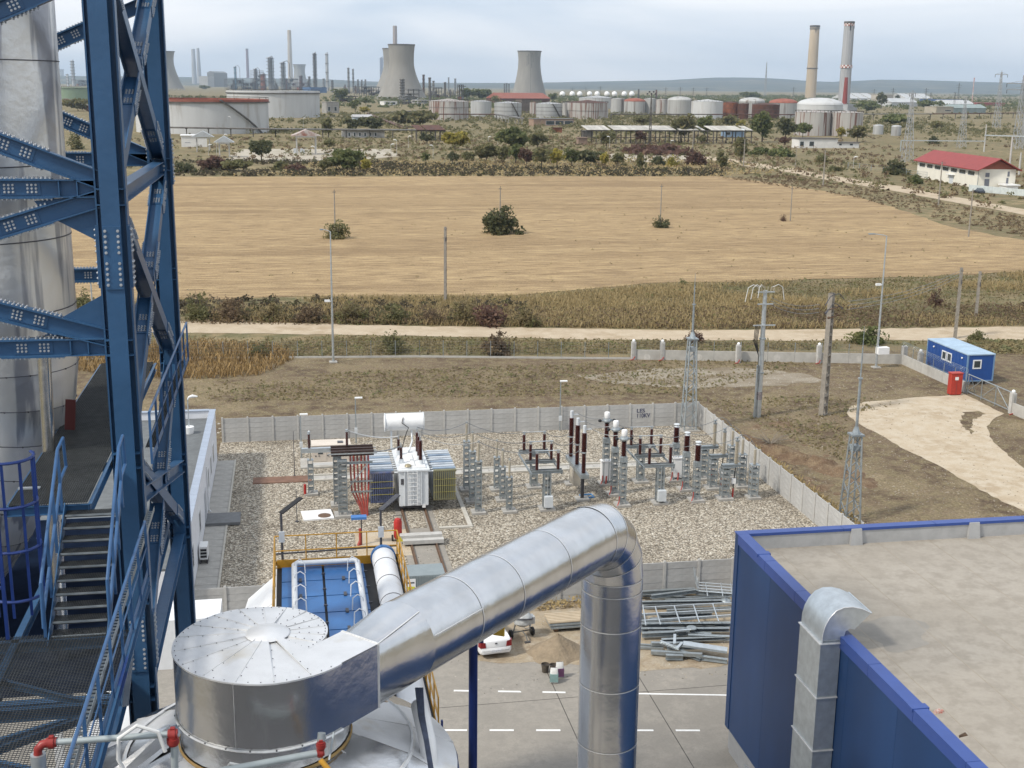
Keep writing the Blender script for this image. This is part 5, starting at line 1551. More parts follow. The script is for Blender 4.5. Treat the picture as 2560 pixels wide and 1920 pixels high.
# slanting white housing on its left
m = MB()
m.hexa([(-3.4, 30, 0), (EX0 - 0.12, 30, 0), (EX0 - 0.12, 42.6, 0), (-3.4, 42.6, 0), (-3.4, 30, 9.2), (EX0 - 0.12, 30, 10.7), (EX0 - 0.12, 42.6, 10.7), (-1.9, 42.6, 9.9)])
t2 = thing("sloped_housing", "white housing with slanted roof on the left of the blue panelled roof", "housing", (0, 0, 0))
part("shell", m, white, t2)
part("roof_seam", MB().bar((-3.0, 36.5, 9.52), (EX0 - 0.12, 36.5, 10.72), 0.04, 0.02), seam, t2)
part("roof_seam", MB().bar((-2.3, 40.2, 9.78), (EX0 - 0.12, 40.2, 10.72), 0.04, 0.02), seam, t2)
part("vent_rod", MB().cyl((-1.7, 38, 10.2), (-1.7, 38, 11.0), 0.02, None, 6), dark, t2)
# lamp arms at the corners of the guard rail
for (bx, px0, py0, px1, py1, px2, py2, lab, mt) in ((x0, 655, 1160, 658, 985, 822, 858, "black flood lamp arm on the left corner of the yellow guard rail", black), (x1, 1473, 1250, 1468, 960, 1612, 835, "grey flood lamp arm on the right corner of the yellow guard rail", dark)):
  yy = EY1 + 0.1
  b = GY(*ZT(px1, py1), yy)
  e = GY(*ZT(px2, py2), yy + 0.6)
  tt = thing("flood_lamp", lab, "lamp", (b.x, yy, RZ), 0, "flood lamp arms on the enclosure")
  part("pole", MB().cyl((0, 0, 0), (0, 0, b.z - RZ), 0.045, None, 8), dark, tt)
  m = MB()
  o = V(b.x, yy, RZ)
  m.bar(b - o, e - o, 0.22, 0.04)
  part("lamp_panel", m, mt, tt)
  part("switch_box", MB().bb(-0.1, -0.12, 0.9, 0.1, -0.04, 1.3), lgrey, tt)
# white casing pieces lower down
q0, q1 = G(1035, 1700, 9.0), G(1100, 1842, 9.0)
t = thing("white_duct", "white box duct with a scorched round stain right of the cone roof", "duct", (q1.x, q1.y, 0))
part("casing", MB().bb(q0.x - q1.x - 2.0, -0.3, 0.0, 0.05, q0.y - q1.y + 1.5, 9.0), white, t)
part("stain", MB().cyl((-0.4, 1.0, 9.001), (-0.4, 1.0, 9.006), 0.42, None, 24), M("scorch", (0.2, 0.17, 0.14), 0.9, 0, 0.5, 5, c2=(0.6, 0.58, 0.55)), t)
part("corner_bracket", MB().bb(0.06, 0.2, 7.4, 0.12, 0.3, 9.4), blue_cage, t)
p0 = AT(1060, 1850, 24)
solo("curved_white_pipe", MB().tube([(0, 0.9, 0.25), (0.02, 0.4, 0.2), (0.06, 0, 0), (0.1, -0.2, -0.5), (0.12, -0.25, -1.2), (0.12, -0.25, -3.0)], 0.17, 16), white_clean, "white bent pipe beside the rim of the cone roof", "pipe", tuple(p0))
cbm_ = MB()
for k in range(5):
  cbm_.tube([tuple(AT(1040 + 4 * k, 1720, 24.5)), tuple(AT(1048 + 3 * k, 1790, 24)), tuple(AT(1062 + 2 * k, 1850, 23.4)), tuple(AT(1075 + 2 * k, 1930, 23))], 0.022, 5)
solo("cable_bundle", cbm_, M("cable_mix", (0.03, 0.04, 0.07), 0.5, 0, 0.3, 8), "dark cable bundle running down beside the cone roof rim", "cables")
t = thing("white_duct", "white insulated duct glimpsed through the open stairs", "duct", (-6.5, 45, 0))
part("casing", MB().bb(-4, 0, 6.2, 3.4, 1.8, 8.2), white, t)
part("leg", MB().bb(2.6, 0.2, 0, 2.9, 0.6, 6.2), white, t)
part("leg", MB().bb(-3.0, 0.2, 0, -2.7, 0.6, 6.2), white, t)
q0 = G(300, 1712, 9.5)
t = thing("white_housing", "white steel housing seen between the lower handrail and the blue column", "housing", (q0.x, q0.y, 0))
part("casing", MB().bb(-0.9, -3.2, 0, 0.55, 0.0, 9.4), white, t)
part("lid", MB().bb(-0.95, -3.25, 9.4, 0.6, 0.05, 9.47), white, t)
t = thing("grey_cabin", "grey corrugated cabin with a small white notice behind the silver pipe", "cabin", tuple(V(G(1032, 1441, 2.5).x, G(1032, 1441, 2.5).y, 0.02)))
m = MB()
cxw = 3.6
for i in range(24):
  m.bb(-1.9 + i * 0.15, -0.03, 0.05, -1.9 + i * 0.15 + 0.08, 0.0, 2.45)
part("corrugated_front", m.bb(-1.9, 0.001, 0.0, 1.75, 1.6, 2.5), M("cabin_grey", (0.25, 0.29, 0.30), 0.5, 0.2, 0.06, 3), t)
nt = part("notice", MB().bb(-0.75, -0.055, 1.1, 0.15, -0.035, 2.35), white_clean, t)
part("notice_band", MB().bb(-0.7, -0.062, 1.75, 0.1, -0.056, 1.92), M("notice_yellow", (0.62, 0.62, 0.06), 0.5, 0, 0.03, 3), nt)
part("notice_mark", MB().cyl((-0.52, -0.062, 2.13), (-0.52, -0.056, 2.13), 0.1, None, 16), M("notice_green", (0.10, 0.30, 0.12), 0.5, 0, 0.03, 3), nt)
part("notice_text", MB().bb(-0.38, -0.062, 2.1, 0.08, -0.056, 2.18), dark, nt)
part("notice_text", MB().bb(-0.66, -0.062, 1.5, 0.0, -0.056, 1.6), dark, nt)
# ------------------------------------------------------------------ blue hall on the right
HX, HY, HZ = 17.95, 46.45, 10.0
fb = M("facade_blue", (0.011, 0.043, 0.13), 0.45, 0, 0.10, 0.5, 0.03, 14, stretch=(1, 1, 0.3))
fbl = M("coping_blue", (0.035, 0.075, 0.27), 0.4, 0, 0.05, 2)
pgrey = M("plinth_grey", (0.33, 0.33, 0.33), 0.7, 0, 0.06, 2)
roofm = ground_mat("roof_membrane", [(0.355, 0.322, 0.275), (0.33, 0.298, 0.252), (0.365, 0.332, 0.285), (0.30, 0.27, 0.228)], (0.12, 0.35, 1.3), None, 0.06, 4, fine=0.06, fscale=6)
t = thing("blue_hall", "large hall with blue metal facade and flat beige roof at lower right", "building", (HX, HY, 0))
PLZ = GY(1808, 1813, HY).z
XR, YB = 34.0, -42.0
def profiled(w, z0, z1):
  m = MB().bb(0.105, -w + 0.006, z0, 0.2, -0.006, z1)
  return m
PW = 3.5
for i in range(12):
  part("facade_panel", lambda: profiled(PW, PLZ, HZ - 0.42), fb, t, (-0.105, -0.35 - i * PW, 0), key=("facpan",))
  part("plinth_panel", lambda: MB().bb(0.0, -PW + 0.01, 0, 0.08, -0.01, PLZ - 0.02), pgrey, t, (0.06, -0.35 - i * PW, 0), key=("plpan",))
part("plinth_step", MB().bb(-0.03, -8.0, 0, 0.055, -2.4, PLZ - 0.5), galv_lt, t)
part("corner_trim", MB().bb(-0.03, -0.36, PLZ, 0.18, 0.03, HZ - 0.05), fb, t)
part("core_wall", MB().bb(0.15, YB, 0, XR, -0.01, HZ - 0.75), pgrey, t)
part("far_facade", MB().bb(0.19, -0.009, PLZ, XR, 0.02, HZ - 0.42), fb, t)
# parapet and copings
part("parapet", MB().bb(0.1, YB, HZ - 0.75, 0.34, -0.26, HZ - 0.05), pgrey, t)
part("parapet", MB().bb(0.1, -0.25, HZ - 0.75, XR, -0.02, HZ - 0.05), pgrey, t)
for i in range(14):
  part("coping", lambda: MB().bb(-0.06, -2.99, HZ - 0.05, 0.40, -0.01, HZ + 0.0).bb(-0.06, -2.99, HZ - 0.42, -0.02, -0.01, HZ - 0.05), fbl, t, (0, -0.36 - i * 3.0, 0), key=("hcop",))
part("coping", MB().bb(-0.06, -0.36, HZ - 0.05, 0.4, 0.06, HZ - 0.001), fbl, t)
for i in range(8):
  part("coping", lambda: MB().bb(0.01, -0.32, HZ - 0.05, 4.19, 0.06, HZ + 0.0).bb(0.01, -0.36, HZ - 0.12, 4.19, -0.32, HZ + 0.0), fbl, t, (0.4 + i * 4.2, 0, 0), key=("hcop2",))
flash = M("flashing_grey", (0.40, 0.40, 0.395), 0.55, 0.1, 0.08, 2)
part("inner_flashing", MB().bb(0.4, -0.32, HZ - 0.72, XR, -0.26, HZ - 0.13), flash, t)
for xx in (4.9 + 0.0, 10.3, 15.7):
  part("pilaster", MB().hexa([(xx, -0.5, HZ - 0.73), (xx + 0.55, -0.5, HZ - 0.73), (xx + 0.55, -0.325, HZ - 0.73), (xx, -0.325, HZ - 0.73), (xx + 0.05, -0.42, HZ - 0.02), (xx + 0.5, -0.42, HZ - 0.02), (xx + 0.5, -0.325, HZ - 0.02), (xx + 0.05, -0.325, HZ - 0.02)]), flash, t)
part("roof_sheet", MB().bb(0.34, YB, HZ - 0.75, XR, -0.25, HZ - 0.72), roofm, t)
for k in range(7):
  part("roof_seam", MB().bb(1.6 + k * 2.3, YB, HZ - 0.72, 1.63 + k * 2.3, -0.3, HZ - 0.716), M("roof_seam", (0.31, 0.27, 0.215), 0.8, 0, 0.1, 2), t)
pst = G(*zoomed(1800, 1260, 2.513)(1090, 815), HZ - 0.72) - V(HX, HY, 0)
part("puddle_stain", MB().add([(pst.x + (1.25 + 0.35 * math.sin(3 * a) + 0.2 * math.sin(7 * a)) * math.cos(a), pst.y + 1.5 * (1.1 + 0.3 * math.sin(2 * a + 1)) * math.sin(a), HZ - 0.7165) for a in [i * math.pi / 18 for i in range(36)]], [tuple(range(36))]), M("damp_membrane", (0.27, 0.25, 0.218), 0.7, 0, 0.16, 0.9), t)
for yy in (-2.5, -8.5, -15.2):
  part("coping_joint", MB().bb(-0.09, yy - 0.14, HZ - 0.1, 0.47, yy + 0.14, HZ + 0.012), fbl, t)
part("wall_seam", MB().bb(-0.012, -20.1, PLZ, 0.0, -19.95, HZ - 0.6), fbl, t)
# debris in the roof corner
dm = MB()
for k in range(26):
  a = random.uniform(0, 6.28)
  r = random.uniform(0, 0.32)
  dm.bar((0.62 + r * math.cos(a), -1.6 + 2.2 * r * math.sin(a), HZ - 0.715), (0.62 + r * math.cos(a) + random.uniform(-.12, .12), -1.6 + 2.2 * r * math.sin(a) + random.uniform(-.12, .12), HZ - 0.66), 0.06, 0.03)
o = part("leaf_litter", dm, M("wet_litter", (0.05, 0.035, 0.025), 0.9, 0, 0.4, 8), None, (HX, HY, 0), kind="stuff")
o["label"] = "dark wet leaf litter in the corner of the flat roof"
q = G(1800 + 1365 / 2.513, 1260 + 1310 / 2.513, HZ - 0.72)
solo("crumpled_wrapper", MB().hexa([(-.16, -.1, 0), (.15, -.07, 0), (.12, .1, 0), (-.1, .08, 0), (-.1, -.05, .1), (.08, -.06, .07), (.1, .06, .12), (-.06, .06, .06)]).hexa([(.12, -.05, 0), (.25, 0, 0), (.2, .1, 0), (.1, .05, 0), (.13, -.03, .05), (.2, 0, .07), (.18, .07, .06), (.12, .04, .04)]), M("wrapper_red", (0.42, 0.12, 0.08), 0.6, 0, 0.5, 12, c2=(0.5, 0.45, 0.4)), "small crumpled red wrapper lying on the flat roof", "litter", tuple(q))
q = G(1800 + 1525 / 2.513, 1260 + 1455 / 2.513, HZ - 0.72)
solo("dead_leaf", MB().hexa([(-.2, -.05, 0), (.15, -.07, 0), (.2, .05, 0), (-.1, .06, 0), (-.15, -.03, .05), (.1, -.05, .03), (.14, .04, .06), (-.08, .04, .03)]), M("leaf_brown", (0.08, 0.05, 0.03), 0.8, 0, 0.3, 10), "dark dead leaf lying on the flat roof", "leaf", tuple(q), 0.3)
# square ventilation duct with a curved hood over the parapet
ZD = zoomed(1800, 1260, 2.513)
def on_x(x, y, xx):
  d = px_ray(x, y)
  return CAM + d * (xx / d.x)
DXO = HX - 0.75
yf, yb_ = on_x(*ZD(632, 885), DXO).y, on_x(*ZD(503, 752), DXO).y
t = thing("ventilation_duct", "square silver ventilation duct with a curved hood climbing the blue facade", "duct", (DXO, yf, 0))
DW = yb_ - yf
prof = [GY(*ZD(x, y), yf) for x, y in ((640, 878), (645, 820), (662, 765), (690, 715), (730, 672), (780, 650), (835, 647), (890, 658), (950, 685), (845, 788), (815, 783), (790, 800), (780, 830), (780, 870))]
pts = [(p.x - DXO, 0, p.z) for p in prof]
z_top = prof[0].z
part("hood", MB().extrude(pts, (0, DW, 0)), galv_lt, t)
part("hood_rim", MB().bar((pts[8][0], -0.02, pts[8][2]), (pts[8][0], DW + 0.02, pts[8][2]), 0.05, 0.05), galv_lt, t)
part("side_edge", MB().tube([(p[0], -0.012, p[2]) for p in pts[:9]], 0.016, 6), seam, t)
fac = galv_lt
zs_ = [z_top - 0.0, z_top - 2.0, z_top - 4.0, z_top - 6.0, 0.0]
for a, b in zip(zs_[:-1], zs_[1:]):
  part("duct_section", MB().bb(0, 0, b + 0.01, 0.72, DW, a - 0.01), fac, t)
  part("flange", MB().bb(-0.05, -0.05, a - 0.035, 0.74, DW + 0.05, a - 0.0), seam, t)
m = MB()
part("wall_bracket", MB().bb(0.1, -0.02, z_top + 0.04, 1.0, 0.25, z_top + 0.1), galv, t)
# ------------------------------------------------------------------ things standing about in the yard
# white saloon car seen from behind
cq = G(*Z5(812, 728))
car = thing("parked_car", "white saloon car parked beyond the silver pipe, seen from behind", "car", (cq.x + 0.12, cq.y + 0.1, 0.024), math.radians(6))
cw = M("car_white", (0.80, 0.80, 0.80), 0.25, 0, 0.02, 3, spec=0.6)
def loft(stations):
  m = MB()
  n = len(stations[0][1])
  for y, ring in stations:
    m.v += [(x, y, z) for x, z in ring]
  for i in range(len(stations) - 1):
    m.f += [(i * n + k, i * n + (k + 1) % n, (i + 1) * n + (k + 1) % n, (i + 1) * n + k) for k in range(n)]
  m.f += [tuple(reversed(range(n))), tuple(range((len(stations) - 1) * n, len(stations) * n))]
  return m
def ringc(w, zb, zs, zt, wt):
  return [(-w * 0.92, zb), (w * 0.92, zb), (w, zb + 0.12), (w * 1.0, zs), (w * 0.97, zs + (zt - zs) * 0.6), (wt, zt), (-wt, zt), (-w * 0.97, zs + (zt - zs) * 0.6), (-w * 1.0, zs), (-w, zb + 0.12)]
part("body", loft([(0.0, ringc(0.74, 0.42, 0.78, 0.93, 0.66)), (0.05, ringc(0.80, 0.32, 0.78, 0.99, 0.70)), (0.14, ringc(0.84, 0.26, 0.76, 1.03, 0.73)), (0.3, ringc(0.85, 0.24, 0.72, 1.05, 0.74)), (0.75, ringc(0.865, 0.22, 0.75, 1.04, 0.76)), (1.4, ringc(0.87, 0.22, 0.75, 1.0, 0.78)), (2.6, ringc(0.87, 0.22, 0.73, 0.96, 0.78)), (3.3, ringc(0.86, 0.22, 0.70, 0.93, 0.72)), (3.95, ringc(0.82, 0.24, 0.62, 0.80, 0.62)), (4.22, ringc(0.72, 0.3, 0.52, 0.62, 0.55))]), cw, car)
part("cabin", loft([(0.62, [(-0.70, 1.0), (0.70, 1.0), (0.68, 1.04), (-0.68, 1.04)]), (1.12, [(-0.77, 0.95), (0.77, 0.95), (0.60, 1.43), (-0.60, 1.43)]), (1.5, [(-0.78, 0.95), (0.78, 0.95), (0.58, 1.50), (-0.58, 1.50)]), (2.35, [(-0.78, 0.94), (0.78, 0.94), (0.58, 1.51), (-0.58, 1.51)]), (2.6, [(-0.77, 0.94), (0.77, 0.94), (0.57, 1.46), (-0.57, 1.46)]), (3.2, [(-0.70, 0.92), (0.70, 0.92), (0.66, 0.97), (-0.66, 0.97)])]), cw, car)
part("rear_window", MB().add([(-0.60, 0.72, 1.085), (0.60, 0.72, 1.085), (0.54, 1.10, 1.425), (-0.54, 1.10, 1.425)], [(0, 1, 2, 3)]), glassm, car, (0, -0.008, 0.012))
for s in (-1, 1):
  part("side_window", MB().add([(s * 0.765, 1.25, 1.03), (s * 0.765, 2.65, 1.02), (s * 0.615, 2.35, 1.44), (s * 0.625, 1.3, 1.44)], [(0, 1, 2, 3)]), glassm, car, (s * 0.014, 0, 0))
  part("tail_light", MB().hexa([(s * 0.52, -0.02, 0.64), (s * 0.81, -0.01, 0.64), (s * 0.87, 0.25, 0.64), (s * 0.52, 0.14, 0.64), (s * 0.56, -0.015, 0.92), (s * 0.80, 0.0, 0.95), (s * 0.86, 0.25, 0.95), (s * 0.56, 0.14, 0.92)]), M("tail_red", (0.22, 0.012, 0.015), 0.2, 0, 0.1, 5), car)
  part("mirror", MB().box((s * 0.95, 2.75, 1.0), (0.16, 0.1, 0.13)), cw, car)
  part("bumper_reflector", MB().box((s * 0.55, 0.02, 0.40), (0.2, 0.05, 0.05)), red, car)
  for yy in (0.82, 3.35):
    w = part("wheel", lambda: MB().lathe([(0.2, -0.1), (0.29, -0.1), (0.305, -0.06), (0.305, 0.06), (0.29, 0.1), (0.2, 0.1)], 22, cap=False), black, car, (s * 0.78, yy, 0.305), key=("carw",))
    w.rotation_euler = (0, math.pi / 2, 0)
    part("rim", lambda: MB().lathe([(0.04, 0.0), (0.2, 0.03), (0.2, -0.08)], 16), galv_lt, w, key=("carrim",))
part("bumper", loft([(-0.06, ringc(0.62, 0.36, 0.46, 0.52, 0.6)), (-0.02, ringc(0.76, 0.30, 0.48, 0.58, 0.72)), (0.08, ringc(0.80, 0.29, 0.48, 0.60, 0.76))]), cw, car)
part("number_plate", MB().box((0.0, -0.072, 0.46), (0.52, 0.03, 0.12)), M("plate_white", (0.62, 0.63, 0.66), 0.4, 0, 0.25, 30, c2=(0.15, 0.15, 0.17), cut=(0.3, 0.42)), car)
part("boot_badge", MB().box((0.0, -0.008, 0.84), (0.11, 0.03, 0.06)), dark, car)
# cement mixer
cq = G(*Z5(1075, 575))
mixw = M("mixer_grey", (0.50, 0.51, 0.50), 0.6, 0.1, 0.2, 4)
t = thing("cement_mixer", "small grey cement mixer standing behind the white car", "mixer", (cq.x, cq.y + 0.6, 0.024), 0.2)
dr = part("drum", MB().lathe([(0.16, -0.42), (0.42, -0.3), (0.5, 0.0), (0.48, 0.12), (0.3, 0.42), (0.2, 0.5), (0.17, 0.48), (0.27, 0.4)], 20, cap=False), mixw, t, (0, 0, 1.05))
dr.rotation_euler = (math.radians(-14), math.radians(8), 0)
part("drum_ring", MB().lathe([(0.5, -0.03), (0.56, -0.03), (0.56, 0.04), (0.5, 0.04)], 20, cap=False), dark, dr, (0, 0, 0.02))
part("drum_mouth", MB().lathe([(0.2, 0.485), (0.02, 0.48)], 16, cap=False), black, dr)
part("frame", MB().tube([(-0.55, 0.0, 0.2), (-0.45, 0, 0.6), (-0.35, 0, 1.0)], 0.04, 8).tube([(0.45, 0.0, 0.2), (0.42, 0, 0.6), (0.35, 0, 1.0)], 0.04, 8).tube([(-0.5, 0, 0.35), (0.5, 0, 0.35)], 0.04, 8).tube([(0, 0, 0.35), (0, -0.5, 0.3), (0.02, -0.7, 0.05)], 0.035, 8), M("mixer_frame", (0.16, 0.16, 0.15), 0.7, 0.2, 0.3, 6), t)
part("foot", MB().bb(-0.14, -0.78, 0, 0.16, -0.62, 0.06), dark, t)
part("handwheel", MB().tube([(0.22 * math.cos(a), -0.36 + 0.03, 0.85 + 0.22 * math.sin(a)) for a in [i * math.pi / 8 for i in range(17)]], 0.02, 6), mixw, t, (0.1, -0.05, 0))
part("motor_box", MB().bb(0.36, -0.2, 0.75, 0.62, 0.2, 1.15), mixw, t)
for s in (-1, 1):
  part("wheel", lambda: MB().cyl((-0.06, 0, 0), (0.06, 0, 0), 0.22, None, 16), black, t, (s * 0.6, 0.1, 0.22), key=("mixw",))
# sand heap
sq0 = G(*Z5(1350, 690))
sm = MB()
rings, segs = 9, 30
for i in range(rings + 1):
  f = i / rings
  for k in range(segs):
    a = 2 * math.pi * k / segs
    lump = 1 + 0.10 * math.sin(3 * a + 1) + 0.05 * math.sin(7 * a) + random.uniform(-0.02, 0.02)
    r = 1.6 * f * lump
    sm.v.append((r * math.cos(a) * 1.0, r * math.sin(a) * 0.8, 1.08 * (1 - f) ** 1.25 + (0.04 * random.random() if f < 1 else -0.02)))
for i in range(rings):
  for k in range(segs):
    sm.f.append((i * segs + k, i * segs + (k + 1) % segs, (i + 1) * segs + (k + 1) % segs, (i + 1) * segs + k))
solo("sand_heap", sm, M("damp_sand", (0.26, 0.205, 0.14), 0.95, 0, 0.15, 3, 0.5, 8), "cone-shaped heap of brown sand beside the thick vertical pipe", "sand heap", (sq0.x + 0.1, sq0.y + 0.2, 0.03))
# panel stack
pq = G(*Z5(1290, 500))
t = thing("panel_stack", "stack of ribbed cream wall panels lying behind the sand heap", "panels", (pq.x, pq.y, 0.03), 0.03)
cream = M("panel_cream", (0.50, 0.415, 0.30), 0.6, 0, 0.08, 2, rnd=0.06)
for k in range(3):
  def pan():
    m = MB().bb(0, 0, 0, 5.2, 1.15, 0.07)
    for i in range(6):
      m.bb(0, 0.06 + i * 0.19, 0.07, 5.2, 0.15 + i * 0.19, 0.105)
    return m
  o_ = part("panel", pan, cream if k == 2 else galv, t, (0.05 * (2 - k), 0.06 * k, 0.2 + k * 0.14), key=("pan", k == 2))
part("bearer", MB().bb(0.3, 0.1, 0, 0.5, 1.2, 0.2).bb(4.2, 0.1, 0, 4.4, 1.2, 0.2), rust, t)
# buckets and bags
for (x, y, lab) in ((1254, 832, "empty brown bucket left of the cement bags"), (1325, 838, "brown bucket with wet mix behind the cement bags")):
  q = G(*Z5(x, y))
  t = thing("bucket", lab, "bucket", (q.x, q.y, 0.03), 0, "buckets by the sand heap")
  part("pail", lambda: MB().lathe([(0.15, 0), (0.2, 0.4), (0.215, 0.4), (0.215, 0.42), (0.19, 0.42), (0.14, 0.03), (0.01, 0.03)], 18, cap=False), M("bucket_brown", (0.085, 0.07, 0.055), 0.7, 0, 0.2, 6), t, key=("pail",))
  part("handle", lambda: MB().tube([(-0.21, 0, 0.4), (-0.16, -0.1, 0.44), (0, -0.15, 0.45), (0.16, -0.1, 0.44), (0.21, 0, 0.4)], 0.008, 5), dark, t, key=("pailh",))
def bag(x, y, h, c1, c2, lab):
  q = G(*Z5(x, y))
  t = thing("cement_bag", lab, "bag", (q.x, q.y, 0.03), random.uniform(-0.3, 0.3), "paper bags by the sand heap")
  st = [(0.0, 0.17, 0.08), (0.08, 0.2, 0.12), (0.3, 0.2, 0.13), (0.6, 0.19, 0.12), (0.85, 0.18, 0.08), (1.0, 0.17, 0.02)]
  m = MB()
  for f, w, d in st:
    for k in range(14):
      a = 2 * math.pi * k / 14
      m.v.append((w * (abs(math.cos(a)) ** 0.6) * math.copysign(1, math.cos(a)) + random.uniform(-.008, .008), d * (abs(math.sin(a)) ** 0.6) * math.copysign(1, math.sin(a)), h * f))
  for i in range(5):
    for k in range(14):
      m.f.append((i * 14 + k, i * 14 + (k + 1) % 14, (i + 1) * 14 + (k + 1) % 14, (i + 1) * 14 + k))
  part("sack", m, M("bag_white", (0.68, 0.68, 0.66), 0.6, 0, 0.06, 5), t)
  part("printed_band", MB().hexa([(-0.205, -0.137, h * 0.1), (0.205, -0.137, h * 0.1), (0.205, 0.137, h * 0.1), (-0.205, 0.137, h * 0.1), (-0.2, -0.135, h * 0.62), (0.2, -0.135, h * 0.62), (0.2, 0.135, h * 0.62), (-0.2, 0.135, h * 0.62)]), M("bag_" + c2, c1, 0.6, 0, 0.1, 6), t)
bag(1330, 925, 0.78, (0.22, 0.34, 0.33), "teal", "white bag with teal print standing before the buckets")
bag(1378, 880, 0.82, (0.12, 0.05, 0.11), "plum", "white bag with dark purple print beside the second bucket")
# ------------------------------------------------------------------ scrap steel by the near wall
ZS = zoomed(1560, 1380, 4.88)
def scrap(a, b, za, zb_, h, w, label, kind="i", mat=galv):
  pa, pb = G(*ZS(*a), za), G(*ZS(*b), zb_)
  m = MB()
  c = (pa + pb) / 2
  o = V(c.x, c.y, 0.03)
  if kind == "i":
    m.ibeam(pa - o, pb - o, h, w, 0.02)
  elif kind == "c":
    m.channel(pa - o, pb - o, h, w, 0.015)
  else:
    m.bar(pa - o, pb - o, w, h)
  solo("scrap_beam", m, mat, label, "steel beam", tuple(o), group="loose steel beams in the scrap heap")
G5 = "galvanised steel"
rows_ = [((200, 500), (860, 460), 0.5, 0.55, 0.22, 0.2, "long {} beam nearest the wall in the scrap heap", "i"),
     ((330, 545), (880, 475), 0.75, 0.7, 0.2, 0.18, "{} beam lying aslant just in front of the wall-side beam", "i"),
     ((880, 490), (1320, 520), 0.6, 0.55, 0.24, 0.2, "{} beam under the bent railing at the heap's right end", "i"),
     ((200, 610), (1300, 590), 0.5, 0.5, 0.16, 0.2, "flat {} section behind the ladder-like frame", "c"),
     ((500, 590), (1290, 555), 0.45, 0.5, 0.1, 0.18, "thin {} strip behind the ladder-like frame", "b"),
     ((190, 880), (1300, 870), 0.35, 0.4, 0.22, 0.26, "wide {} channel in front of the ladder-like frame", "c"),
     ((200, 940), (1280, 935), 0.3, 0.35, 0.2, 0.22, "{} channel in the middle of the scrap heap", "c"),
     ((220, 1010), (760, 985), 0.3, 0.35, 0.24, 0.24, "short {} beam with end plates at the heap's left", "i"),
     ((620, 965), (800, 950), 0.55, 0.55, 0.08, 0.14, "short bright {} offcut resting on the heap", "b"),
     ((780, 1030), (1290, 1050), 0.3, 0.3, 0.24, 0.2, "{} beam behind the wide sheet piece", "i"),
     ((170, 1130), (480, 1150), 0.12, 0.12, 0.12, 0.1, "slim {} tube on the ground at the heap's left front", "b"),
     ((170, 1165), (480, 1180), 0.12, 0.12, 0.12, 0.1, "second slim {} tube on the ground at the heap's left front", "b"),
     ((720, 1120), (1260, 1200), 0.55, 0.45, 0.12, 0.5, "wide pale {} sheet piece at the heap's right front", "b"),
     ((700, 1200), (940, 1300), 0.3, 0.16, 0.16, 0.2, "{} channel slanting down at the heap's front", "c"),
     ((510, 1280), (720, 1285), 0.25, 0.2, 0.26, 0.2, "stubby {} beam end lying at the very front", "i"),
     ((880, 1280), (1260, 1330), 0.2, 0.18, 0.22, 0.2, "front-most {} beam along the right edge of the heap", "i"),
     ((450, 1090), (650, 1170), 0.5, 0.45, 0.14, 0.12, "upper arm of a bent white {} bracket", "c"),
     ((620, 1010), (615, 1120), 0.75, 0.6, 0.12, 0.14, "upright arm of a bent white {} bracket", "b"),
     ((650, 1180), (710, 1110), 0.5, 0.6, 0.12, 0.14, "short arm of a bent white {} bracket", "b")]
for a, b, za, zb_, h, w, lab, kd in rows_:
  scrap(a, b, za, zb_, h, w, lab.format(G5), kd, galv_lt if ("white" in lab or "pale" in lab or "bright" in lab) else galv)
rs_ = random.Random(5)
for k in range(16):
  y0 = 470 + k * 50
  x0 = rs_.uniform(180, 620)
  x1 = x0 + rs_.uniform(350, 800)
  scrap((x0, y0), (min(x1, 1330), y0 + rs_.uniform(-45, 45)), 0.12 + 0.25 * rs_.random(), 0.12 + 0.25 * rs_.random(), 0.18, 0.2, f"half-buried galvanised beam low in the scrap heap, {(ORD + ['thirteenth', 'fourteenth', 'fifteenth', 'sixteenth'])[k]} from the wall", rs_.choice("icb"))
# ladder-like frame
t = thing("ladder_section", "ladder-like galvanised frame lying on top of the scrap heap", "frame", tuple(G(*ZS(700, 720), 0.75)))
o = t.location.copy()
fr = [(G(*ZS(205, 685), 0.75) - o, G(*ZS(1330, 625), 0.75) - o), (G(*ZS(195, 765), 0.75) - o, G(*ZS(1330, 705), 0.75) - o), (G(*ZS(195, 845), 0.75) - o, G(*ZS(1330, 775), 0.75) - o)]
for a, b in fr:
  part("stringer", MB().bar(a, b, 0.09, 0.12), galv_lt, t)
for a, b in (((230, 650), (265, 895)), ((380, 670), (445, 885)), ((610, 655), (685, 870)), ((845, 640), (920, 865)), ((1080, 630), (1155, 850))):
  part("rung", MB().bar(G(*ZS(*a), 0.83) - o, G(*ZS(*b), 0.83) - o, 0.06, 0.06), galv_lt, t)
t = thing("railing_section", "bent railing section leaning up against the wall behind the scrap", "frame", tuple(G(*ZS(1000, 470), 0.8)))
o = t.location.copy()
for k in range(4):
  a, b = G(*ZS(910, 370 + 35 * k), 0.9 + 0.03 * k), G(*ZS(1330, 400 + 36 * k), 0.9 + 0.03 * k)
  part("rail", MB().cyl(a - o, b - o, 0.03, None, 6), galv_lt, t)
  c = GY(*ZS(852 + 18 * k, 185 + 28 * k if k < 2 else 250 + 20 * k), a.y + 0.15)
  part("bent_end", MB().tube([c - o, (c - o).lerp(a - o, 0.5) + V(-0.1, 0, -0.1), a - o], 0.03, 6), galv_lt, t)
for x in (995, 1180, 1300):
  part("stile", MB().bar(G(*ZS(x, 380), 0.95) - o, G(*ZS(x + 25, 540), 0.95) - o, 0.05, 0.05), galv_lt, t)
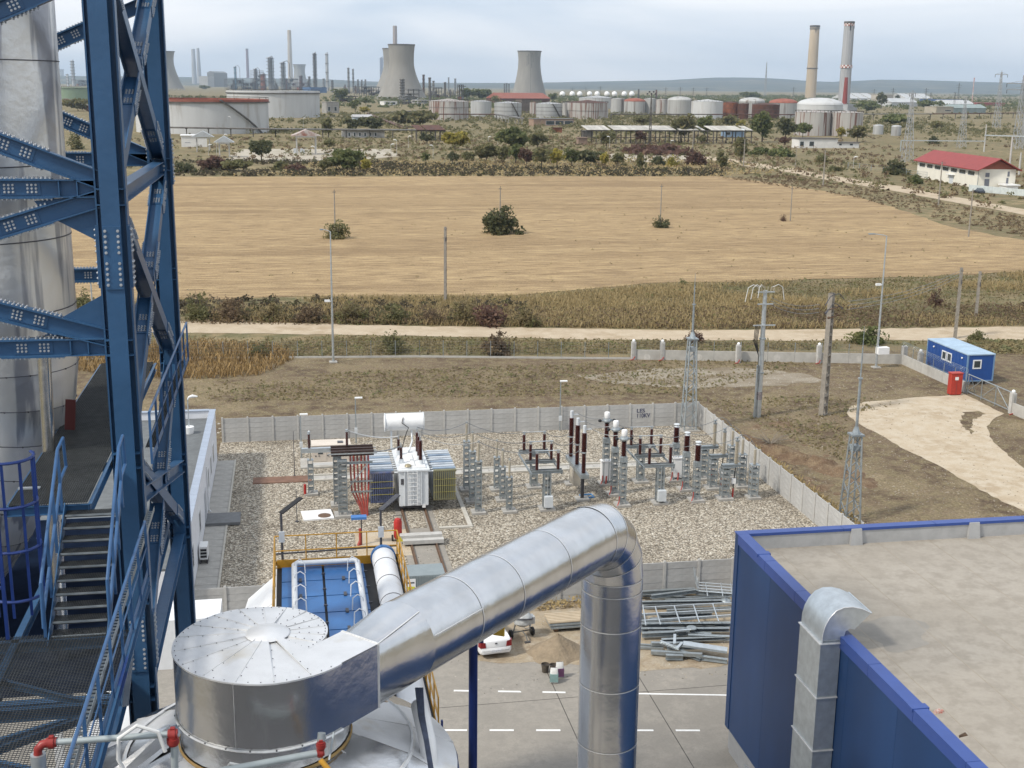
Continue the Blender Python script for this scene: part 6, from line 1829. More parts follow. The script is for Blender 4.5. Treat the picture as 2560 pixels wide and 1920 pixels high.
for (x, y, lab) in ((825, 925, "round grey end plate lying on the scrap heap"), (1240, 590, "dark cone-shaped steel foot on the scrap heap")):
  q = G(*ZS(x, y), 0.55)
  solo("scrap_plate", MB().lathe([(0.26, -0.03), (0.28, 0.0), (0.26, 0.03), (0.05, 0.12 if y < 700 else 0.035)], 14), galv, lab, "steel plate", tuple(q), group="round scrap pieces")
# ------------------------------------------------------------------ plants
def leaf_quads(n, pts_fn, s0, s1, r=rng, up=0.3):
  c = pts_fn(n)
  a = r.normal(size=(n, 3))
  a[:, 2] *= 0.7
  a /= np.linalg.norm(a, axis=1)[:, None]
  b = np.cross(a, r.normal(size=(n, 3)))
  b /= np.linalg.norm(b, axis=1)[:, None]
  s = r.uniform(s0, s1, n)[:, None]
  a, b = a * s, b * s * r.uniform(0.5, 1.0, (n, 1))
  return np.stack([c - a * 0.5 - b * 0.5, c + a * 0.5 - b * 0.35, c + a * 0.55 + b * 0.5, c - a * 0.4 + b * 0.45], 1)
def clumps(n, rx, ry, rz, cz, k, r=rng, shell=0.55):
  """points in k lumps spread through an ellipsoid"""
  u = r.normal(size=(k, 3))
  u /= np.linalg.norm(u, axis=1)[:, None]
  cc = u * (r.uniform(0.25, 0.85, (k, 1)))
  cr = r.uniform(0.15, 0.36, k)
  w = r.integers(0, k, n)
  v = r.normal(size=(n, 3))
  v /= np.linalg.norm(v, axis=1)[:, None]
  v *= (r.uniform(shell, 1.0, (n, 1)))
  p = cc[w] + v * cr[w][:, None]
  return p * np.array([rx, ry, rz]) + np.array([0, 0, cz])
def leaf_mat(name, a, b, c):
  a, b, c = [tuple(v * 1.45 for v in q) for q in (a, b, c)]
  m = M(name, a, 0.75, 0, 0.2, 1.1, c2=b, c3=c, scale3=0.5, cut3=(0.5, 0.64), rnd=0.12, spec=0.2)
  n, l = m.node_tree.nodes, m.node_tree.links
  bs = n['Principled BSDF']
  tl = n.new("ShaderNodeBsdfTranslucent")
  l.new(bs.inputs['Base Color'].links[0].from_socket, tl.inputs[0])
  ms = n.new("ShaderNodeMixShader")
  ms.inputs[0].default_value = 0.4
  l.new(bs.outputs[0], ms.inputs[1])
  l.new(tl.outputs[0], ms.inputs[2])
  l.new(ms.outputs[0], n['Material Output'].inputs['Surface'])
  return m
L_GREEN = leaf_mat("leaf_green", (0.11, 0.125, 0.048), (0.075, 0.09, 0.036), (0.15, 0.148, 0.06))
L_HEDGE = leaf_mat("leaf_hedge", (0.085, 0.07, 0.046), (0.06, 0.05, 0.036), (0.085, 0.085, 0.04))
L_OLIVE = leaf_mat("leaf_olive", (0.15, 0.145, 0.068), (0.10, 0.10, 0.048), (0.19, 0.16, 0.08))
L_YELLOW = leaf_mat("leaf_yellow", (0.26, 0.215, 0.045), (0.14, 0.14, 0.04), (0.34, 0.27, 0.06))
L_DARK = leaf_mat("leaf_dark", (0.09, 0.098, 0.048), (0.065, 0.068, 0.036), (0.12, 0.112, 0.056))
L_BROWN = leaf_mat("leaf_brown_weed", (0.15, 0.11, 0.068), (0.095, 0.068, 0.047), (0.20, 0.15, 0.085))
L_RED = leaf_mat("leaf_maroon", (0.115, 0.065, 0.05), (0.075, 0.045, 0.038), (0.13, 0.085, 0.055))
L_STRAW = leaf_mat("straw", (0.34, 0.265, 0.14), (0.24, 0.185, 0.095), (0.30, 0.235, 0.125))
L_MIX = leaf_mat("weed_mix", (0.19, 0.155, 0.08), (0.12, 0.098, 0.055), (0.14, 0.14, 0.06))
L_LOW = leaf_mat("low_grass", (0.22, 0.18, 0.095), (0.15, 0.125, 0.07), (0.15, 0.15, 0.075))
bark = M("bark", (0.10, 0.08, 0.06), 0.9, 0, 0.2, 4)
PL_CACHE = {}
def plant(kind, x, y, w, h, mat, label, group=None, dens=1.0, far=False, cat=None):
  """tree or bush: trunk with limbs and a crown of leaf clumps; w = crown width, h = height"""
  t = thing(kind, label, cat or ("tree" if "tree" in kind else "bush"), (x, y, 0.0), random.uniform(0, 6.28), group)
  tree = "tree" in kind
  base = 0.22 * h if tree else 0.04 * h
  m = MB()
  m.tube([(0, 0, 0), (0.02 * w, 0, 0.35 * h), (0, 0.02 * w, 0.75 * h)], [0.03 * h * (1 if tree else 0.6), 0.022 * h, 0.008 * h], 6)
  for k in range(5):
    a = k * 2.4 + random.random()
    z = h * random.uniform(0.25, 0.55)
    m.tube([(0, 0, z), (0.2 * w * math.cos(a), 0.2 * w * math.sin(a), z + 0.15 * h), (0.36 * w * math.cos(a), 0.36 * w * math.sin(a), z + 0.3 * h)], [0.012 * h, 0.009 * h, 0.004 * h], 5)
  part("trunk" if tree else "stem", m, bark, t)
  n = int((620 if far else 1500) * dens)
  ls = max(w, h) * (0.055 if far else 0.034)
  rz_, cz_ = ((h - base) * 0.54, base + (h - base) * 0.5) if tree else (h * 0.85, h * 0.12)
  q = leaf_quads(n, lambda nn: clumps(nn, w * 0.52, w * 0.52, rz_, cz_, 40 if tree else 46), ls * 0.8, ls * 2.0)
  q[:, :, 2] = np.abs(q[:, :, 2]) if not tree else q[:, :, 2]
  q[:, :, 2] = np.maximum(q[:, :, 2], 0.01)
  quads_obj("crown", q, mat, t)
  return t
def blades(n, xy, h0, h1, w, lean=0.35, r=rng):
  a = r.uniform(0, 6.28, n)
  d = np.stack([np.cos(a), np.sin(a), np.zeros(n)], 1) * (w * r.uniform(0.5, 1.4, n))[:, None]
  h = r.uniform(h0, h1, n)
  l = r.normal(size=(n, 2)) * lean * h[:, None]
  c = np.concatenate([xy, np.zeros((n, 1))], 1)
  tp = c + np.stack([l[:, 0], l[:, 1], h], 1)
  return np.stack([c - d * 0.5, c + d * 0.5, tp + d * 0.32, tp - d * 0.32], 1)
def weeds(name, poly, n, h0, h1, w, mat, label, z=0.0, patch=None, leafy=True):
  """upright weeds over an area (poly: list of world points)"""
  P = np.array([(p[0], p[1]) for p in poly])
  lo, hi = P.min(0), P.max(0)
  out = []
  need = n
  while need > 0:
    c = rng.uniform(lo, hi, (need * 3, 2))
    ins = np.zeros(len(c), bool)
    j = len(P) - 1
    for i in range(len(P)):
      cond = ((P[i, 1] > c[:, 1]) != (P[j, 1] > c[:, 1])) & (c[:, 0] < (P[j, 0] - P[i, 0]) * (c[:, 1] - P[i, 1]) / (P[j, 1] - P[i, 1] + 1e-9) + P[i, 0])
      ins ^= cond
      j = i
    if patch:
      f = np.sin(c[:, 0] / patch * 1.3 + 2) * np.sin(c[:, 1] / patch * 2.1 + c[:, 0] / patch * 0.6) + np.sin(c[:, 0] / patch * 0.37)
      ins &= f > rng.uniform(-0.45, 0.45, len(c)) - 0.2
    c = c[ins][:need]
    out.append(c)
    need -= len(c)
  xy = np.concatenate(out)
  if leafy:
    hgt = rng.uniform(0, 1, len(xy)) ** 1.6 * h1
    c3_ = np.concatenate([xy, hgt[:, None]], 1)
    q = leaf_quads(len(xy), lambda nn: c3_, w * 0.5, w * 1.5)
    q[:, :, 2] = np.maximum(q[:, :, 2], 0.005)
  else:
    q = blades(len(xy), xy, h0, h1, w)
  q[:, :, 2] += z
  o = quads_obj(name, q, mat)
  o["kind"], o["label"] = "stuff", label
  return o
def thickets(name, zone, nb, size, mat, label, per=30, patch=None):
  """many low rounded bushes grown together over an area"""
  o = weeds(name, zone, nb, 0, 0.01, 0.05, mat, label, patch=patch)
  c = np.zeros(nb * 12, np.float32)
  o.data.vertices.foreach_get("co", c)
  c = c.reshape(nb, 4, 3).mean(1)
  bpy.data.objects.remove(o)
  v = rng.normal(size=(nb, per, 3))
  v /= np.linalg.norm(v, axis=2)[:, :, None]
  v[:, :, 2] = np.abs(v[:, :, 2])
  s = size * rng.uniform(0.35, 1.25, (nb, 1, 1))
  p = c[:, None] * np.array([1, 1, 0]) + v * s * rng.uniform(0.5, 1, (nb, per, 1)) * np.array([0.75, 0.75, 0.8])
  q = leaf_quads(nb * per, lambda n_: p.reshape(-1, 3), size * 0.1, size * 0.34)
  q[:, :, 2] = np.maximum(q[:, :, 2], 0.005)
  o = quads_obj(name, q, mat)
  o["kind"], o["label"] = "stuff", label
# strip between the field and the dirt road
strip = [zo(*p) for p in ((120, 700), (400, 692), (900, 703), (1500, 712), (1800, 710), (2212, 704), (2350, 700), (2350, 590), (2212, 590), (2000, 602), (1700, 610), (1400, 620), (1130, 643), (700, 645), (120, 655))]
weeds("weed_strip", strip, 22000, 0.25, 0.6, 0.22, L_MIX, "mixed brown and green weeds between the field and the dirt road", patch=14)
weeds("dry_grass", strip, 42000, 0.25, 0.8, 0.1, L_STRAW, "tall straw grass between the field and the dirt road", patch=7, leafy=False)
low_strip = [zo(*p) for p in ((120, 700), (900, 703), (1500, 712), (1800, 710), (2350, 700), (2350, 660), (1800, 662), (1500, 672), (1170, 672), (120, 665))]
weeds("dark_weeds", low_strip, 16000, 0.25, 0.6, 0.24, L_BROWN, "dark brown weeds between the field and the dirt road", patch=11)
left_hedge = [zo(*p) for p in ((130, 692), (400, 690), (900, 700), (1170, 706), (1170, 660), (900, 655), (400, 640), (130, 640))]
thickets("thicket", left_hedge, 300, 1.15, L_HEDGE, "tangled brown thicket along the far side of the dirt road", 40, patch=12)
# verge between the dirt road and the mesh fence
verge = [zo(*p) for p in ((300, 725), (900, 732), (1300, 738), (1900, 742), (2212, 740), (2212, 752), (1950, 752), (1366, 765), (900, 768), (300, 778))]
weeds("verge_grass", verge, 11000, 0.15, 0.45, 0.2, L_MIX, "short weeds on the verge below the dirt road", patch=7)
weeds("reeds", [zo(*p) for p in ((150, 800), (150, 745), (420, 742), (600, 755), (640, 775), (560, 812), (420, 820), (250, 812))], 7000, 0.3, 1.0, 0.09, M("reed_gold", (0.36, 0.24, 0.10), 0.8, 0, 0.2, 0.6, c2=(0.22, 0.145, 0.065)), "golden reeds standing beside the mesh fence", leafy=False)
weeds("yard_grass", [zo(*p) for p in ((420, 870), (1450, 852), (1480, 870), (2000, 840), (2050, 850), (1830, 900), (1830, 1000), (1560, 885), (1500, 850), (1780, 780), (1400, 780), (420, 815))], 7000, 0.04, 0.16, 0.2, L_LOW, "sparse low grass on the soil behind the concrete wall", patch=6)
weeds("wall_grass", [(34.2, 71), (36.5, 71), (36, 97), (34.2, 97)], 1800, 0.1, 0.5, 0.15, L_STRAW, "dry grass tufts along the outside of the right wall", leafy=False)
weeds("wall_grass", [(8, 61.8), (17, 61.8), (17, 62.7), (8, 62.7)], 900, 0.1, 0.45, 0.12, L_STRAW, "dry weeds at the foot of the near wall behind the mixer")
right_meadow = [zo(*p) for p in ((2090, 740), (2400, 735), (2400, 830), (2160, 800))]
weeds("meadow", right_meadow, 5000, 0.15, 0.35, 0.25, L_LOW, "green grass to the right of the blue container", patch=8)
thickets("road_weeds", [zo(*p) for p in ((1560, 385), (1700, 378), (1930, 418), (2212, 470), (2400, 520), (2400, 560), (2212, 512), (2050, 480), (1850, 428), (1700, 405))], 1000, 0.75, L_BROWN, "brown weeds along the field's right edge beside the far road", patch=20)
thickets("hedge_row", [zo(*p) for p in ((120, 381), (120, 345), (800, 350), (1100, 362), (1560, 368), (1560, 381))], 1150, 1.8, L_HEDGE, "dark bramble hedge along the far edge of the field", patch=25)
weeds("hedge_grass", [zo(*p) for p in ((500, 381), (700, 350), (1560, 345), (1700, 372), (1560, 382))], 8000, 0.4, 1.0, 0.5, L_STRAW, "dry grass along the far edge of the field", patch=18)
thickets("field_weeds", [zo(*p) for p in ((150, 640), (1130, 636), (1700, 600), (2200, 575), (2100, 500), (1700, 420), (1000, 470), (400, 500))], 170, 0.5, L_MIX, "low weed tufts scattered through the stubble field", 14, patch=26)
def bush(p, w_px, h_px, mat, label, dens=1.0, kind="bush", group=None):
  """p: base in whole-photo pixels, sizes in the same pixels"""
  q = zo(*p)
  dep = (q - CAM).dot(FW)
  k = dep / (FPX / 1.1573)
  return plant(kind, q.x, q.y, w_px * k, h_px * k * 1.06, mat, label, group, dens)
FB = "bushes standing alone in the field"
bush((728, 515), 68, 40, L_OLIVE, "olive bush around the left-most pole in the field", 1.2, group=FB)
bush((1082, 505), 98, 64, L_DARK, "large dark green bush around a pole in the middle of the field", 2.0, group=FB)
bush((1428, 492), 44, 29, L_DARK, "small round bush at the foot of the third field pole", 1.0, group=FB)
bush((1692, 478), 20, 18, L_RED, "tiny brown bush beside the right-most field pole", 0.5, group=FB)
RB = "bushes along the dirt road"
for (x, y, w, h, mt, lab) in ((180, 665, 70, 45, L_OLIVE, "olive bush left of the blue column beside the field"), (430, 692, 75, 72, L_OLIVE, "tall olive bush just right of the blue tower by the dirt road"), (500, 692, 85, 55, L_BROWN, "brown bush beside the tall olive one by the dirt road"), (590, 693, 70, 45, L_MIX, "low mixed bush left of the left lamp pole"), (670, 694, 80, 50, L_BROWN, "brown bush behind the left lamp pole"), (760, 695, 90, 50, L_MIX, "broad mixed bush right of the left lamp pole"), (850, 697, 80, 45, L_OLIVE, "olive bush left of the lone concrete pole"), (930, 698, 60, 42, L_BROWN, "brown bush at the foot of the lone concrete pole"),
               (1000, 700, 70, 66, L_MIX, "tall mixed bush right of the lone concrete pole"), (1060, 702, 100, 62, L_RED, "large maroon bush beside the dirt road"), (1140, 704, 70, 40, L_MIX, "low bush right of the large maroon one"), (1475, 618, 22, 20, L_GREEN, "small green sapling at the field's near edge"), (2020, 660, 42, 40, L_RED, "dark round shrub in the brown weeds left of the right pole"),
               (850, 760, 80, 54, L_OLIVE, "olive shrub behind the mesh fence in the middle"), (1075, 765, 90, 50, L_BROWN, "brown shrub behind the mesh fence"), (1498, 740, 50, 35, L_RED, "dark shrub behind the tall lightning mast"), (1875, 742, 90, 44, L_GREEN, "green shrub behind the right lamp pole"), (2110, 738, 60, 26, L_OLIVE, "low shrub behind the blue container"), (560, 770, 60, 30, L_OLIVE, "low shrub behind the fence above the golden reeds")):
  bush((x, y), w, h, mt, lab, 0.9, group=RB)
# dry thorn branches on the soil
q = G(*ZR(810, 1040))
m = MB()
for k in range(26):
  a = random.uniform(0, 6.28)
  e = V(math.cos(a) * random.uniform(1, 2.4), math.sin(a) * random.uniform(0.6, 1.5), random.uniform(0.2, 1.2))
  m.tube([(0, 0, 0.02), e * 0.5 + V(0, 0, 0.15), e], [0.03, 0.02, 0.008], 5)
solo("dead_branches", m, M("dead_wood", (0.22, 0.19, 0.155), 0.9, 0, 0.1, 4), "tangle of dead grey branches on the soil outside the right wall", "branches", (q.x, q.y, 0))
# ------------------------------------------------------------------ boundary fence, gate, container
lowc = M("low_wall_concrete", (0.44, 0.425, 0.39), 0.85, 0, 0.08, 1.5, 0.1, 12, c3=(0.33, 0.31, 0.28), scale3=0.6, cut3=(0.55, 0.8))
mesh_m = M("fence_wire", (0.20, 0.20, 0.19), 0.6, 0.4, 0.1, 3)
def wires(t, a, b, z0, z1, n=7, name="mesh"):
  m = MB()
  for i in range(n):
    z = z0 + (z1 - z0) * i / (n - 1)
    m.bar(a + V(0, 0, z), b + V(0, 0, z), 0.012, 0.012)
  L = (b - a).length
  k = int(L / 0.3)
  for i in range(k + 1):
    p = a.lerp(b, i / k)
    m.bar(p + V(0, 0, z0), p + V(0, 0, z1), 0.01, 0.01)
  part(name, m, mesh_m, t, kind="stuff")
def mesh_fence(pts, z0, z1, label, gap=2.6, wall=0.0, coil=False):
  t = thing("boundary_fence", label, "fence", tuple(pts[0]))
  o = V(pts[0])
  for a, b in zip(pts[:-1], pts[1:]):
    a, b = V(a) - o, V(b) - o
    L = (b - a).length
    n = max(1, round(L / gap))
    for i in range(n + 1):
      p = a.lerp(b, i / n)
      part("post", lambda: MB().bar((0, 0, 0), (0, 0, z1 + 0.1), 0.06, 0.06), galv, t, tuple(p), key=("mpost", z1))
    if wall:
      for i in range(n):
        p, q_ = a.lerp(b, i / n), a.lerp(b, (i + 1) / n)
        d = (q_ - p).normalized()
        part("wall_panel", MB().bar(p + d * 0.012 + V(0, 0, wall / 2), q_ - d * 0.012 + V(0, 0, wall / 2), 0.16, wall), lowc, t)
    else:
      part("kerb", MB().bar(a + V(0, 0, 0.09), b + V(0, 0, 0.09), 0.16, 0.2), lowc, t)
    wires(t, a, b, max(z0, wall + 0.05), z1, 6)
    if coil:
      m = MB()
      k = int(L / 0.35)
      d, s, u = basis(b - a)
      m.tube([a + d * (L * i / (k * 8)) + V(0, 0, z1 + 0.25) + s * (0.25 * math.cos(i * math.pi / 4)) + V(0, 0, 0.25 * math.sin(i * math.pi / 4)) for i in range(k * 8 + 1)], 0.012, 4)
      part("razor_coil", m, galv, t)
  return t
F1, FC, FG, FG2 = V(35.2, 123.6, 0), V(62.75, 117.8, 0), V(62.75, 105.2, 0), V(62.8, 97.4, 0)
mesh_fence([(-60, 133.5, 0), (-9.8, 129.5, 0), (13, 127.4, 0), F1 - V(0.15, 0, 0)], 0.25, 1.75, "thin grey mesh fence on a low kerb below the dirt road", 2.6)
fw_ = mesh_fence([F1, FC], 1.1, 2.0, "low concrete boundary wall with mesh on top, left of the blue container", 2.75, 1.05)
mesh_fence([FC, FG], 1.1, 1.9, "concrete boundary wall with razor coil beside the blue container", 2.1, 1.05, True)
mesh_fence([FG2, V(63.4, 88, 0)], 1.1, 1.6, "concrete boundary wall continuing past the gate at the right edge", 2.3, 1.05)
for (x, y) in ((127, 560), (413, 560), (845, 562), (1300, 570)):
  d = px_ray(*ZR(x, y))
  n_ = (FC - F1).normalized()
  nn = V(n_.y, -n_.x, 0)
  tt_ = (F1 - CAM).dot(nn) / d.dot(nn)
  c = CAM + d * tt_ - F1 + nn * 0.085
  part("round_emblem", MB().cyl(c, c + nn * 0.012, 0.36, None, 24), M("emblem_pale", (0.52, 0.50, 0.46), 0.8, 0, 0.1, 4), fw_)
GP = "square lamp pillars of the boundary wall"
for k, (x, y, lab) in enumerate(((48, 570, "first lamp pillar where the mesh fence meets the low wall"), (207, 572, "second lamp pillar along the low boundary wall"), (625, 588, "lamp pillar of the low wall behind the steel pole"), (1070, 590, "lamp pillar of the low wall behind the concrete pole"), (1627, 628, "lamp pillar in front of the blue container"), (2135, 868, "pillar at the right end of the open gate"))):
  q = G(*ZR(x, y))
  t = thing("lamp_pillar", lab, "pillar", (q.x, q.y - 0.2, 0.0), 0, GP)
  part("shaft", lambda: MB().bb(-0.22, -0.22, 0, 0.22, 0.22, 1.9).bb(-0.1, -0.25, 0.15, -0.02, -0.22, 1.8).bb(0.02, -0.25, 0.15, 0.1, -0.22, 1.8), post_c, t, key=("lps",))
  part("globe", lambda: MB().ball((0, 0, 2.02), 0.17, 12, 8), white_clean, t, key=("lpg",))
  part("foot_pipe", lambda: MB().tube([(0.1, -0.24, 0.35), (-0.1, -0.4, 0.1), (-0.5, -0.5, 0.05)], 0.05, 6), redpipe, t, key=("lpf",))
q = G(*ZR(1545, 598))
solo("corner_pillar", MB().bb(-0.25, -0.25, 0, 0.25, 0.25, 1.95), post_c, "plain square pillar at the corner of the boundary wall", "pillar", (q.x, q.y, 0))
# gate leaves
t = thing("metal_gate", "open grey tubular metal gate with mesh at the right end of the drive", "gate", tuple(FG))
o = FG
a, b = V(0, 0, 0), FG2 - FG
for z in (0.25, 1.9):
  part("gate_rail", MB().cyl(a + V(0, -0.3, z), b + V(0, 0.3, z), 0.05, None, 8), galv, t)
for f in (0.05, 0.35, 0.65, 0.95):
  p = a.lerp(b, f)
  part("gate_post", MB().cyl(p, p + V(0, 0, 1.95), 0.045, None, 8), galv, t)
for f0, f1 in ((0.05, 0.35), (0.35, 0.65), (0.95, 0.65)):
  part("gate_brace", MB().cyl(a.lerp(b, f0) + V(0, 0, 0.25), a.lerp(b, f1) + V(0, 0, 1.9), 0.035, None, 6), galv, t)
wires(t, a.lerp(b, 0.05), a.lerp(b, 0.95), 0.3, 1.85, 5)
part("gate_leg", MB().cyl((0.9, -0.2, 0), (0.2, -0.5, 1.6), 0.04, None, 6), galv, t)
part("rusty_stop", MB().bb(0.4, b.y * 0.9, 0, 0.5, b.y * 0.9 + 0.1, 1.3), rust, t)
# site container on blocks
CB = M("container_blue", (0.02, 0.075, 0.27), 0.4, 0, 0.06, 1.5)
czb = 0.45
cfl, cfr = G(*ZR(1905, 545), 3.05), G(*ZR(2050, 540), 3.05)
cbl = G(*ZR(1700, 456), 3.05)
cwid, clen = cfr.x - cfl.x, cbl.y - cfl.y
t = thing("site_container", "blue site office container with pale roof and white framed windows", "container", (cfl.x, cfl.y, 0.0))
part("body", MB().bb(0, 0, czb, cwid, clen, 2.95), CB, t)
for i in range(12):
  part("wall_rib", lambda: MB().bb(-0.02, -0.12, czb + 0.15, -0.001, 0.12, 2.8), CB, t, (0, clen * (i + 0.5) / 12, 0), key=("crib",))
part("roof", MB().bb(-0.06, -0.06, 2.95, cwid + 0.06, clen + 0.06, 3.06), M("container_roof", (0.36, 0.48, 0.60), 0.5, 0.1, 0.1, 1.0), t)
cfm = M("container_frame", (0.16, 0.27, 0.42), 0.45, 0, 0.06, 3)
for x0, y0 in ((-0.04, -0.04), (cwid - 0.1, -0.04), (-0.04, clen - 0.1)):
  part("corner_post", MB().bb(x0, y0, czb, x0 + 0.14, y0 + 0.14, 2.949), cfm, t)
part("bottom_rail", MB().bb(-0.03, -0.03, czb - 0.12, cwid + 0.03, clen + 0.03, czb), cfm, t)
for yy in (0.3, 0.43):
  w = part("window", lambda: MB().bb(-0.06, -0.45, 0, -0.022, -0.33, 0.95).bb(-0.06, 0.33, 0, -0.022, 0.45, 0.95).bb(-0.06, -0.33, 0, -0.022, 0.33, 0.12).bb(-0.06, -0.33, 0.83, -0.022, 0.33, 0.95), wf, t, (0, clen * (yy + 0.13), 1.55), key=("ctw",))
  part("pane", lambda: MB().bb(-0.035, -0.33, 0.12, -0.023, 0.33, 0.83), glassm, w, key=("ctp",))
w = part("window", MB().bb(0, -0.05, 0, 0.9, -0.001, 0.12).bb(0, -0.05, 0.78, 0.9, -0.001, 0.9).bb(0, -0.05, 0.12, 0.12, -0.001, 0.78).bb(0.78, -0.05, 0.12, 0.9, -0.001, 0.78), wf, t, (cwid * 0.2, 0, 1.6))
part("pane", MB().bb(0.12, -0.03, 0.12, 0.78, -0.002, 0.78), glassm, w)
for yy in (0.12, 0.82):
  part("lamp", MB().ball((-0.08, clen * yy, 2.5), 0.1, 8, 6), white_clean, t)
for x0 in (0.2, cwid - 0.6):
  for y0 in (0.2, clen - 0.6):
    part("block", lambda: MB().bb(0, 0, 0, 0.4, 0.4, czb - 0.12), concrete, t, (x0, y0, 0), key=("cblk",))
q = G(*ZR(1825, 768))
t = thing("fire_cabinet", "red metal cabinet standing at the left end of the gate", "cabinet", (q.x, q.y, 0.0))
part("cabinet", MB().bb(-0.55, -0.3, 0.1, 0.55, 0.35, 2.1).bb(-0.6, -0.35, 2.1, 0.6, 0.4, 2.18), M("cabinet_red", (0.40, 0.045, 0.03), 0.5, 0, 0.1, 3), t)
part("door_seam", MB().bb(-0.01, -0.31, 0.15, 0.01, -0.301, 2.05), dark, t)
part("label_plate", MB().bb(-0.2, -0.312, 1.5, 0.15, -0.301, 1.8), white_clean, t)
part("leg", MB().bb(-0.5, -0.25, 0, -0.4, 0.3, 0.1).bb(0.4, -0.25, 0, 0.5, 0.3, 0.1), dark, t)
# ------------------------------------------------------------------ poles
def top_of(zf, p, base):
  return GY(*zf(*p), base.y)
q = G(*ZR(740, 890))
tp = top_of(ZR, (785, 190), q)
t = thing("steel_power_pole", "round galvanised power pole with looping cable tails, left of the concrete pole", "pole", (q.x, q.y, 0))
ph_ = tp.z
part("shaft", MB().cyl((0, 0, 0), (0, 0, ph_), 0.27, 0.17, 16), galv_lt, t)
for z in (0.35, 0.62):
  part("joint_band", MB().cyl((0, 0, ph_ * z), (0, 0, ph_ * z + 0.12), 0.29, None, 16), galv, t)
for z, l in ((ph_ - 0.1, 0.75), (ph_ - 1.15, 0.7), (ph_ - 3.0, 1.0)):
  part("crossarm", MB().bar((-l, -0.22, z), (l, -0.22, z), 0.1, 0.1), galv_lt, t)
for k in range(6):
  x0 = -0.65 + k * 0.26
  part("cable_end", MB().cyl((x0, -0.22, ph_ - 0.05), (x0 * 1.2, -0.25, ph_ + 0.4), 0.05, 0.03, 6), beige_ins, t)
for sx, h_ in ((-1.5, 0.9), (-1.1, 0.7), (1.3, 0.8), (-0.6, 0.6)):
  part("cable_tail", MB().tube([(sx * 0.4, -0.22, ph_ + 0.3), (sx * 0.8, -0.3, ph_ + 0.55), (sx * 1.1, -0.3, ph_ + 0.3), (sx * 1.25, -0.3, ph_ - h_)], 0.03, 5), m_wh, t)
for k in range(4):
  part("down_cable", MB().tube([(-0.8 + 0.12 * k, -0.25, ph_ - 3.0), (-0.9 + 0.1 * k, -0.3, ph_ - 4.4), (-0.4, -0.3, ph_ - 5.6), (-0.33, -0.25, ph_ - 8)], 0.035, 5), black, t)
part("conduit", MB().cyl((-0.42, -0.2, 0), (-0.36, -0.2, ph_ * 0.42), 0.1, None, 8), galv, t)
part("danger_band", MB().cyl((0, 0, 1.6), (0, 0, 2.3), 0.275, 0.27, 16), M("band_grey", (0.25, 0.22, 0.22), 0.6, 0, 0.3, 6), t)
POLE1 = V(q.x, q.y, ph_)
def h_pole(q, hh, label, w0=0.62, w1=0.36, d=0.3, group="concrete poles with square openings", steps=None, turn=1.25):
  t = thing("concrete_pole", label, "pole", (q.x, q.y, 0), turn, group)
  m = MB()
  for s in (-1, 1):
    m.bar((s * w0 / 2, 0, 0), (s * w1 / 2, 0, hh), d, 0.12, (1, 0, 0))
  n = steps or int(hh / 0.85)
  for i in range(n + 1):
    f = i / n
    w = w0 + (w1 - w0) * f
    m.bb(-w / 2 + 0.05, -d / 2 + 0.01, hh * f - (0.1 if f > 0 else 0), w / 2 - 0.05, d / 2 - 0.01, hh * f + (0.1 if f < 1 else 0))
  part("shaft", m.bb(-w1 / 2, -d / 2 + 0.005, hh * 0.93, w1 / 2, d / 2 - 0.005, hh), wood_pole, t)
  return t
q = G(*ZR(1100, 880))
hh = top_of(ZR, (1150, 205), q).z
t = h_pole(q, hh, "tall concrete power pole with square openings, right of the steel pole", 0.95, 0.42, 0.4, turn=0.75)
for z, l in ((hh - 1.3, 1.35), (hh - 2.05, 1.0)):
  part("crossarm", MB().bar((-l, -0.26, z), (l, -0.26, z), 0.1, 0.08), rust, t)
for s in (-1.1, 1.1):
  part("insulator", MB().bar((s, -0.26, hh - 1.25), (s * 1.7, -0.3, hh - 1.5), 0.09, 0.09), dark, t)
  part("stay_clamp", MB().ball((s * 0.85, -0.26, hh - 2.0), 0.12, 8, 6), rust, t)
for s, e in ((-1, 2.2), (1, 1.9)):
  part("jumper", MB().tube([(s * 0.1, -0.25, hh - 0.1), (s * e * 0.5, -0.35, hh - 0.15), (s * e, -0.4, hh - 0.75)], 0.04, 5), dark, t)
  part("jumper", MB().tube([(s * 0.2, -0.25, hh - 0.9), (s * e * 0.45, -0.35, hh - 1.1), (s * e * 0.9, -0.4, hh - 1.6)], 0.035, 5), dark, t)
POLE2 = V(q.x, q.y, hh)
for k in range(3):
  solo("power_line", MB().tube(sag(POLE1 + V(0.5, -0.2, -0.6 - 0.3 * k), POLE2 + V(-1.2, -0.3, -0.9 - 0.35 * k), 0.4), 0.02, 4), cable_g, f"{['upper', 'middle', 'lower'][k]} thin wire between the steel pole and the concrete pole", "wire", group="wires between the two near poles")
  solo("power_line", MB().tube(sag(POLE2 + V(1.4, -0.3, -0.7 - 0.35 * k), V(75.6, 130, 8.0 - 0.35 * k), 0.6), 0.02, 4), cable_g, f"{['upper', 'middle', 'lower'][k]} thin wire from the concrete pole to the pole by the road", "wire", group="wires running to the pole by the road")
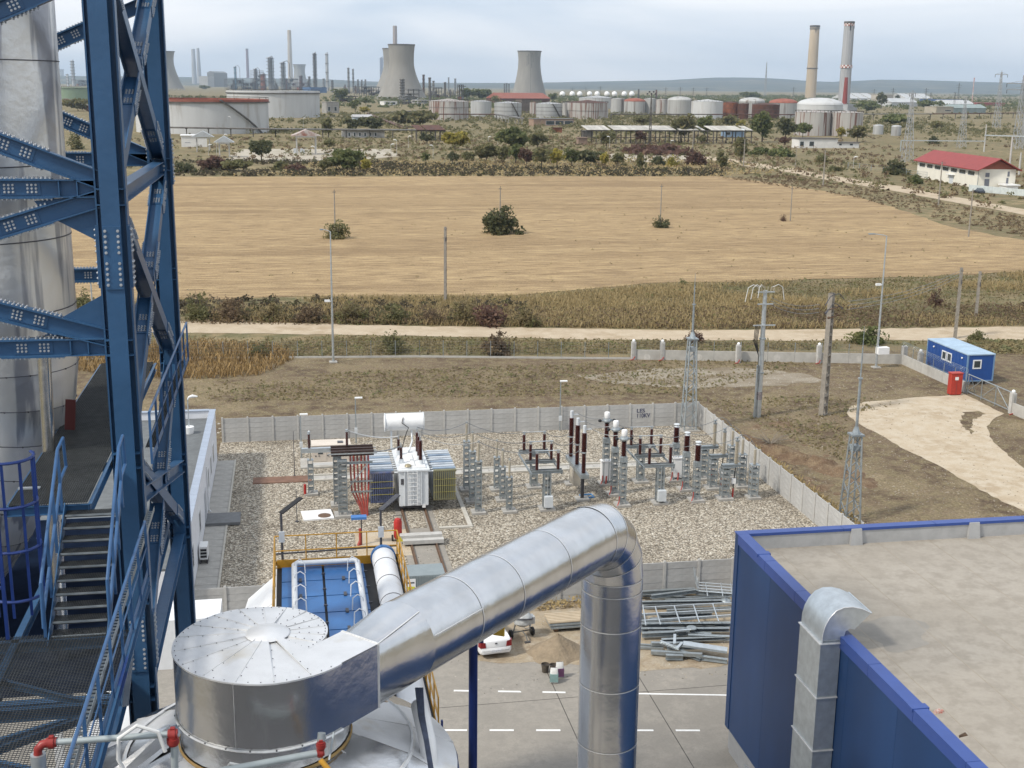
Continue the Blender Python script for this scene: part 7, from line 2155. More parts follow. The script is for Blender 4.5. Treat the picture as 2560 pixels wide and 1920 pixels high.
for zf, b, tpx, lab, w0 in ((ZR, (1830, 455), (1870, 65), "concrete pole standing left of the road behind the blue container", 0.6), (ZR, (1945, 340), (1970, 85), "slim concrete pole in the weeds near the right edge", 0.55), (ZO, (962, 655), (963, 490), "lone concrete pole between field and dirt road left of centre", 0.5)):
  q = G(*zf(*b))
  t = h_pole(q, top_of(zf, tpx, q).z, lab, w0, 0.3, 0.28)
  hh = top_of(zf, tpx, q).z
  part("insulator_head", MB().bar((-0.5, -0.1, hh - 0.3), (0.5, -0.1, hh - 0.3), 0.08, 0.08).bar((-0.35, -0.1, hh - 1.6), (0.35, -0.1, hh - 1.6), 0.1, 0.5), dark, t)
FPG = "thin poles standing in the field"
def thin_pole(b, tpx, lab, r=0.12, group=FPG, zf=ZO, arm=0.0):
  q = G(*zf(*b))
  hh = top_of(zf, tpx, q).z
  t = thing("wooden_pole", lab, "pole", (q.x, q.y, 0), 0, group)
  part("shaft", MB().cyl((0, 0, 0), (0, 0, hh), r * 1.2, r * 0.8, 8), wood_pole, t)
  part("top_bracket", MB().bar((-0.3 - arm, 0, hh - 0.25), (0.3 + arm, 0, hh - 0.25), 0.1, 0.1).cyl((0, 0, hh), (0, 0, hh + 0.25), 0.05, None, 6), dark, t)
thin_pole((724, 508), (720, 412), "thin pole rising from the olive bush in the field")
thin_pole((1080, 500), (1078, 405), "thin pole rising from the large dark bush in the field")
thin_pole((1426, 488), (1425, 400), "thin pole rising from the small round bush in the field")
thin_pole((1707, 478), (1707, 405), "right-most thin pole in the field")
RP = "poles along the far road"
thin_pole((1606, 362), (1606, 300), "pole at the far left start of the far road", 0.2, RP, arm=0.7)
thin_pole((1778, 402), (1780, 325), "pole beside the far road left of the red-roofed building", 0.2, RP, arm=0.3)
thin_pole((2027, 443), (2029, 350), "pole in front of the red-roofed building", 0.16, RP, arm=0.7)
thin_pole((2092, 512), (2098, 410), "pole below the far road near the right edge", 0.14, RP)
thin_pole((1496, 330), (1496, 280), "pole in front of the long open canopy", 0.2, RP, arm=0.3)
thin_pole((1718, 362), (1718, 318), "dark pole beside the far road, second from its start", 0.12, RP)
# street lamps
def street_lamp(zf, b, tpx, arm, label, cam_z=None, box=False):
  q = G(*zf(*b))
  hh = top_of(zf, tpx, q).z
  t = thing("street_lamp", label, "lamp post", (q.x, q.y, 0), 0, "tall lamp posts with cameras")
  part("pole", MB().cyl((0, 0, 0), (0, 0, hh), 0.13, 0.06, 10), galv_lt, t)
  part("arm", MB().tube([(0, 0, hh - 0.05), (arm * 0.3, 0, hh + 0.08), (arm, 0, hh + 0.2)], 0.04, 6), galv_lt, t)
  part("lamp_head", MB().bb(min(arm, arm * 1.5), -0.14, hh + 0.14, max(arm, arm * 1.5), 0.14, hh + 0.26), galv, t)
  if cam_z:
    part("camera", MB().bb(-0.75, -0.15, hh * cam_z, -0.2, 0.1, hh * cam_z + 0.2).bb(-0.2, -0.05, hh * cam_z, 0, 0.05, hh * cam_z + 0.1), white_clean, t)
  part("base_plate", MB().bb(-0.4, -0.4, 0, 0.4, 0.4, 0.12), concrete, t)
  if box:
    part("junction_box", MB().bb(-0.1, -0.5, 1.5, 1.1, 0.2, 2.2), white_clean, t)
street_lamp(ZR, (1393, 618), (1450, -112), -1.3, "tall lamp post with a white box near the low wall's corner", 0.63, True)
street_lamp(ZO, (720, 783), (706, 500), -0.7, "tall lamp post left of centre beside the mesh fence", 0.47)
street_lamp(ZO, (207, 770), (204, 590), -0.4, "lamp post glimpsed between the metal duct and the blue column", 0.4)
# ------------------------------------------------------------------ far plain: refinery, tank farm, lines
ZF1 = zoomed(0, 0, 3.456)
def mpp(p):                                  # metres for one zoomed pixel (3.456 per photo pixel) at p
  return (p - CAM).dot(FW) / FPX / 3.456
conc_t = M("tower_concrete", (0.25, 0.237, 0.212), 0.9, 0, 0.10, 0.05, c3=(0.185, 0.175, 0.16), scale3=0.02, cut3=(0.5, 0.75), stretch=(1, 1, 0.3), world_co=False)
conc_l = M("chimney_concrete", (0.37, 0.37, 0.375), 0.9, 0, 0.08, 0.05, stretch=(1, 1, 0.2))
conc_b = M("chimney_beige", (0.43, 0.35, 0.25), 0.9, 0, 0.08, 0.05, stretch=(1, 1, 0.2))
rustd = M("rust_dark", (0.13, 0.055, 0.035), 0.85, 0.1, 0.3, 0.3, c2=(0.07, 0.035, 0.028))
rusto = M("rust_orange", (0.27, 0.10, 0.05), 0.85, 0.1, 0.2, 0.4, c2=(0.15, 0.06, 0.04))
steel_d = M("sooty_steel", (0.11, 0.10, 0.09), 0.75, 0.2, 0.3, 0.4, rnd=0.2)
steel_g = M("grey_vessel", (0.21, 0.21, 0.20), 0.6, 0.3, 0.25, 0.4, rnd=0.15, c2=(0.15, 0.14, 0.13))
tk_w = M("tank_white", (0.50, 0.505, 0.50), 0.6, 0, 0.06, 0.15, stretch=(1, 1, 0.12), c3=(0.36, 0.34, 0.31), scale3=0.25, cut3=(0.56, 0.72))
tk_g = M("tank_grey", (0.40, 0.40, 0.385), 0.65, 0.1, 0.10, 0.3, stretch=(1, 1, 0.06), c3=(0.20, 0.175, 0.155), scale3=0.35, cut3=(0.52, 0.66), rnd=0.1)
tk_s = M("tank_silver", (0.41, 0.415, 0.41), 0.55, 0.3, 0.1, 0.3, stretch=(1, 1, 0.08), c3=(0.26, 0.24, 0.22), scale3=0.4, cut3=(0.55, 0.68), rnd=0.08)
tk_r = M("tank_streaked_rust", (0.40, 0.385, 0.36), 0.75, 0.1, 0.12, 0.3, stretch=(1, 1, 0.04), c3=(0.17, 0.085, 0.062), scale3=0.9, cut3=(0.5, 0.62), detail=6)
roof_r = M("roof_rust_red", (0.27, 0.095, 0.065), 0.8, 0, 0.15, 0.3)
def chimney(zf, t0, t1, yt, b0, b1, yb, label, mat, bands=(), cap=None, slots=0, chk=False):
  q = G(*zf((b0 + b1) / 2, yb))
  k = mpp(q)
  rb, rt = (b1 - b0) / 2 * k, (t1 - t0) / 2 * k
  h = GY(*zf((t0 + t1) / 2, yt), q.y).z
  t = thing("chimney", label, "chimney", (q.x, q.y, 0))
  part("shaft", MB().lathe([(rb, 0), (rb * 0.5 + rt * 0.5, h * 0.55), (rt, h * 0.985), (rt * 0.93, h)], 24), mat, t)
  for b in bands:
    r = rb + (rt - rb) * b
    part("gallery", MB().lathe([(r * 1.0, h * b - 1.2), (r * 1.14, h * b - 0.6), (r * 1.14, h * b + 0.8), (r * 1.0, h * b + 1.2)], 24), cap or mat, t)
  if chk:                                  # red and white warning squares
    wm, rm = M("warning_white", (0.7, 0.69, 0.66), 0.8, 0, 0.05, 0.5), M("warning_red", (0.28, 0.07, 0.05), 0.8, 0, 0.1, 0.5)
    for b, hh in ((0.965, 5.0), (0.47, 5.0)):
      r = (rb + (rt - rb) * b) * (1.16 if b < 0.9 else 1.08)
      for row in range(2):
        for c in range(20):
          a0, a1 = 2 * math.pi * c / 20, 2 * math.pi * (c + 1) / 20
          z0 = h * b + row * hh / 2 - hh / 2
          p = [(r * math.cos(a), r * math.sin(a), z) for a, z in ((a0, z0), (a1, z0), (a1, z0 + hh / 2), (a0, z0 + hh / 2))]
          i_ = [(0.97 * x, 0.97 * y, z) for x, y, z in p]
          part("warning_square", MB().add(i_ + p, [(4, 5, 6, 7), (0, 3, 2, 1), (0, 1, 5, 4), (1, 2, 6, 5), (2, 3, 7, 6), (3, 0, 4, 7)]), rm if (c + row) % 2 else wm, t)
    for c in range(14):
      a = 2 * math.pi * c / 14
      part("rib", MB().bar((rb * 1.01 * math.cos(a), rb * 1.01 * math.sin(a), 2), (rt * 1.01 * math.cos(a), rt * 1.01 * math.sin(a), h * 0.94), 0.7, 0.5, (math.cos(a), math.sin(a), 0)), conc_l, t)
  for s in range(slots):
    a = math.radians(-100 + 60 * s)
    r = rt * 1.0
    part("port", MB().box((r * math.cos(a), r * math.sin(a), h * 0.93), (1.5, 1.5, 4 + 6 * (s == 0))), black, t)
  if cap:
    part("rim", MB().lathe([(rt * 1.02, h * 0.97), (rt * 1.12, h * 0.98), (rt * 1.1, h * 1.002), (rt * 0.9, h * 1.003)], 24), cap, t)
dcap = M("cap_dark", (0.12, 0.11, 0.10), 0.9, 0, 0.2, 0.3)
chimney(ZF5, 364, 442, 82, 318, 412, 716, "tall beige concrete chimney, left of the pair on the right", conc_b, (0.42, 0.955), dcap, 1)
chimney(ZF5, 658, 740, 48, 604, 700, 775, "tall grey ribbed chimney with red and white chequered bands", conc_l, (), dcap, 2, True)
chimney(ZF5, 656, 684, 530, 636, 682, 795, "slim red stack in front of the chequered chimney", M("stack_red", (0.22, 0.04, 0.03), 0.7, 0, 0.15, 0.3))
chimney(ZF2, 268, 299, 284, 278, 322, 598, "left one of two slim pale chimneys beyond the big white tanks", conc_l, (0.42,))
chimney(ZF2, 318, 342, 277, 322, 362, 598, "right one of two slim pale chimneys beyond the big white tanks", conc_l, (0.42,))
chimney(ZF2, 740, 762, 282, 750, 776, 596, "dark red steel chimney above the refinery", M("stack_maroon", (0.13, 0.03, 0.03), 0.7, 0, 0.2, 0.2), (), dcap)
chimney(ZF2, 1102, 1133, 122, 1108, 1152, 606, "tall beige chimney rising behind the refinery columns", conc_b, (0.58, 0.95))
chimney(ZF3, 288, 323, 84, 284, 330, 640, "brown chimney rising behind the two large cooling towers", M("chimney_brown", (0.20, 0.14, 0.12), 0.9, 0, 0.3, 0.08, c2=(0.33, 0.29, 0.26), stretch=(1, 1, 0.05)))
def cooling(zf, t0, t1, w0, w1, yw, b0, b1, yt, yb, label, stain=False):
  q = G(*zf((b0 + b1) / 2, yb))
  k = mpp(q)
  h = GY(*zf((t0 + t1) / 2, yt), q.y).z
  hw = GY(*zf((t0 + t1) / 2, yw), q.y).z
  rt, rw, rb = (t1 - t0) / 2 * k, (w1 - w0) / 2 * k, (b1 - b0) / 2 * k
  t = thing("cooling_tower", label, "cooling tower", (q.x, q.y, 0), 0, "concrete cooling towers")
  c = rb / rw
  prof = []
  for i in range(25):
    z = h * i / 24
    if z <= hw:
      s = (hw - z) / hw
      r = rw * math.sqrt(1 + (c * c - 1) * s * s)
    else:
      s = (z - hw) / (h - hw)
      r = rw * math.sqrt(1 + ((rt / rw) ** 2 - 1) * s * s)
    prof.append((r, z))
  part("shell", MB().lathe(prof[1:], 48, cap=False), conc_t, t)
  part("rim", MB().lathe([(rt, h - 1.5), (rt * 1.03, h - 1.0), (rt * 1.03, h + 0.6), (rt * 0.96, h + 0.6), (rt * 0.96, h - 3)], 48, cap=False), dcap, t)
  z1, r1 = prof[1][1], prof[1][0]
  for i in range(24):
    a, b = 2 * math.pi * i / 24, 2 * math.pi * (i + 0.5) / 24
    part("strut", MB().bar((rb * math.cos(a), rb * math.sin(a), 0), (r1 * math.cos(b), r1 * math.sin(b), z1), 0.8, 0.8), conc_l, t)
  if stain:
    m = MB()
    for (f0, f1, w, da) in ((0.0, 1.0, 0.012, 0.0), (0.62, 0.97, 0.03, 0.12), (0.7, 0.95, 0.02, -0.16), (0.66, 0.9, 0.02, -0.3), (0.75, 0.93, 0.015, 0.25)):
      ang = math.atan2(-q.y, -q.x) + da + 0.1
      rows = []
      for i in range(13):
        f = f0 + (f1 - f0) * i / 12
        z = h * (0.06 + 0.92 * f)
        r = np.interp(z, [p[1] for p in prof], [p[0] for p in prof]) + 0.15
        ww = w * random.uniform(0.7, 1.2)
        rows.append([(r * math.cos(ang - ww), r * math.sin(ang - ww), z), (r * math.cos(ang + ww), r * math.sin(ang + ww), z)])
      for i in range(12):
        m.face(rows[i][0], rows[i][1], rows[i + 1][1], rows[i + 1][0])
    part("water_stain", m, M("stain_dark", (0.11, 0.105, 0.095), 0.9, 0, 0.3, 0.1), t, kind="stuff")
cooling(ZF3, 283, 512, 292, 502, 390, 143, 582, 248, 718, "largest cooling tower, in front of the tower pair")
cooling(ZF3, 205, 425, 212, 415, 400, 100, 520, 282, 690, "rear cooling tower half hidden behind the largest one")
cooling(ZF3, 1357, 1562, 1366, 1556, 385, 1306, 1612, 303, 695, "lone cooling tower with dark water stains, right of centre", True)
cooling(ZF2, -60, 148, -45, 138, 380, -140, 212, 305, 640, "cooling tower cut off by the blue steel column")
cooling(ZF2, 1155, 1265, 1163, 1256, 470, 1135, 1284, 418, 612, "small distant cooling tower behind the refinery columns")
cooling(ZF1, 505, 560, 510, 556, 650, 495, 570, 598, 712, "tiny cooling tower seen between the duct and the column")
def tank(zf, x0, x1, yt, yb, label, mat, roof=None, rk="cone", stair=True, rim=True, hoops=0):
  qf = G(*zf((x0 + x1) / 2, yb))
  k = mpp(qf)
  r = (x1 - x0) / 2 * k
  d = V(qf.x, qf.y, 0).normalized()
  r = r * (1 + r / qf.length)
  c = V(qf.x, qf.y, 0) + d * r
  h = GY(*zf((x0 + x1) / 2, yt), qf.y).z
  t = thing("storage_tank", label, "tank", (c.x, c.y, 0), random.uniform(0, 6.28), "oil storage tanks")
  part("shell", MB().lathe([(r, 0), (r, h)], 44, cap=False), mat, t)
  rm = roof or mat
  if rk == "float":
    part("roof", MB().lathe([(r * 0.985, h * 0.86), (r * 0.02, h * 0.87)], 44, cap=False), rm, t)
    part("wind_girder", MB().lathe([(r, h * 0.9), (r * 1.025, h * 0.9), (r * 1.025, h * 0.93), (r, h * 0.93)], 44, cap=False), steel_d, t)
    part("red_band", MB().lathe([(r * 1.004, h * 0.925), (r * 1.01, h * 0.925), (r * 1.01, h * 1.0), (r * 0.985, h * 1.0), (r * 0.985, h * 0.87)], 44, cap=False), roof_r if roof is roof_r else mat, t)
  else:
    rise_ = r * (0.3 if rk == "dome" else 0.13)
    part("roof", MB().lathe([(r * 1.01, h - 0.05)] + [(r * 1.01 * math.cos(a * math.pi / 16), h + rise_ * (math.sin(a * math.pi / 16) if rk == "dome" else 1 - math.cos(a * math.pi / 16))) for a in range(1, 8)] + [(0.05, h + rise_)], 44, cap=False), rm, t)
  if rim:
    part("top_rail", MB().lathe([(r * 1.0, h + 0.9), (r * 1.008, h + 0.9), (r * 1.008, h + 1.1), (r, h + 1.1)], 44, cap=False), steel_d, t)
    for i in range(24):
      a = 2 * math.pi * i / 24
      part("rail_post", lambda: MB().bb(-0.1, -0.1, 0, 0.1, 0.1, 1.1), steel_d, t, (r * math.cos(a), r * math.sin(a), h), key=("trp",))
  ang = math.atan2(-c.y, -c.x) - t.rotation_euler.z
  if stair:
    pts = [(r * 1.03 * math.cos(ang + 0.25 + 0.75 * f), r * 1.03 * math.sin(ang + 0.25 + 0.75 * f), h * (1 - f)) for f in [i / 8 for i in range(9)]]
    m = MB()
    for a, b in zip(pts[:-1], pts[1:]):
      m.bar(a, b, 0.9, 0.7)
    part("spiral_stair", m, steel_d, t)
  for i in range(hoops):
    part("hoop", MB().lathe([(r * 1.002, h * (i + 1) / (hoops + 1) - 0.12), (r * 1.012, h * (i + 1) / (hoops + 1) - 0.12), (r * 1.012, h * (i + 1) / (hoops + 1) + 0.12), (r * 1.002, h * (i + 1) / (hoops + 1) + 0.12)], 44, cap=False), steel_d, t)
  return t, r, h, ang
tt = tank(ZF2, -180, 936, 722, 1022, "nearest wide white tank with a red band around its rim", tk_w, roof_r, "float")
tank(ZF2, 592, 1380, 648, 880, "second wide white tank behind the red-banded one", tk_w, steel_g, "float", False, True)
for row in ((ZF3, 595, 940, 738, 900, "streaked silver tank, left-most of the middle row", tk_r, None, "cone", 2), (ZF3, 955, 1135, 738, 872, "smooth pale tank between two streaked tanks", tk_s, None, "cone", 0), (ZF3, 1160, 1395, 752, 892, "silver tank with a diagonal stair, left of the lone cooling tower's shed", tk_s, None, "cone", 3), (ZF3, 1520, 1746, 758, 888, "silver hooped tank with a diagonal stair above the brick pump house", tk_s, None, "cone", 3), (ZF3, 1466, 1540, 746, 862, "narrow rust-flecked tank behind the hooped silver tank", tk_r, rusto, "cone", 0), (ZF3, 1748, 1800, 750, 880, "narrow grey tank right of the hooped silver tank", tk_g, None, "cone", 0), (ZF3, 1786, 2142, 750, 892, "peeling tank with rust-red streaks around its upper half", tk_r, rustd, "cone", 1),
      (ZF3, 1890, 2200, 708, 800, "pale tank behind the peeling rust-streaked tank", tk_s, None, "cone", 0), (ZF4, 436, 560, 716, 842, "dull grey tank right of the peeling tank", tk_g, None, "cone", 0), (ZF4, 550, 735, 738, 846, "grey tank with a low red-brown roof", tk_g, roof_r, "dome", 0), (ZF4, 722, 832, 716, 846, "narrow grey tank behind the floodlight tower", tk_g, None, "cone", 0), (ZF4, 826, 926, 722, 850, "narrow dark-streaked tank right of the floodlight tower", tk_r, None, "cone", 0), (ZF4, 925, 1135, 728, 862, "grey tank with a rough domed roof left of the bright white tank", tk_g, None, "dome", 0), (ZF4, 1130, 1402, 738, 896, "bright white tank in the middle of the right row", tk_w, None, "cone", 0),
      (ZF4, 1398, 1532, 748, 892, "orange rusty tank right of the bright white one", rusto, rustd, "cone", 2), (ZF4, 1528, 1625, 760, 894, "dark maroon rusty tank between two rusty tanks", rustd, rustd, "cone", 2), (ZF4, 1540, 1760, 738, 880, "grey domed tank behind the maroon rusty tank", tk_g, None, "dome", 0), (ZF4, 1655, 1890, 766, 894, "wide dark maroon rusty tank", rustd, rustd, "cone", 2), (ZF4, 1800, 2045, 752, 888, "pale tank with a red conical roof beside the maroon tank", tk_g, roof_r, "dome", 0),
      (ZF5, 245, 632, 768, 940, "large white domed tank in front of the two tall chimneys", tk_w, None, "dome", 0), (ZF5, 225, 532, 832, 1036, "rust-streaked open tank, left of the front pair", tk_r, None, "cone", 0), (ZF5, 528, 806, 836, 1040, "rust-streaked open tank, right of the front pair", tk_r, None, "cone", 0), (ZF5, 905, 992, 950, 1024, "small grey upright silo right of the streaked tanks", tk_s, None, "dome", 0), (ZF5, 1062, 1146, 956, 1036, "second small grey upright silo right of the streaked tanks", tk_s, None, "dome", 0),
      (ZF1, 470, 800, 756, 860, "green tank with white top glimpsed between duct and column", M("tank_green", (0.20, 0.27, 0.18), 0.7, 0, 0.08, 0.1), white_clean, "float", 0)):
  tank(row[0], row[1], row[2], row[3], row[4], row[5], row[6], row[7], row[8], "stair" in row[5], row[8] != "dome", row[9])
# white gas spheres far away
for k in range(9):
  x = 20 + k * 75 + (k % 2) * 10
  q = G(*ZF4(x, 702))
  r = mpp(q) * 24
  t = thing("gas_sphere", f"white gas sphere on the horizon, {ORD[k]} from the left", "gas tank", (q.x, q.y, 0), 0, "white gas spheres on the horizon")
  part("ball", MB().ball((0, 0, r * 1.1), r, 16, 12), white_clean, t)
  part("leg_ring", MB().lathe([(r * 0.8, 0), (r * 0.85, r * 0.8)], 12, cap=False), steel_g, t)
# refinery columns
def column_vessel(zf, x0, x1, yt, yb, label, mat=steel_g, decks=5, loop=0):
  q = G(*zf((x0 + x1) / 2, yb))
  k = mpp(q)
  r = max((x1 - x0) / 2 * k * 0.62, 0.8)
  h = GY(*zf((x0 + x1) / 2, yt), q.y).z
  t = thing("process_column", label, "column", (q.x, q.y, 0), 0, "refinery process columns")
  part("vessel", MB().lathe([(r * 1.05, 0), (r * 1.05, h * 0.3), (r, h * 0.32), (r, h * 0.95), (r * 0.7, h * 0.985), (0.05, h)], 16), mat, t)
  for i in range(decks):
    z = h * (0.25 + 0.7 * i / max(1, decks - 1))
    part("platform", MB().lathe([(r * 1.02, z), (r * 1.8, z), (r * 1.8, z + 1.4), (r * 1.72, z + 1.4), (r * 1.72, z + 0.3), (r * 1.02, z + 0.25)], 12, cap=False), steel_d, t)
  part("side_pipe", MB().tube([(r * 1.3, -r * 0.4, 0), (r * 1.3, -r * 0.4, h * 0.92), (r * 0.8, -r * 0.3, h * 1.02), (0, 0, h * 0.99)], r * 0.16, 6), steel_d, t)
  part("ladder", MB().bar((-r * 1.2, -r * 0.5, 0), (-r * 1.2, -r * 0.5, h), 0.6, 0.25), steel_d, t)
  if loop:
    part("overhead_line", MB().tube([(0, 0, h * 0.98), (loop * 0.25 * h, 0, h * 1.05), (loop * 0.4 * h, 0, h * 0.95), (loop * 0.4 * h, 0, h * 0.5), (loop * 0.55 * h, 0, h * 0.4), (loop * 0.9 * h, 0, h * 0.4)], r * 0.2, 6), steel_d, t)
cols = [(ZF2, 928, 992, 352, 642, "broad grey column with many decks above the second white tank", steel_g, 8, 0), (ZF2, 860, 924, 500, 645, "fat rusty domed vessel left of the broad decked column", rusto, 3, 0), (ZF2, 1042, 1092, 398, 642, "grey column with a looping overhead pipe", steel_g, 6, 0.6), (ZF2, 1322, 1362, 316, 655, "tall dark slender column right of the second white tank", steel_d, 9, 0), (ZF2, 1432, 1462, 318, 650, "tall pale slender column beside the dark one", tk_s, 4, 0), (ZF2, 1620, 1642, 445, 664, "slim distant column, left of two near the big cooling tower", steel_g, 5, 0), (ZF2, 1662, 1680, 457, 662, "slim distant column, right of two near the big cooling tower", steel_g, 5, 0), (ZF2, 1893, 1938, 356, 600, "scaffolded dark column at the left shoulder of the cooling towers", rustd, 8, 0),
    (ZF2, 812, 846, 455, 640, "dark framed column left of the fat rusty vessel", steel_d, 6, 0.5), (ZF2, 1200, 1238, 515, 640, "short rusty column before the small cooling tower", rustd, 4, 0), (ZF2, 1280, 1304, 522, 645, "short dark column right of the small cooling tower", steel_d, 4, 0), (ZF2, 1404, 1428, 540, 640, "stubby column between the two slender columns", steel_g, 3, 0), (ZF2, 1478, 1502, 556, 660, "stubby column right of the pale slender column", steel_d, 4, 0), (ZF2, 1704, 1720, 548, 665, "thin far column in the gap, first of three", steel_d, 3, 0), (ZF2, 1738, 1752, 550, 665, "thin far column in the gap, second of three", steel_d, 3, 0), (ZF2, 1768, 1784, 548, 665, "thin far column in the gap, third of three", steel_g, 3, 0), (ZF2, 642, 668, 436, 640, "blue and red tipped flare column", M("flare_blue", (0.15, 0.24, 0.32), 0.6, 0, 0.1, 0.2), 4, 0.5),
    (ZF3, 345, 388, 545, 745, "decked grey column before the largest cooling tower", steel_g, 7, 0), (ZF3, 590, 616, 530, 738, "black slender column right of the largest cooling tower", steel_d, 3, 0), (ZF3, 724, 746, 572, 715, "dark bullet-topped column left of the tree group", steel_d, 2, 0), (ZF3, 758, 773, 530, 650, "thin grey column on the horizon left of the tree group", steel_g, 3, 0), (ZF3, 812, 832, 540, 652, "decked thin column on the horizon above the tree group", steel_g, 4, 0), (ZF3, 1240, 1256, 585, 662, "left of three small columns beside the lone cooling tower", steel_d, 2, 0), (ZF3, 1258, 1274, 580, 662, "middle of three small columns beside the lone cooling tower", steel_d, 2, 0), (ZF3, 1278, 1294, 588, 662, "right of three small columns beside the lone cooling tower", steel_g, 2, 0), (ZF3, 538, 562, 505, 690, "tall rusty column peeping out behind the largest cooling tower", rustd, 5, 0), (ZF3, 625, 645, 560, 700, "grey column right of the black slender one", steel_g, 4, 0),
    (ZF1, 618, 656, 520, 745, "white decked column seen between duct and blue column", tk_s, 7, 0), (ZF1, 575, 600, 640, 745, "short white column seen between duct and blue column", tk_w, 4, 0), (ZF4, 668, 686, 632, 720, "black torch column on the horizon left of the floodlight tower", steel_d, 1, 0), (ZF4, 820, 840, 636, 720, "dark torch column right of the floodlight tower", rustd, 1, 0)]
for c in cols:
  column_vessel(*c)
# framed process units
def frame_unit(zf, x0, x1, yt, yb, label, mat=steel_d, floors=3, dep=20):
  a, b = G(*zf(x0, yb)), G(*zf(x1, yb))
  h = GY(*zf(x0, yt), a.y).z
  t = thing("process_unit", label, "process unit", (a.x, a.y, 0), math.atan2(b.y - a.y, b.x - a.x), "refinery frames")
  L = (b - a).length
  n = max(2, int(L / 8))
  for i in range(n + 1):
    for d in (0, dep):
      part("post", MB().bar((L * i / n, d, 0), (L * i / n, d, h), 0.9, 0.9), mat, t)
  for f in range(1, floors + 1):
    z = h * f / floors
    part("floor", MB().bb(-0.5, -0.5, z - 0.8, L + 0.5, dep + 0.5, z), mat, t)
  for i in range(n):
    f = random.randrange(floors)
    part("exchanger", MB().cyl((L * i / n + 1, dep * 0.4, h * (f + 0.5) / floors), (L * (i + 0.9) / n, dep * 0.4, h * (f + 0.5) / floors), h / floors * 0.33, None, 10), random.choice((steel_g, rusto, steel_g, tk_s)), t)
  part("pipe_run", MB().cyl((-3, 1, h * 0.9), (L + 6, 1, h * 0.9), 0.6, None, 6).cyl((-5, 4, h * 0.55), (L + 3, 4, h * 0.55), 0.5, None, 6), mat, t)
for row in ((ZF2, 625, 720, 545, 640, "dark frame unit left of the maroon chimney", steel_d, 2, 30), (ZF2, 740, 830, 575, 640, "low frame at the foot of the maroon chimney", steel_d, 2, 30), (ZF2, 840, 900, 470, 640, "tall frame behind the fat rusty vessel", steel_g, 5, 25), (ZF2, 1100, 1190, 540, 640, "frame unit right of the looping pipe column", steel_d, 3, 30), (ZF2, 1215, 1290, 575, 645, "low frame before the small cooling tower", rustd, 2, 30), (ZF2, 1760, 1890, 608, 690, "wide dark frame left of the cooling towers", steel_d, 3, 30), (ZF2, 1580, 1690, 690, 745, "low pipe frame behind the yellow trees", steel_d, 2, 20), (ZF3, 388, 470, 690, 765, "pale frame of pipework before the largest cooling tower", steel_g, 3, 15), (ZF3, 420, 510, 630, 740, "tall pipe frame right of the decked grey column", steel_d, 3, 15), (ZF3, 500, 600, 725, 775, "low white frame left of the streaked silver tank", M("pale_frame", (0.42, 0.41, 0.39), 0.7, 0, 0.1, 0.3), 2, 15), (ZF3, 655, 705, 615, 712, "frame unit with twin posts right of the cooling tower", steel_d, 3, 15), (ZF3, 856, 894, 592, 736, "slender black portal frame before the tree group", steel_d, 3, 4), (ZF1, 690, 780, 690, 745, "frame unit seen between duct and blue column", steel_d, 2, 30)):
  frame_unit(*row)
# sheds and houses
def house(zf, x0, x1, yt, yb, label, wall, dep, roof=None, rk="flat", wins=(), name="shed", cat="building", rz_add=0.0, over=0.8):
  a, b = G(*zf(x0, yb)), G(*zf(x1, yb))
  h = GY(*zf(x0, yt), a.y).z
  L = (b - a).length
  t = thing(name, label, cat, (a.x, a.y, 0), math.atan2(b.y - a.y, b.x - a.x) + rz_add)
  part("wall", MB().bb(0, 0, 0, L, dep, h), wall, t)
  rm = roof or wall
  if rk == "gable":
    part("roof", MB().add([(-over, -over, h), (L + over, -over, h), (L + over, dep + over, h), (-over, dep + over, h), (-over, dep / 2, h + dep * 0.22), (L + over, dep / 2, h + dep * 0.22)], [(0, 1, 5, 4), (2, 3, 4, 5), (0, 4, 3), (1, 2, 5), (0, 3, 2, 1)]), rm, t)
  else:
    part("roof", MB().bb(-0.4, -0.4, h, L + 0.4, dep + 0.4, h + 0.35), rm, t)
  for (f0, f1, z0, z1) in wins:
    w = part("window", MB().bb(L * f0, -0.06, h * z0, L * f1, -0.001, h * z1), wf, t)
    part("pane", MB().bb(L * f0 + 0.15, -0.075, h * z0 + 0.12, L * f1 - 0.15, -0.061, h * z1 - 0.12), glassm, w)
  return t, L, h
wl = M("plaster_white", (0.66, 0.65, 0.62), 0.8, 0, 0.06, 0.4)
house(ZF2, 415, 560, 520, 612, "pale boiler house with rounded roof vents beyond the tanks", M("boiler_grey", (0.38, 0.37, 0.35), 0.8, 0, 0.1, 0.05), 50, None, "flat", (), "boiler_house")
house(ZF2, 470, 585, 490, 612, "rounded grey plant block behind the pale boiler house", steel_g, 40, None, "gable", (), "plant_block")
house(ZF2, 1305, 1442, 616, 664, "blue shed at the foot of the slender columns", M("shed_blue", (0.06, 0.12, 0.24), 0.7, 0, 0.1, 0.2), 30)
house(ZF2, 1938, 2050, 738, 770, "low white building with brick bands before the cooling tower", wl, 12, None, "flat", ((0.1, 0.4, 0.2, 0.8), (0.55, 0.85, 0.2, 0.8)))
house(ZF2, 1440, 1550, 745, 840, "grey ruined building beside the yellow tree", M("ruin_grey", (0.30, 0.29, 0.27), 0.9, 0, 0.15, 0.3), 14, None, "flat", ((0.1, 0.3, 0.2, 0.6), (0.6, 0.8, 0.2, 0.6)))
house(ZF2, 1680, 1832, 872, 912, "small pale blue house behind the dark trees", M("house_blue", (0.42, 0.48, 0.53), 0.8, 0, 0.05, 0.4), 8, M("asbestos_roof", (0.42, 0.42, 0.42), 0.9, 0, 0.1, 0.4), "gable", ((0.28, 0.4, 0.35, 0.8),))
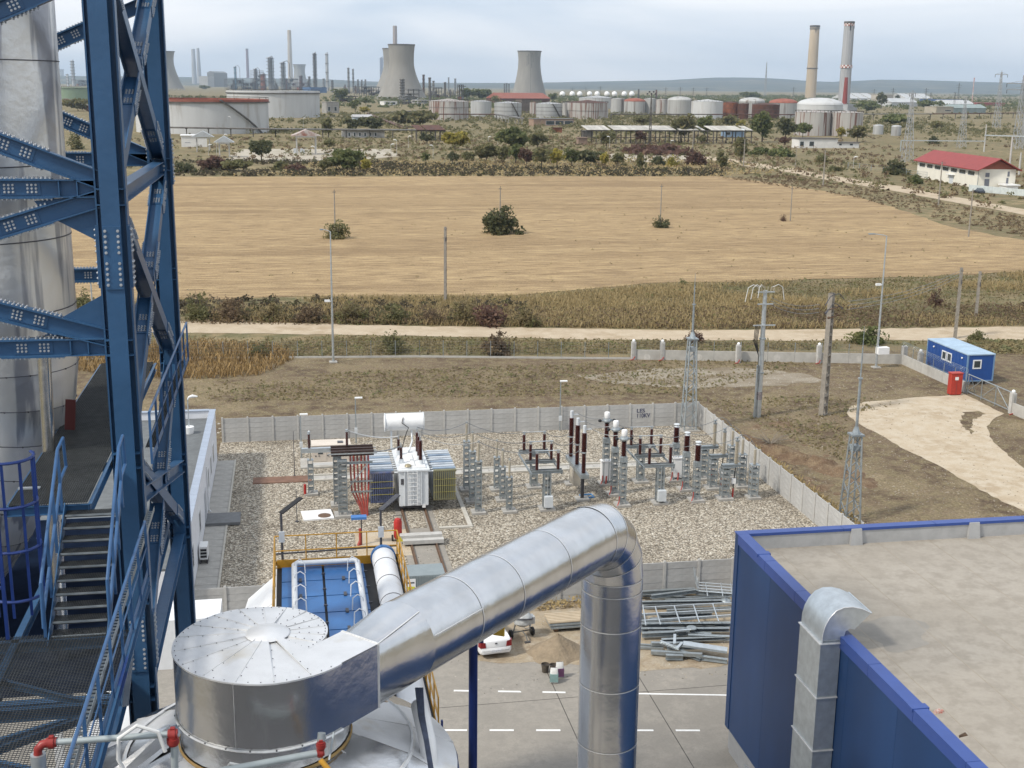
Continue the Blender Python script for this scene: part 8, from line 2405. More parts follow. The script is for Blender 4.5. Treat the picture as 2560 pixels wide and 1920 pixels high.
house(ZF2, 1590, 1940, 990, 1052, "long low grey block behind the pipe rack and dark trees", M("block_grey", (0.36, 0.35, 0.33), 0.9, 0, 0.12, 0.4), 10, None, "flat", tuple((0.1 + 0.13 * i, 0.16 + 0.13 * i, 0.2, 0.75) for i in range(6)))
house(ZF2, 186, 408, 1036, 1132, "plain white building at the left before the red-banded tank", wl, 9, white_clean, "flat", ((0.12, 0.36, 0.38, 0.46),))
house(ZF3, 1500, 1850, 890, 950, "brick pump house with a wide dark opening", M("pump_brick", (0.30, 0.21, 0.155), 0.9, 0, 0.1, 0.5), 10, steel_g, "flat", ((0.3, 0.51, 0.15, 0.75), (0.53, 0.74, 0.15, 0.75), (0.76, 0.97, 0.15, 0.75)), "pump_house")
house(ZF3, 1222, 1640, 712, 752, "low hall with a rusty red roof at the foot of the lone cooling tower", rustd, 40, roof_r, "gable")
house(ZF3, 1395, 1470, 720, 838, "dark open shed beside the silver stair tank", M("shed_dark", (0.14, 0.115, 0.10), 0.9, 0, 0.2, 0.3), 12, rustd)
house(ZF3, 1674, 1746, 968, 1008, "small red-brown wagon body lying in the grass", rusto, 3, rustd, "flat", (), "wagon_body", "wagon")
house(ZF4, 1420, 1590, 990, 1046, "small blue hut under the right end of the long canopy", M("hut_blue", (0.20, 0.28, 0.38), 0.7, 0, 0.08, 0.4), 5, M("hut_roof", (0.55, 0.58, 0.58), 0.7, 0, 0.05, 0.4), "gable", ((0.1, 0.3, 0.3, 0.8),))
house(ZF4, 160, 235, 1055, 1112, "ruined brick hut at the left end of the long canopy", M("ruin_brick", (0.24, 0.17, 0.13), 0.9, 0, 0.2, 0.5), 4)
house(ZF4, 200, 285, 995, 1045, "dark hut under the left end of the long canopy", M("hut_dark", (0.10, 0.09, 0.08), 0.9, 0, 0.2, 0.5), 4)
house(ZF5, 265, 600, 1062, 1142, "low white derelict building with boarded windows", wl, 8, dcap, "flat", ((0.02, 0.13, 0.2, 0.75), (0.26, 0.39, 0.2, 0.75)), "derelict_building")
house(ZF5, 600, 785, 1098, 1142, "low white annex right of the derelict building", wl, 7, dcap, "flat", ((0.05, 0.2, 0.5, 0.95), (0.55, 0.72, 0.5, 0.95)), "derelict_annex")
house(ZF5, 685, 770, 765, 825, "grey building at the foot of the chequered chimney", M("blk_grey", (0.36, 0.37, 0.38), 0.8, 0, 0.1, 0.3), 15)
house(ZF5, 1065, 1290, 745, 782, "long pale warehouse among distant trees on the right", M("wh_pale", (0.46, 0.47, 0.47), 0.7, 0, 0.08, 0.1), 30, None, "gable")
house(ZF5, 1452, 1600, 785, 838, "beige derelict block right of centre on the far plain", M("blk_beige", (0.38, 0.34, 0.27), 0.9, 0, 0.1, 0.2), 20, None, "flat", ((0.5, 0.85, 0.3, 0.5),))
house(ZF5, 1600, 1880, 795, 838, "grey-green shed right of the beige derelict block", M("shed_green", (0.26, 0.31, 0.30), 0.8, 0, 0.1, 0.2), 20, None, "gable")
house(ZF5, 1520, 1780, 760, 786, "white roofed hall behind the beige derelict block", tk_w, 30, None, "gable")
house(ZF5, 1450, 1680, 722, 752, "long blue warehouse on the horizon at right", M("wh_blue", (0.05, 0.09, 0.22), 0.7, 0, 0.08, 0.1), 40)
house(ZF5, 1800, 2050, 752, 778, "red warehouse on the horizon at right", M("wh_red", (0.30, 0.06, 0.06), 0.7, 0, 0.08, 0.1), 40)
house(ZF5, 985, 1080, 680, 742, "square beige block among distant trees", M("blk_tan", (0.40, 0.36, 0.30), 0.8, 0, 0.1, 0.2), 30)
for k, x in enumerate((720, 800, 880, 1200, 1290, 1360)):
  house(ZF5, x, x + 60, 712, 726, f"tiny white warehouse on the horizon, {ORD[k]} right of the chequered chimney", tk_w, 60, None, "gable")
# red-roofed white building on the right
pa, pb, pc = G(*ZF5(1283, 1390)), G(*ZF5(1812, 1492)), G(*ZF5(2050, 1478))
ax = (pb - pa)
L = ax.length
hwl = GY(*ZF5(1283, 1240), pa.y).z
ang = math.atan2(ax.y, ax.x)
dpt = 11.0
t = thing("pump_station", "white building with a red metal roof beside the far road", "building", (pa.x, pa.y, 0), ang)
cr_w = M("cream_render", (0.74, 0.71, 0.62), 0.8, 0, 0.04, 0.5)
rdr = M("roof_red", (0.26, 0.045, 0.04), 0.6, 0, 0.08, 0.4)
part("wall", MB().bb(0, 0, 0, L, dpt, hwl), cr_w, t)
part("gable", MB().extrude([(L, 0, hwl), (L, dpt, hwl), (L, dpt / 2, hwl + 2.6)], (-0.3, 0, 0)), roof_r, t)
for s in (0, 1):
  y0, y1 = ((-1.1, dpt / 2) if s == 0 else (dpt + 1.1, dpt / 2))
  z0 = hwl - 0.45
  part("roof_slope", MB().add([(-1, y0, z0), (L + 1.6, y0, z0), (L + 1.6, y1, hwl + 2.9), (-1, y1, hwl + 2.9), (-1, y0, z0 + 0.25), (L + 1.6, y0, z0 + 0.25), (L + 1.6, y1, hwl + 3.15), (-1, y1, hwl + 3.15)], [(3, 2, 1, 0), (4, 5, 6, 7), (0, 1, 5, 4), (1, 2, 6, 5), (2, 3, 7, 6), (3, 0, 4, 7)]), rdr, t)
for i in range(7):
  x0 = L * (0.04 + i * 0.133)
  w = part("window", lambda: MB().bb(0, -0.08, 0, L * 0.1, -0.002, 1.35), wf, t, (x0, 0, hwl * 0.62), key=("pwin",))
  part("pane", lambda: MB().bb(0.12, -0.1, 0.12, L * 0.1 - 0.12, -0.081, 1.23), glassm, w, key=("ppane",))
part("door", MB().bb(L * 0.56, -0.08, 0, L * 0.62, -0.002, 2.6), lgrey, t)
part("door_canopy", MB().bb(L * 0.54, -1.0, 2.7, L * 0.64, -0.002, 2.85), wf, t)
for y0, y1, z0, z1 in ((1.8, 3.2, 0, 2.8), (1.9, 3.1, 3.4, 4.6), (8.3, 8.9, 0.6, 3.2), (8.5, 9.1, 3.6, 5.0)):
  part("gable_opening", MB().bb(L + 0.002, y0, z0, L + 0.08, y1, z1), M("opening_slate", (0.16, 0.17, 0.20), 0.5, 0, 0.1, 1), t)
part("downpipe", MB().cyl((L - 0.2, -0.15, 0), (L - 0.2, -0.15, hwl), 0.08, None, 6), galv, t)
# parked dark car and white panel fence by it
q = G(*ZF5(1825, 1530))
t = thing("parked_car", "dark car half hidden by a pale fence before the red-roofed building", "car", (q.x, q.y, 0), ang)
part("body", loft([(-2.1, ringc(0.75, 0.3, 0.6, 0.75, 0.6)), (-1.6, ringc(0.85, 0.25, 0.7, 0.95, 0.7)), (0.8, ringc(0.87, 0.25, 0.7, 0.95, 0.72)), (2.0, ringc(0.75, 0.3, 0.55, 0.7, 0.6))]), M("car_slate", (0.05, 0.06, 0.08), 0.25, 0, 0.1, 2, spec=0.6), t, rz=math.pi / 2)
part("cabin", loft([(-1.6, [(-0.7, 0.9), (0.7, 0.9), (0.65, 1.0), (-0.65, 1.0)]), (-0.9, [(-0.75, 0.9), (0.75, 0.9), (0.58, 1.42), (-0.58, 1.42)]), (0.2, [(-0.75, 0.9), (0.75, 0.9), (0.58, 1.45), (-0.58, 1.45)]), (1.0, [(-0.7, 0.9), (0.7, 0.9), (0.65, 0.98), (-0.65, 0.98)])]), glassm, t, rz=math.pi / 2)
for sx in (-1, 1):
  for sy in (-1.25, 1.3):
    part("wheel", lambda: MB().cyl((0, -0.1, 0), (0, 0.1, 0), 0.31, None, 12), black, t, (sy, sx * 0.78, 0.31), key=("dcw",))
def rail_fence(zf, pts, label, hgt, mat, gap=4, board=False):
  w = [G(*zf(*p)) for p in pts]
  t = thing("site_fence", label, "fence", tuple(w[0]))
  for a, b in zip(w[:-1], w[1:]):
    n = max(1, int((b - a).length / gap))
    for i in range(n + 1):
      p = a.lerp(b, i / n) - w[0]
      part("post", lambda: MB().bb(-0.08, -0.08, 0, 0.08, 0.08, hgt), mat, t, tuple(p), key=("sfp", hgt, mat.name))
    if board:
      for i in range(n):
        part("panel", MB().bar(a.lerp(b, i / n) - w[0] + V(0, 0, hgt / 2), a.lerp(b, (i + 0.97) / n) - w[0] + V(0, 0, hgt / 2), 0.06, hgt * 0.9), mat, t)
    else:
      m = MB()
      for z in (0.3, 0.6, 0.95):
        m.bar(a - w[0] + V(0, 0, hgt * z), b - w[0] + V(0, 0, hgt * z), 0.05, 0.05)
      part("wire", m, mat, t, kind="stuff")
rail_fence(ZF5, ((1735, 1515), (2212, 1560)), "pale board fence before the red-roofed building", 2.0, M("board_pale", (0.52, 0.56, 0.55), 0.7, 0, 0.08, 1), 2.5, True)
rail_fence(ZF5, ((690, 1318), (1100, 1362), (1290, 1395), (1730, 1460)), "grey wire fence left of the red-roofed building", 2.2, galv, 6)
house(ZF5, 2060, 2160, 1468, 1505, "white delivery shed roof at the right edge before the switchyard", white_clean, 4, None, "flat", (), "storage_box", "container")
# canopies
def canopy(zf, x0, x1, yr, yb, label, roofm_, n, dep, gable=False):
  a, b = G(*zf(x0, yb)), G(*zf(x1, yb))
  h = GY(*zf(x0, yr), a.y).z
  L = (b - a).length
  t = thing("canopy", label, "canopy", (a.x, a.y, 0), math.atan2(b.y - a.y, b.x - a.x))
  for i in range(n + 1):
    for d in (0, dep):
      part("post", lambda: MB().bb(-0.2, -0.2, 0, 0.2, 0.2, h), steel_d if not gable else post_c, t, (L * i / n, d, 0), key=("cpost", label))
  k = 1 if gable else max(1, n * 3)
  for i in range(k):
    if not gable and random.random() < 0.12:
      continue
    if gable:
      part("roof", MB().add([(-2, -1.5, h), (L + 2, -1.5, h), (L + 2, dep + 1.5, h), (-2, dep + 1.5, h), (L / 2, -1.5, h + 2.4), (L / 2, dep + 1.5, h + 2.4)], [(0, 1, 4), (3, 5, 2), (0, 4, 5, 3), (1, 2, 5, 4), (0, 3, 2, 1)]), roofm_, t)
    else:
      part("roof_sheet", MB().hexa([(L * i / k, -1.5, h), (L * (i + 0.96) / k, -1.5, h), (L * (i + 0.96) / k, dep + 1.5, h + 1.8), (L * i / k, dep + 1.5, h + 1.8), (L * i / k, -1.5, h + 0.2), (L * (i + 0.96) / k, -1.5, h + 0.2), (L * (i + 0.96) / k, dep + 1.5, h + 2.0), (L * i / k, dep + 1.5, h + 2.0)]), roofm_, t)
  part("beam", MB().bb(-0.3, -0.25, h - 0.6, L + 0.3, 0.25, h - 0.02), steel_d if not gable else wf, t)
  if not gable:
    part("low_rail", MB().bb(0, 2, h * 0.42, L, 2.3, h * 0.42 + 0.3), steel_d, t)
  return t
canopy(ZF4, 225, 1650, 985, 1104, "long open canopy with a pale patched roof in front of the tanks", M("patched_roof", (0.44, 0.42, 0.38), 0.8, 0, 0.12, 0.3, rnd=0.15), 17, 8)
canopy(ZF2, 1185, 1350, 1035, 1200, "white framed gable canopy with a rusty roof on the concrete apron", M("rusty_white_roof", (0.45, 0.40, 0.37), 0.7, 0, 0.1, 0.4, c3=(0.24, 0.10, 0.07), scale3=0.3, cut3=(0.48, 0.6)), 1, 7, True)
canopy(ZF3, 490, 735, 985, 1080, "dark loading canopy left of the yellow-green tree", rustd, 6, 14)
for (x0, y0, x1, lab) in ((285, 1045, 470, "pale open shelter beside the plain white building"), (480, 1092, 640, "second pale open shelter right of the plain white building")):
  canopy(ZF2, x0 + 35, x1 - 40, y0, y0 + 130, lab, M("shelter_roof", (0.40, 0.42, 0.43), 0.7, 0, 0.1, 0.4), 1, 4, True)
for x in (1165, 1222):
  q = G(*ZF2(x, 1185))
  solo("fuel_pump", MB().bb(-0.5, -0.4, 0, 0.5, 0.4, 1.9).cyl((0.8, 0, 0), (0.8, 0, 1.5), 0.5, None, 10).bb(-0.4, -0.45, 1.2, 0.4, -0.41, 1.7), lgrey, "grey pump unit under the gable canopy, " + ("left one" if x < 1200 else "right one"), "pump", tuple(q), group="pump units under the canopy")
# pipe racks
def pipe_rack(zf, pts, yr_h, label, npipe=4, gap=12, mat=steel_d):
  w = [G(*zf(*p)) for p in pts]
  h = GY(*zf(pts[0][0], yr_h), w[0].y).z
  t = thing("pipe_rack", label, "pipe rack", tuple(w[0]))
  for a, b in zip(w[:-1], w[1:]):
    d, s, u = basis(b - a)
    n = max(1, int((b - a).length / gap))
    for i in range(n + 1):
      p = a.lerp(b, i / n) - w[0]
      part("post", MB().bar(p, p + V(0, 0, h), 0.5, 0.5).bar(p + s * -1.4 + V(0, 0, h - 0.25), p + s * 1.4 + V(0, 0, h - 0.25), 0.4, 0.4), mat, t)
    for k in range(npipe):
      o_ = s * (-1.2 + 2.4 * k / max(1, npipe - 1)) + V(0, 0, h + 0.2)
      part("pipe", MB().cyl(a - w[0] + o_, b - w[0] + o_, 0.28 if k % 2 else 0.4, None, 8), random.choice((mat, rustd, steel_g)), t)
pipe_rack(ZF2, ((-150, 1030), (1000, 1048), (2212, 1056)), 962, "long dark pipe rack running past the front of the red-banded tank", 3)
pipe_rack(ZF4, ((440, 925), (1300, 925), (2212, 925)), 850, "long pipe rack in front of the right-hand tank row", 3, 25)
pipe_rack(ZF3, ((595, 905), (1180, 905), (1400, 945)), 850, "pipe rack with pale posts before the streaked silver tanks", 3, 14, M("rack_pale", (0.30, 0.285, 0.26), 0.8, 0, 0.15, 0.4))
pipe_rack(ZF2, ((2212, 830), (1800, 850), (2120, 985)), 822, "sloping pipe rack left of the loading canopy", 5, 18)
pipe_rack(ZF5, ((560, 900), (1400, 895), (2300, 880)), 850, "far pipe rack on the right behind the silos", 3, 22)
pipe_rack(ZF1, ((560, 900), (700, 930), (830, 1000)), 855, "rusty pipe rack glimpsed between duct and blue column", 3, 14, rustd)
# lattice pylons
def pylon(zf, x, yt, yb, wpx, label, arms=(0.72, 0.84, 0.95), mat=steel_g, aw=1.6, yaw=0.0, group="power line pylons"):
  q = G(*zf(x, yb))
  k = mpp(q)
  h = GY(*zf(x, yt), q.y).z
  w = wpx * k
  t = thing("lattice_pylon", label, "pylon", (q.x, q.y, 0), yaw, group)
  m = MB()
  th = max(0.12, h * 0.006)
  tw = w * 0.16
  for a in (-1, 1):
    for b in (-1, 1):
      m.bar((a * w / 2, b * w / 2, 0), (a * tw / 2, b * tw / 2, h * 0.97), th, th)
  n = 9
  for i in range(n):
    f0, f1 = i / n, (i + 1) / n
    z0, z1 = h * 0.97 * f0, h * 0.97 * f1
    q0, q1 = (w + (tw - w) * f0) / 2, (w + (tw - w) * f1) / 2
    for s in (-1, 1):
      m.bar((-q0, s * q0, z0), (q1, s * q1, z1), th * 0.6, th * 0.6)
      m.bar((q0, s * q0, z0), (-q1, s * q1, z1), th * 0.6, th * 0.6)
      m.bar((s * q0, -q0, z0), (s * q1, q1, z1), th * 0.6, th * 0.6)
  part("lattice_body", m.bar((0, 0, h * 0.94), (0, 0, h), th, th), mat, t)
  for a in arms:
    l = aw * w * (1.25 - abs(a - 0.84))
    part("crossarm", MB().bar((-l, 0, h * a), (l, 0, h * a), th * 1.3, th * 1.6).bar((-l, 0, h * a), (0, 0, h * (a + 0.04)), th * 0.7, th * 0.7).bar((l, 0, h * a), (0, 0, h * (a + 0.04)), th * 0.7, th * 0.7), mat, t)
    for s in (-1, 1):
      part("insulator_string", MB().cyl((s * l, 0, h * a), (s * l, 0, h * a - h * 0.05), th * 0.7, None, 5), dark, t)
  return V(q.x, q.y, h)
PG = M("pylon_grey", (0.36, 0.37, 0.38), 0.6, 0.3, 0.1, 0.5)
pylon(ZF5, 1200, 648, 1262, 78, "large grey lattice pylon left of the red-roofed building", (0.97,), PG, 0.3)
pylon(ZF5, 1668, 700, 1140, 60, "lattice pylon rising behind the red roof", (0.97,), PG, 0.3)
pylon(ZF5, 1972, 470, 965, 50, "tall lattice pylon with one arm behind the red-roofed building", (0.93,), PG, 1.0)
pylon(ZF5, 2150, 490, 1150, 70, "tall lattice pylon at the right edge with wide arms", (0.78, 0.86), PG, 1.8)
pylon(ZF5, 2185, 860, 1140, 34, "short lattice gantry leg at the far right", (0.97,), PG, 0.4)
for k, (zf, x, yt, yb) in enumerate(((ZF4, 105, 616, 690), (ZF4, 222, 614, 690), (ZF4, 347, 606, 690), (ZF4, 912, 615, 700), (ZF4, 1037, 612, 700), (ZF4, 1150, 618, 700), (ZF4, 1265, 615, 700), (ZF4, 2015, 612, 705), (ZF5, 912, 628, 725), (ZF5, 1075, 618, 730), (ZF5, 1360, 620, 730), (ZF5, 1640, 575, 725))):
  nm = (ORD + ["thirteenth"])[k]
  pylon(zf, x, yt, yb, 14, f"small distant pylon on the skyline, {nm} from the left", (0.7, 0.85), steel_d, 1.3, 0.0, "distant skyline pylons")
pylon(ZF4, 1770, 392, 700, 18, "slender telecom mast standing alone before the hills", (), PG, 1)
def flood_tower(zf, x, yt, yb, label):
  top = pylon(zf, x, yt, yb, 22, label, (), steel_d, 1, 0, "floodlight towers")
  t = bpy.context.scene.objects
  o = [q for q in COL.objects if q.get("label") == label][-1]
  w = top.z * 0.1
  for a in range(5):
    part("floodlight", MB().box(((a - 2) * w * 0.42, 0, top.z + (0.4 if a % 2 else -0.6)), (w * 0.3, w * 0.25, w * 0.3)), dark, o)
flood_tower(ZF4, 775, 662, 1105, "dark lattice floodlight tower in front of the tanks")
flood_tower(ZF5, 1400, 665, 770, "dark floodlight tower right of the distant beige block")
flood_tower(ZF5, 1606, 662, 790, "dark floodlight tower above the beige derelict block")
solo("flare_stack", MB().cyl((0, 0, 0), (0, 0, 52), 1.1, 0.8, 10).cyl((0, 0, 52), (0, 0, 55), 1.4, None, 10), M("flare_red_white", (0.4, 0.08, 0.06), 0.7, 0, 0.5, 0.07, c2=(0.6, 0.58, 0.55), stretch=(0.01, 0.01, 1)), "small red and white flare stack far right on the plain", "stack", tuple(G(*ZF5(1762, 755))))
# switchyard gantry behind the red-roofed building
t = thing("switchyard_gantry", "pale tubular switchyard gantry behind the red-roofed building", "gantry", tuple(G(*ZF5(1865, 1175))))
o = t.location.copy()
for (xb, yb, yt) in ((1865, 1175, 935), (2070, 1460, 1040), (2165, 1390, 1180)):
  p = G(*ZF5(xb, yb)) - o
  part("post", MB().cyl(p, p + V(0, 0, GY(*ZF5(xb, yt), (p + o).y).z), 0.35, 0.25, 10), post_c, t)
a = GY(*ZF5(1870, 1030), o.y) - o
b = G(*ZF5(2300, 1190)) - o
part("beam", MB().bar(a, V(b.x, b.y, a.z), 0.5, 0.5), galv_lt, t)
part("beam", MB().bar(V(-40, 4, 5), V(0, 0, 5), 0.4, 0.4).bar(V(-40, 4, 0), V(-40, 4, 5), 0.4, 0.4), galv_lt, t)
# small white lamps of the old depot
LG = "small curved lamps of the old depot"
for k, (zf, x, yt, yb, lab) in enumerate(((ZF2, 490, 1090, 1200, "first small lamp left of the apron"), (ZF2, 585, 1022, 1140, "second small lamp left of the apron, farther back"), (ZF2, 420, 1110, 1205, "small lamp with yellow post by the white building"), (ZF2, 618, 868, 1040, "thin dark lamp post before the red-banded tank"), (ZF2, 1240, 880, 990, "thin lamp post behind the gable canopy"), (ZF2, 1340, 1125, 1260, "small lamp in front of the gable canopy"), (ZF3, 268, 1105, 1215, "nearest of three small lamps right of the apron"), (ZF3, 318, 1068, 1200, "middle of three small lamps right of the apron"), (ZF3, 418, 1037, 1140, "farthest of three small lamps right of the apron"), (ZF3, 632, 1115, 1225, "small lamp before the yellow-green tree"), (ZF3, 1107, 1040, 1120, "small lamp left of the green tree group"), (ZF3, 1190, 1070, 1170, "small lamp in the middle of the green tree group"), (ZF5, 735, 1215, 1330, "small lamp beside the wire fence"), (ZF4, 428, 1040, 1145, "small lamp below the long canopy"), (ZF4, 956, 1075, 1130, "small lamp under the middle of the long canopy"))):
  q = G(*zf(x, yb))
  h = GY(*zf(x, yt), q.y).z
  t = thing("depot_lamp", lab, "lamp post", (q.x, q.y, 0), 0, LG)
  part("pole", MB().cyl((0, 0, 0), (0, 0, h * 0.93), 0.09, 0.07, 6), post_c, t)
  part("lamp_head", MB().tube([(0, 0, h * 0.92), (0.15 * (-1) ** k, 0, h * 0.97), (0.7 * (-1) ** k, 0, h), (1.4 * (-1) ** k, 0, h * 0.98)], [0.1, 0.12, 0.22, 0.12], 6), white_clean, t)
# ------------------------------------------------------------------ trees of the far plain
TREES = [(ZF3, 722, 922, 1008, 1152, L_YELLOW, "round yellow-green tree left of centre beyond the field", 1.6), (ZF3, 1000, 1185, 1115, 1268, L_OLIVE, "broad olive tree, left end of the tree group beyond the field", 1.6), (ZF3, 1190, 1440, 988, 1180, L_GREEN, "tallest green tree of the group beyond the field", 2.0), (ZF3, 1180, 1310, 1120, 1272, L_OLIVE, "olive tree in front of the tallest green one", 1.3), (ZF3, 1290, 1400, 1110, 1280, L_GREEN, "narrow green tree in the middle of the group", 1.2), (ZF3, 1450, 1615, 1010, 1150, L_OLIVE, "round olive tree right of the tallest one", 1.4), (ZF3, 1380, 1500, 1140, 1300, L_RED, "brownish bare tree in the tree group", 1.2), (ZF3, 1490, 1640, 1150, 1330, L_OLIVE, "pale olive poplar at the front of the group", 1.3), (ZF3, 1645, 1755, 1160, 1320, L_YELLOW, "yellowing poplar right of the pale olive one", 1.2), (ZF3, 1770, 1880, 1150, 1300, L_GREEN, "light green poplar, right end of the front group", 1.2), (ZF3, 1860, 2080, 1165, 1290, L_DARK, "dark bushy tree right of the light green poplar", 1.3), (ZF3, 2070, 2150, 1185, 1310, L_YELLOW, "small yellowing tree right of the dark bushy one", 0.9),
     (ZF3, 750, 850, 1178, 1285, L_DARK, "dark small tree at the hedge left of the tree group", 1.0), (ZF3, 530, 600, 1180, 1275, L_GREEN, "small grey-green shrub tree at the hedge", 0.8), (ZF3, 880, 1000, 1180, 1270, L_OLIVE, "low olive tree between the hedge and the tree group", 0.9), (ZF3, 520, 640, 1020, 1110, L_DARK, "dark tree under the loading canopy's left end", 1.0), (ZF3, 280, 640, 830, 960, L_OLIVE, "wide olive tree behind the loading canopy", 1.7), (ZF3, 985, 1140, 632, 735, L_GREEN, "green tree, right one of the pair before the far columns", 1.2), (ZF3, 860, 990, 625, 735, L_GREEN, "green tree, left one of the pair before the far columns", 1.2), (ZF3, 1130, 1205, 690, 760, L_OLIVE, "small light tree beside the pale tank", 0.8), (ZF3, 1625, 1700, 668, 745, L_GREEN, "green tree right of the lone cooling tower", 0.9),
     (ZF2, 785, 968, 1060, 1250, L_DARK, "dark green tree on the apron left of the gable canopy", 1.7), (ZF2, 1410, 1500, 890, 1050, L_OLIVE, "olive tree right of the gable canopy", 1.1), (ZF2, 1600, 1720, 880, 1010, L_DARK, "dark tree before the pale blue house, left", 1.2), (ZF2, 1725, 1925, 868, 1010, L_DARK, "dark tree before the pale blue house, right", 1.4), (ZF2, 1480, 1545, 762, 838, L_YELLOW, "bright yellow tree beside the grey ruin", 0.9), (ZF2, 1730, 1808, 780, 850, L_YELLOW, "orange-yellow tree left of the sloping pipe rack", 0.9), (ZF2, 1640, 1735, 722, 830, L_GREEN, "green tree behind the orange-yellow one", 1.0), (ZF2, 1500, 1620, 630, 745, L_GREEN, "dull green tree below the stubby columns", 1.0), (ZF2, 1740, 1815, 710, 770, L_GREEN, "green bush tree left of the low white building", 0.7), (ZF2, 1480, 1745, 1165, 1345, L_GREEN, "large green bush tree at the field's far edge below the apron", 1.7), (ZF2, 1370, 1490, 1240, 1350, L_OLIVE, "olive bush tree left of the large green one", 1.0), (ZF2, 1740, 1830, 1240, 1360, L_YELLOW, "yellow-green bush tree right of the large green one", 1.0), (ZF2, 340, 570, 1210, 1330, L_RED, "wide maroon bush at the field's far edge beside the column", 1.3), (ZF2, 960, 1110, 1245, 1330, L_OLIVE, "olive bush below the apron's left half", 1.0), (ZF2, 1410, 1515, 1070, 1150, L_OLIVE, "low olive tree behind the apron", 0.8), (ZF2, 1100, 1260, 1265, 1340, L_RED, "maroon bush below the gable canopy", 0.9), (ZF2, 130, 300, 1250, 1350, L_DARK, "dark bush against the blue column at the field's edge", 1.0), (ZF2, 560, 800, 1255, 1340, L_OLIVE, "olive bush left of the dark green apron tree", 1.1), (ZF2, 350, 430, 600, 640, L_GREEN, "green tree below the two slim pale chimneys", 0.8),
     (ZF4, 995, 1100, 785, 860, L_GREEN, "green tree in front of the rough domed tank", 0.9), (ZF4, 960, 1130, 850, 1100, L_OLIVE, "tall olive tree rising through the long canopy's middle", 1.5), (ZF4, 1180, 1310, 870, 1080, L_GREEN, "green tree behind the right half of the long canopy", 1.3), (ZF4, 1390, 1530, 865, 965, L_OLIVE, "autumn olive tree before the rusty tanks", 1.1), (ZF4, 1525, 1605, 900, 960, L_YELLOW, "orange tree beside the autumn olive tree", 0.8), (ZF4, 640, 800, 860, 960, L_OLIVE, "grey-green tree behind the floodlight tower", 1.1), (ZF4, 330, 470, 1000, 1140, L_OLIVE, "olive tree at the left part of the long canopy", 1.2), (ZF4, 640, 740, 1000, 1105, L_RED, "brown bare tree under the long canopy", 0.9), (ZF4, 1660, 1830, 840, 1090, L_GREEN, "large green tree right of the long canopy", 1.6), (ZF4, 1570, 1720, 658, 720, L_GREEN, "green tree mass on the skyline above the grey domed tank", 1.2), (ZF4, 1185, 1265, 1030, 1105, L_OLIVE, "low olive tree in front of the long canopy", 0.8), (ZF4, 1090, 1260, 1150, 1285, L_RED, "maroon-brown bush beside the far road's start", 1.2), (ZF4, 780, 920, 1195, 1290, L_DARK, "dark bush at the field's edge below the second apron", 1.0), (ZF4, 920, 1020, 1195, 1300, L_YELLOW, "yellow-green bush at the field's edge below the second apron", 0.9), (ZF4, 1340, 1450, 1190, 1340, L_OLIVE, "olive tree standing at the far road's left side", 1.1), (ZF4, 1500, 1620, 1070, 1270, L_OLIVE, "tall olive tree beside the far road's pole", 1.2), (ZF4, 440, 560, 1190, 1300, L_OLIVE, "olive tree at the second apron's left end", 1.0), (ZF4, 570, 1050, 1110, 1190, L_RED, "wide brownish bush mound in front of the long canopy", 1.6), (ZF4, 1650, 1830, 1120, 1200, L_GREEN, "green bush row left part, right of the long canopy", 1.1), (ZF4, 1825, 2010, 1125, 1215, L_GREEN, "green bush row right part, below the derelict building", 1.1), (ZF4, 690, 770, 1110, 1190, L_GREEN, "green bush in front of the brownish mound", 0.7), (ZF4, 660, 740, 1200, 1360, L_OLIVE, "slim olive tree at the field's far edge", 0.9),
     (ZF5, 225, 375, 935, 1050, L_GREEN, "green tree before the left rust-streaked tank", 1.3), (ZF5, 60, 235, 900, 1060, L_DARK, "dark green tree left of the rust-streaked tanks", 1.4), (ZF5, 590, 670, 965, 1070, L_YELLOW, "bright yellow-green tree before the right rust-streaked tank", 0.9), (ZF5, 690, 850, 955, 1090, L_OLIVE, "bare olive tree beside the white annex", 1.1), (ZF5, 975, 1190, 860, 945, L_GREEN, "green tree mass above the small silos", 1.2), (ZF5, 1400, 1500, 905, 1000, L_OLIVE, "olive tree right of the far pylon", 0.9), (ZF5, 1380, 1475, 1035, 1105, L_DARK, "dark bush behind the red roof's left end", 0.9), (ZF5, 1000, 1190, 1225, 1370, L_DARK, "dark green bush at the wire fence near the red-roofed building", 1.4), (ZF5, 1200, 1330, 1350, 1450, L_GREEN, "green bush at the red-roofed building's left corner", 1.0), (ZF5, 410, 540, 1180, 1265, L_OLIVE, "olive bush below the derelict building", 1.0), (ZF5, 520, 640, 1270, 1340, L_OLIVE, "low olive bush above the far road", 0.8), (ZF5, 930, 1020, 672, 800, L_DARK, "dark poplar left of the distant beige block", 0.9), (ZF5, 1095, 1140, 680, 740, L_DARK, "dark poplar right of the distant beige block", 0.6), (ZF5, 1300, 1440, 730, 800, L_GREEN, "green tree mass under the distant floodlight tower", 1.0), (ZF5, 770, 930, 745, 830, L_GREEN, "green tree mass right of the chequered chimney", 1.0), (ZF5, 1450, 1520, 735, 790, L_GREEN, "green tree before the long blue warehouse", 0.7), (ZF5, 95, 185, 1045, 1130, L_RED, "small maroon tree left of the derelict building", 0.8),
     (ZF1, 590, 720, 1140, 1290, L_OLIVE, "olive bush glimpsed between duct and blue column", 1.0), (ZF1, 560, 790, 860, 960, L_OLIVE, "olive tree strip glimpsed between duct and column", 1.0)]
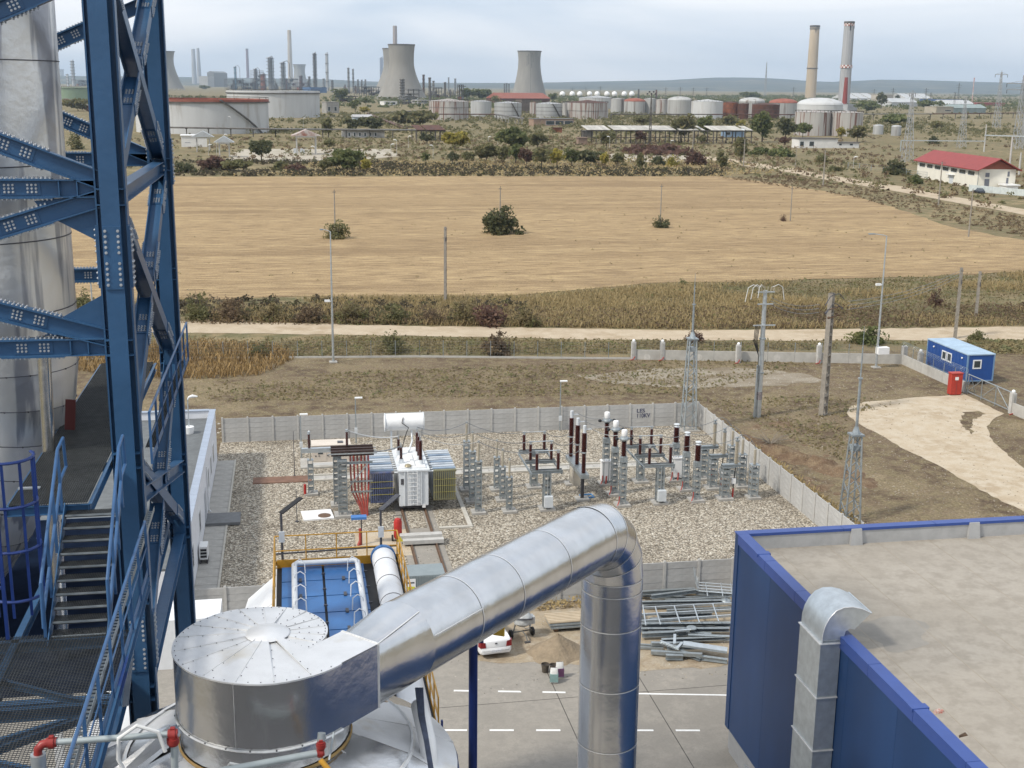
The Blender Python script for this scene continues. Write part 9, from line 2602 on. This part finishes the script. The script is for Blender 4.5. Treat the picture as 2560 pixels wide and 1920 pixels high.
for zf, x0, x1, yt, yb, mt, lab, dn in TREES:
  q = G(*zf((x0 + x1) / 2, yb))
  k = mpp(q)
  h = GY(*zf((x0 + x1) / 2, yt), q.y).z
  kind = "bush" if ("bush" in lab and "tree" not in lab) else "tree"
  plant(kind, q.x, q.y, (x1 - x0) * k * 1.28, max(h, 1.5) * 1.1, mt, lab, "trees and bushes of the far plain", dn * 1.5, far=True)
# low scrub spread over the far plain
def far_zone(*z):
  return [zo(*p) for p in z]
thickets("scrub", far_zone((1560, 372), (2300, 470), (2300, 300), (1560, 290), (900, 300), (250, 300), (250, 345), (900, 352)), 1500, 1.8, L_BROWN, "low brown scrub on the plain beyond the field", patch=30)
thickets("scrub", far_zone((1560, 372), (2300, 470), (2300, 280), (250, 285), (250, 345), (900, 352)), 2300, 1.8, L_OLIVE, "low olive scrub on the plain beyond the field", patch=24)
thickets("far_scrub", far_zone((250, 290), (2300, 290), (2300, 235), (250, 250)), 2600, 4.0, L_OLIVE, "scrub and low trees between the tanks", patch=60)
thickets("far_wood", far_zone((100, 236), (2300, 238), (2300, 205), (100, 212)), 4200, 8.0, L_GREEN, "belt of distant woods and hedges before the hills", patch=220)
# more pipework and vessels crowded round the cooling towers
rk_ = random.Random(11)
clut = []
for k in range(34):
  zf, x0, x1, yb = ((ZF2, 600, 1320, 640), (ZF2, 1560, 1880, 672), (ZF3, 580, 860, 705))[(0, 0, 1, 2)[k % 4]]
  x = x0 + (x1 - x0) * (k // 4 + rk_.random()) / 9.0
  clut.append((zf(x, yb)[0], zf, x, yb))
for k, (_, zf, x, yb) in enumerate(sorted(clut, key=lambda c: c[0])):
  q = G(*zf(x, yb))
  h = (yb - rk_.uniform(540, 610) if yb < 660 else rk_.uniform(25, 90)) * mpp(q)
  w = rk_.uniform(4, 9)
  t = thing("plant_clutter", "sooty knot of pipework on the refinery skyline, " + ordinal(k) + " from the left", "process unit", (q.x, q.y, 0), rk_.random(), "pipework on the refinery skyline")
  part("frame", MB().bb(-w, 0, h * 0.55, w, w, h * 0.6).bar((-w, 0, 0), (-w, 0, h * 0.8), 1, 1).bar((w, 0, 0), (w, 0, h * 0.7), 1, 1), steel_d, t)
  part("vessel", MB().lathe([(w * 0.3, 0), (w * 0.3, h * 0.85), (w * 0.15, h * 0.95), (0.1, h)], 10), rk_.choice((steel_d, steel_g, rustd)), t)
  part("pipe", MB().tube([(-w * 1.6, 0, h * 0.3), (-w * 0.6, 0, h * 0.35), (-w * 0.5, 0, h * 0.9), (0, 0, h * 1.0)], 0.6, 6).tube([(w * 0.4, 0, h * 0.2), (w * 1.8, 0, h * 0.25)], 0.7, 6), steel_d, t)
# ------------------------------------------------------------------ air
hzm = bpy.data.materials.new("haze_air")
hzm.use_nodes = True
_n = hzm.node_tree.nodes
_n.remove(_n['Principled BSDF'])
_pv = _n.new("ShaderNodeVolumePrincipled")
_pv.inputs['Color'].default_value = (0.68, 0.84, 1.0, 1)
_pv.inputs['Density'].default_value = 6e-5
_pv.inputs['Anisotropy'].default_value = 0.2
hzm.node_tree.links.new(_pv.outputs[0], _n['Material Output'].inputs['Volume'])
ho = part("haze", MB().bb(-9200, -500, -6, 13300, 15800, 330), hzm, None, kind="stuff")
ho["label"] = "pale blue haze over the distant plain"
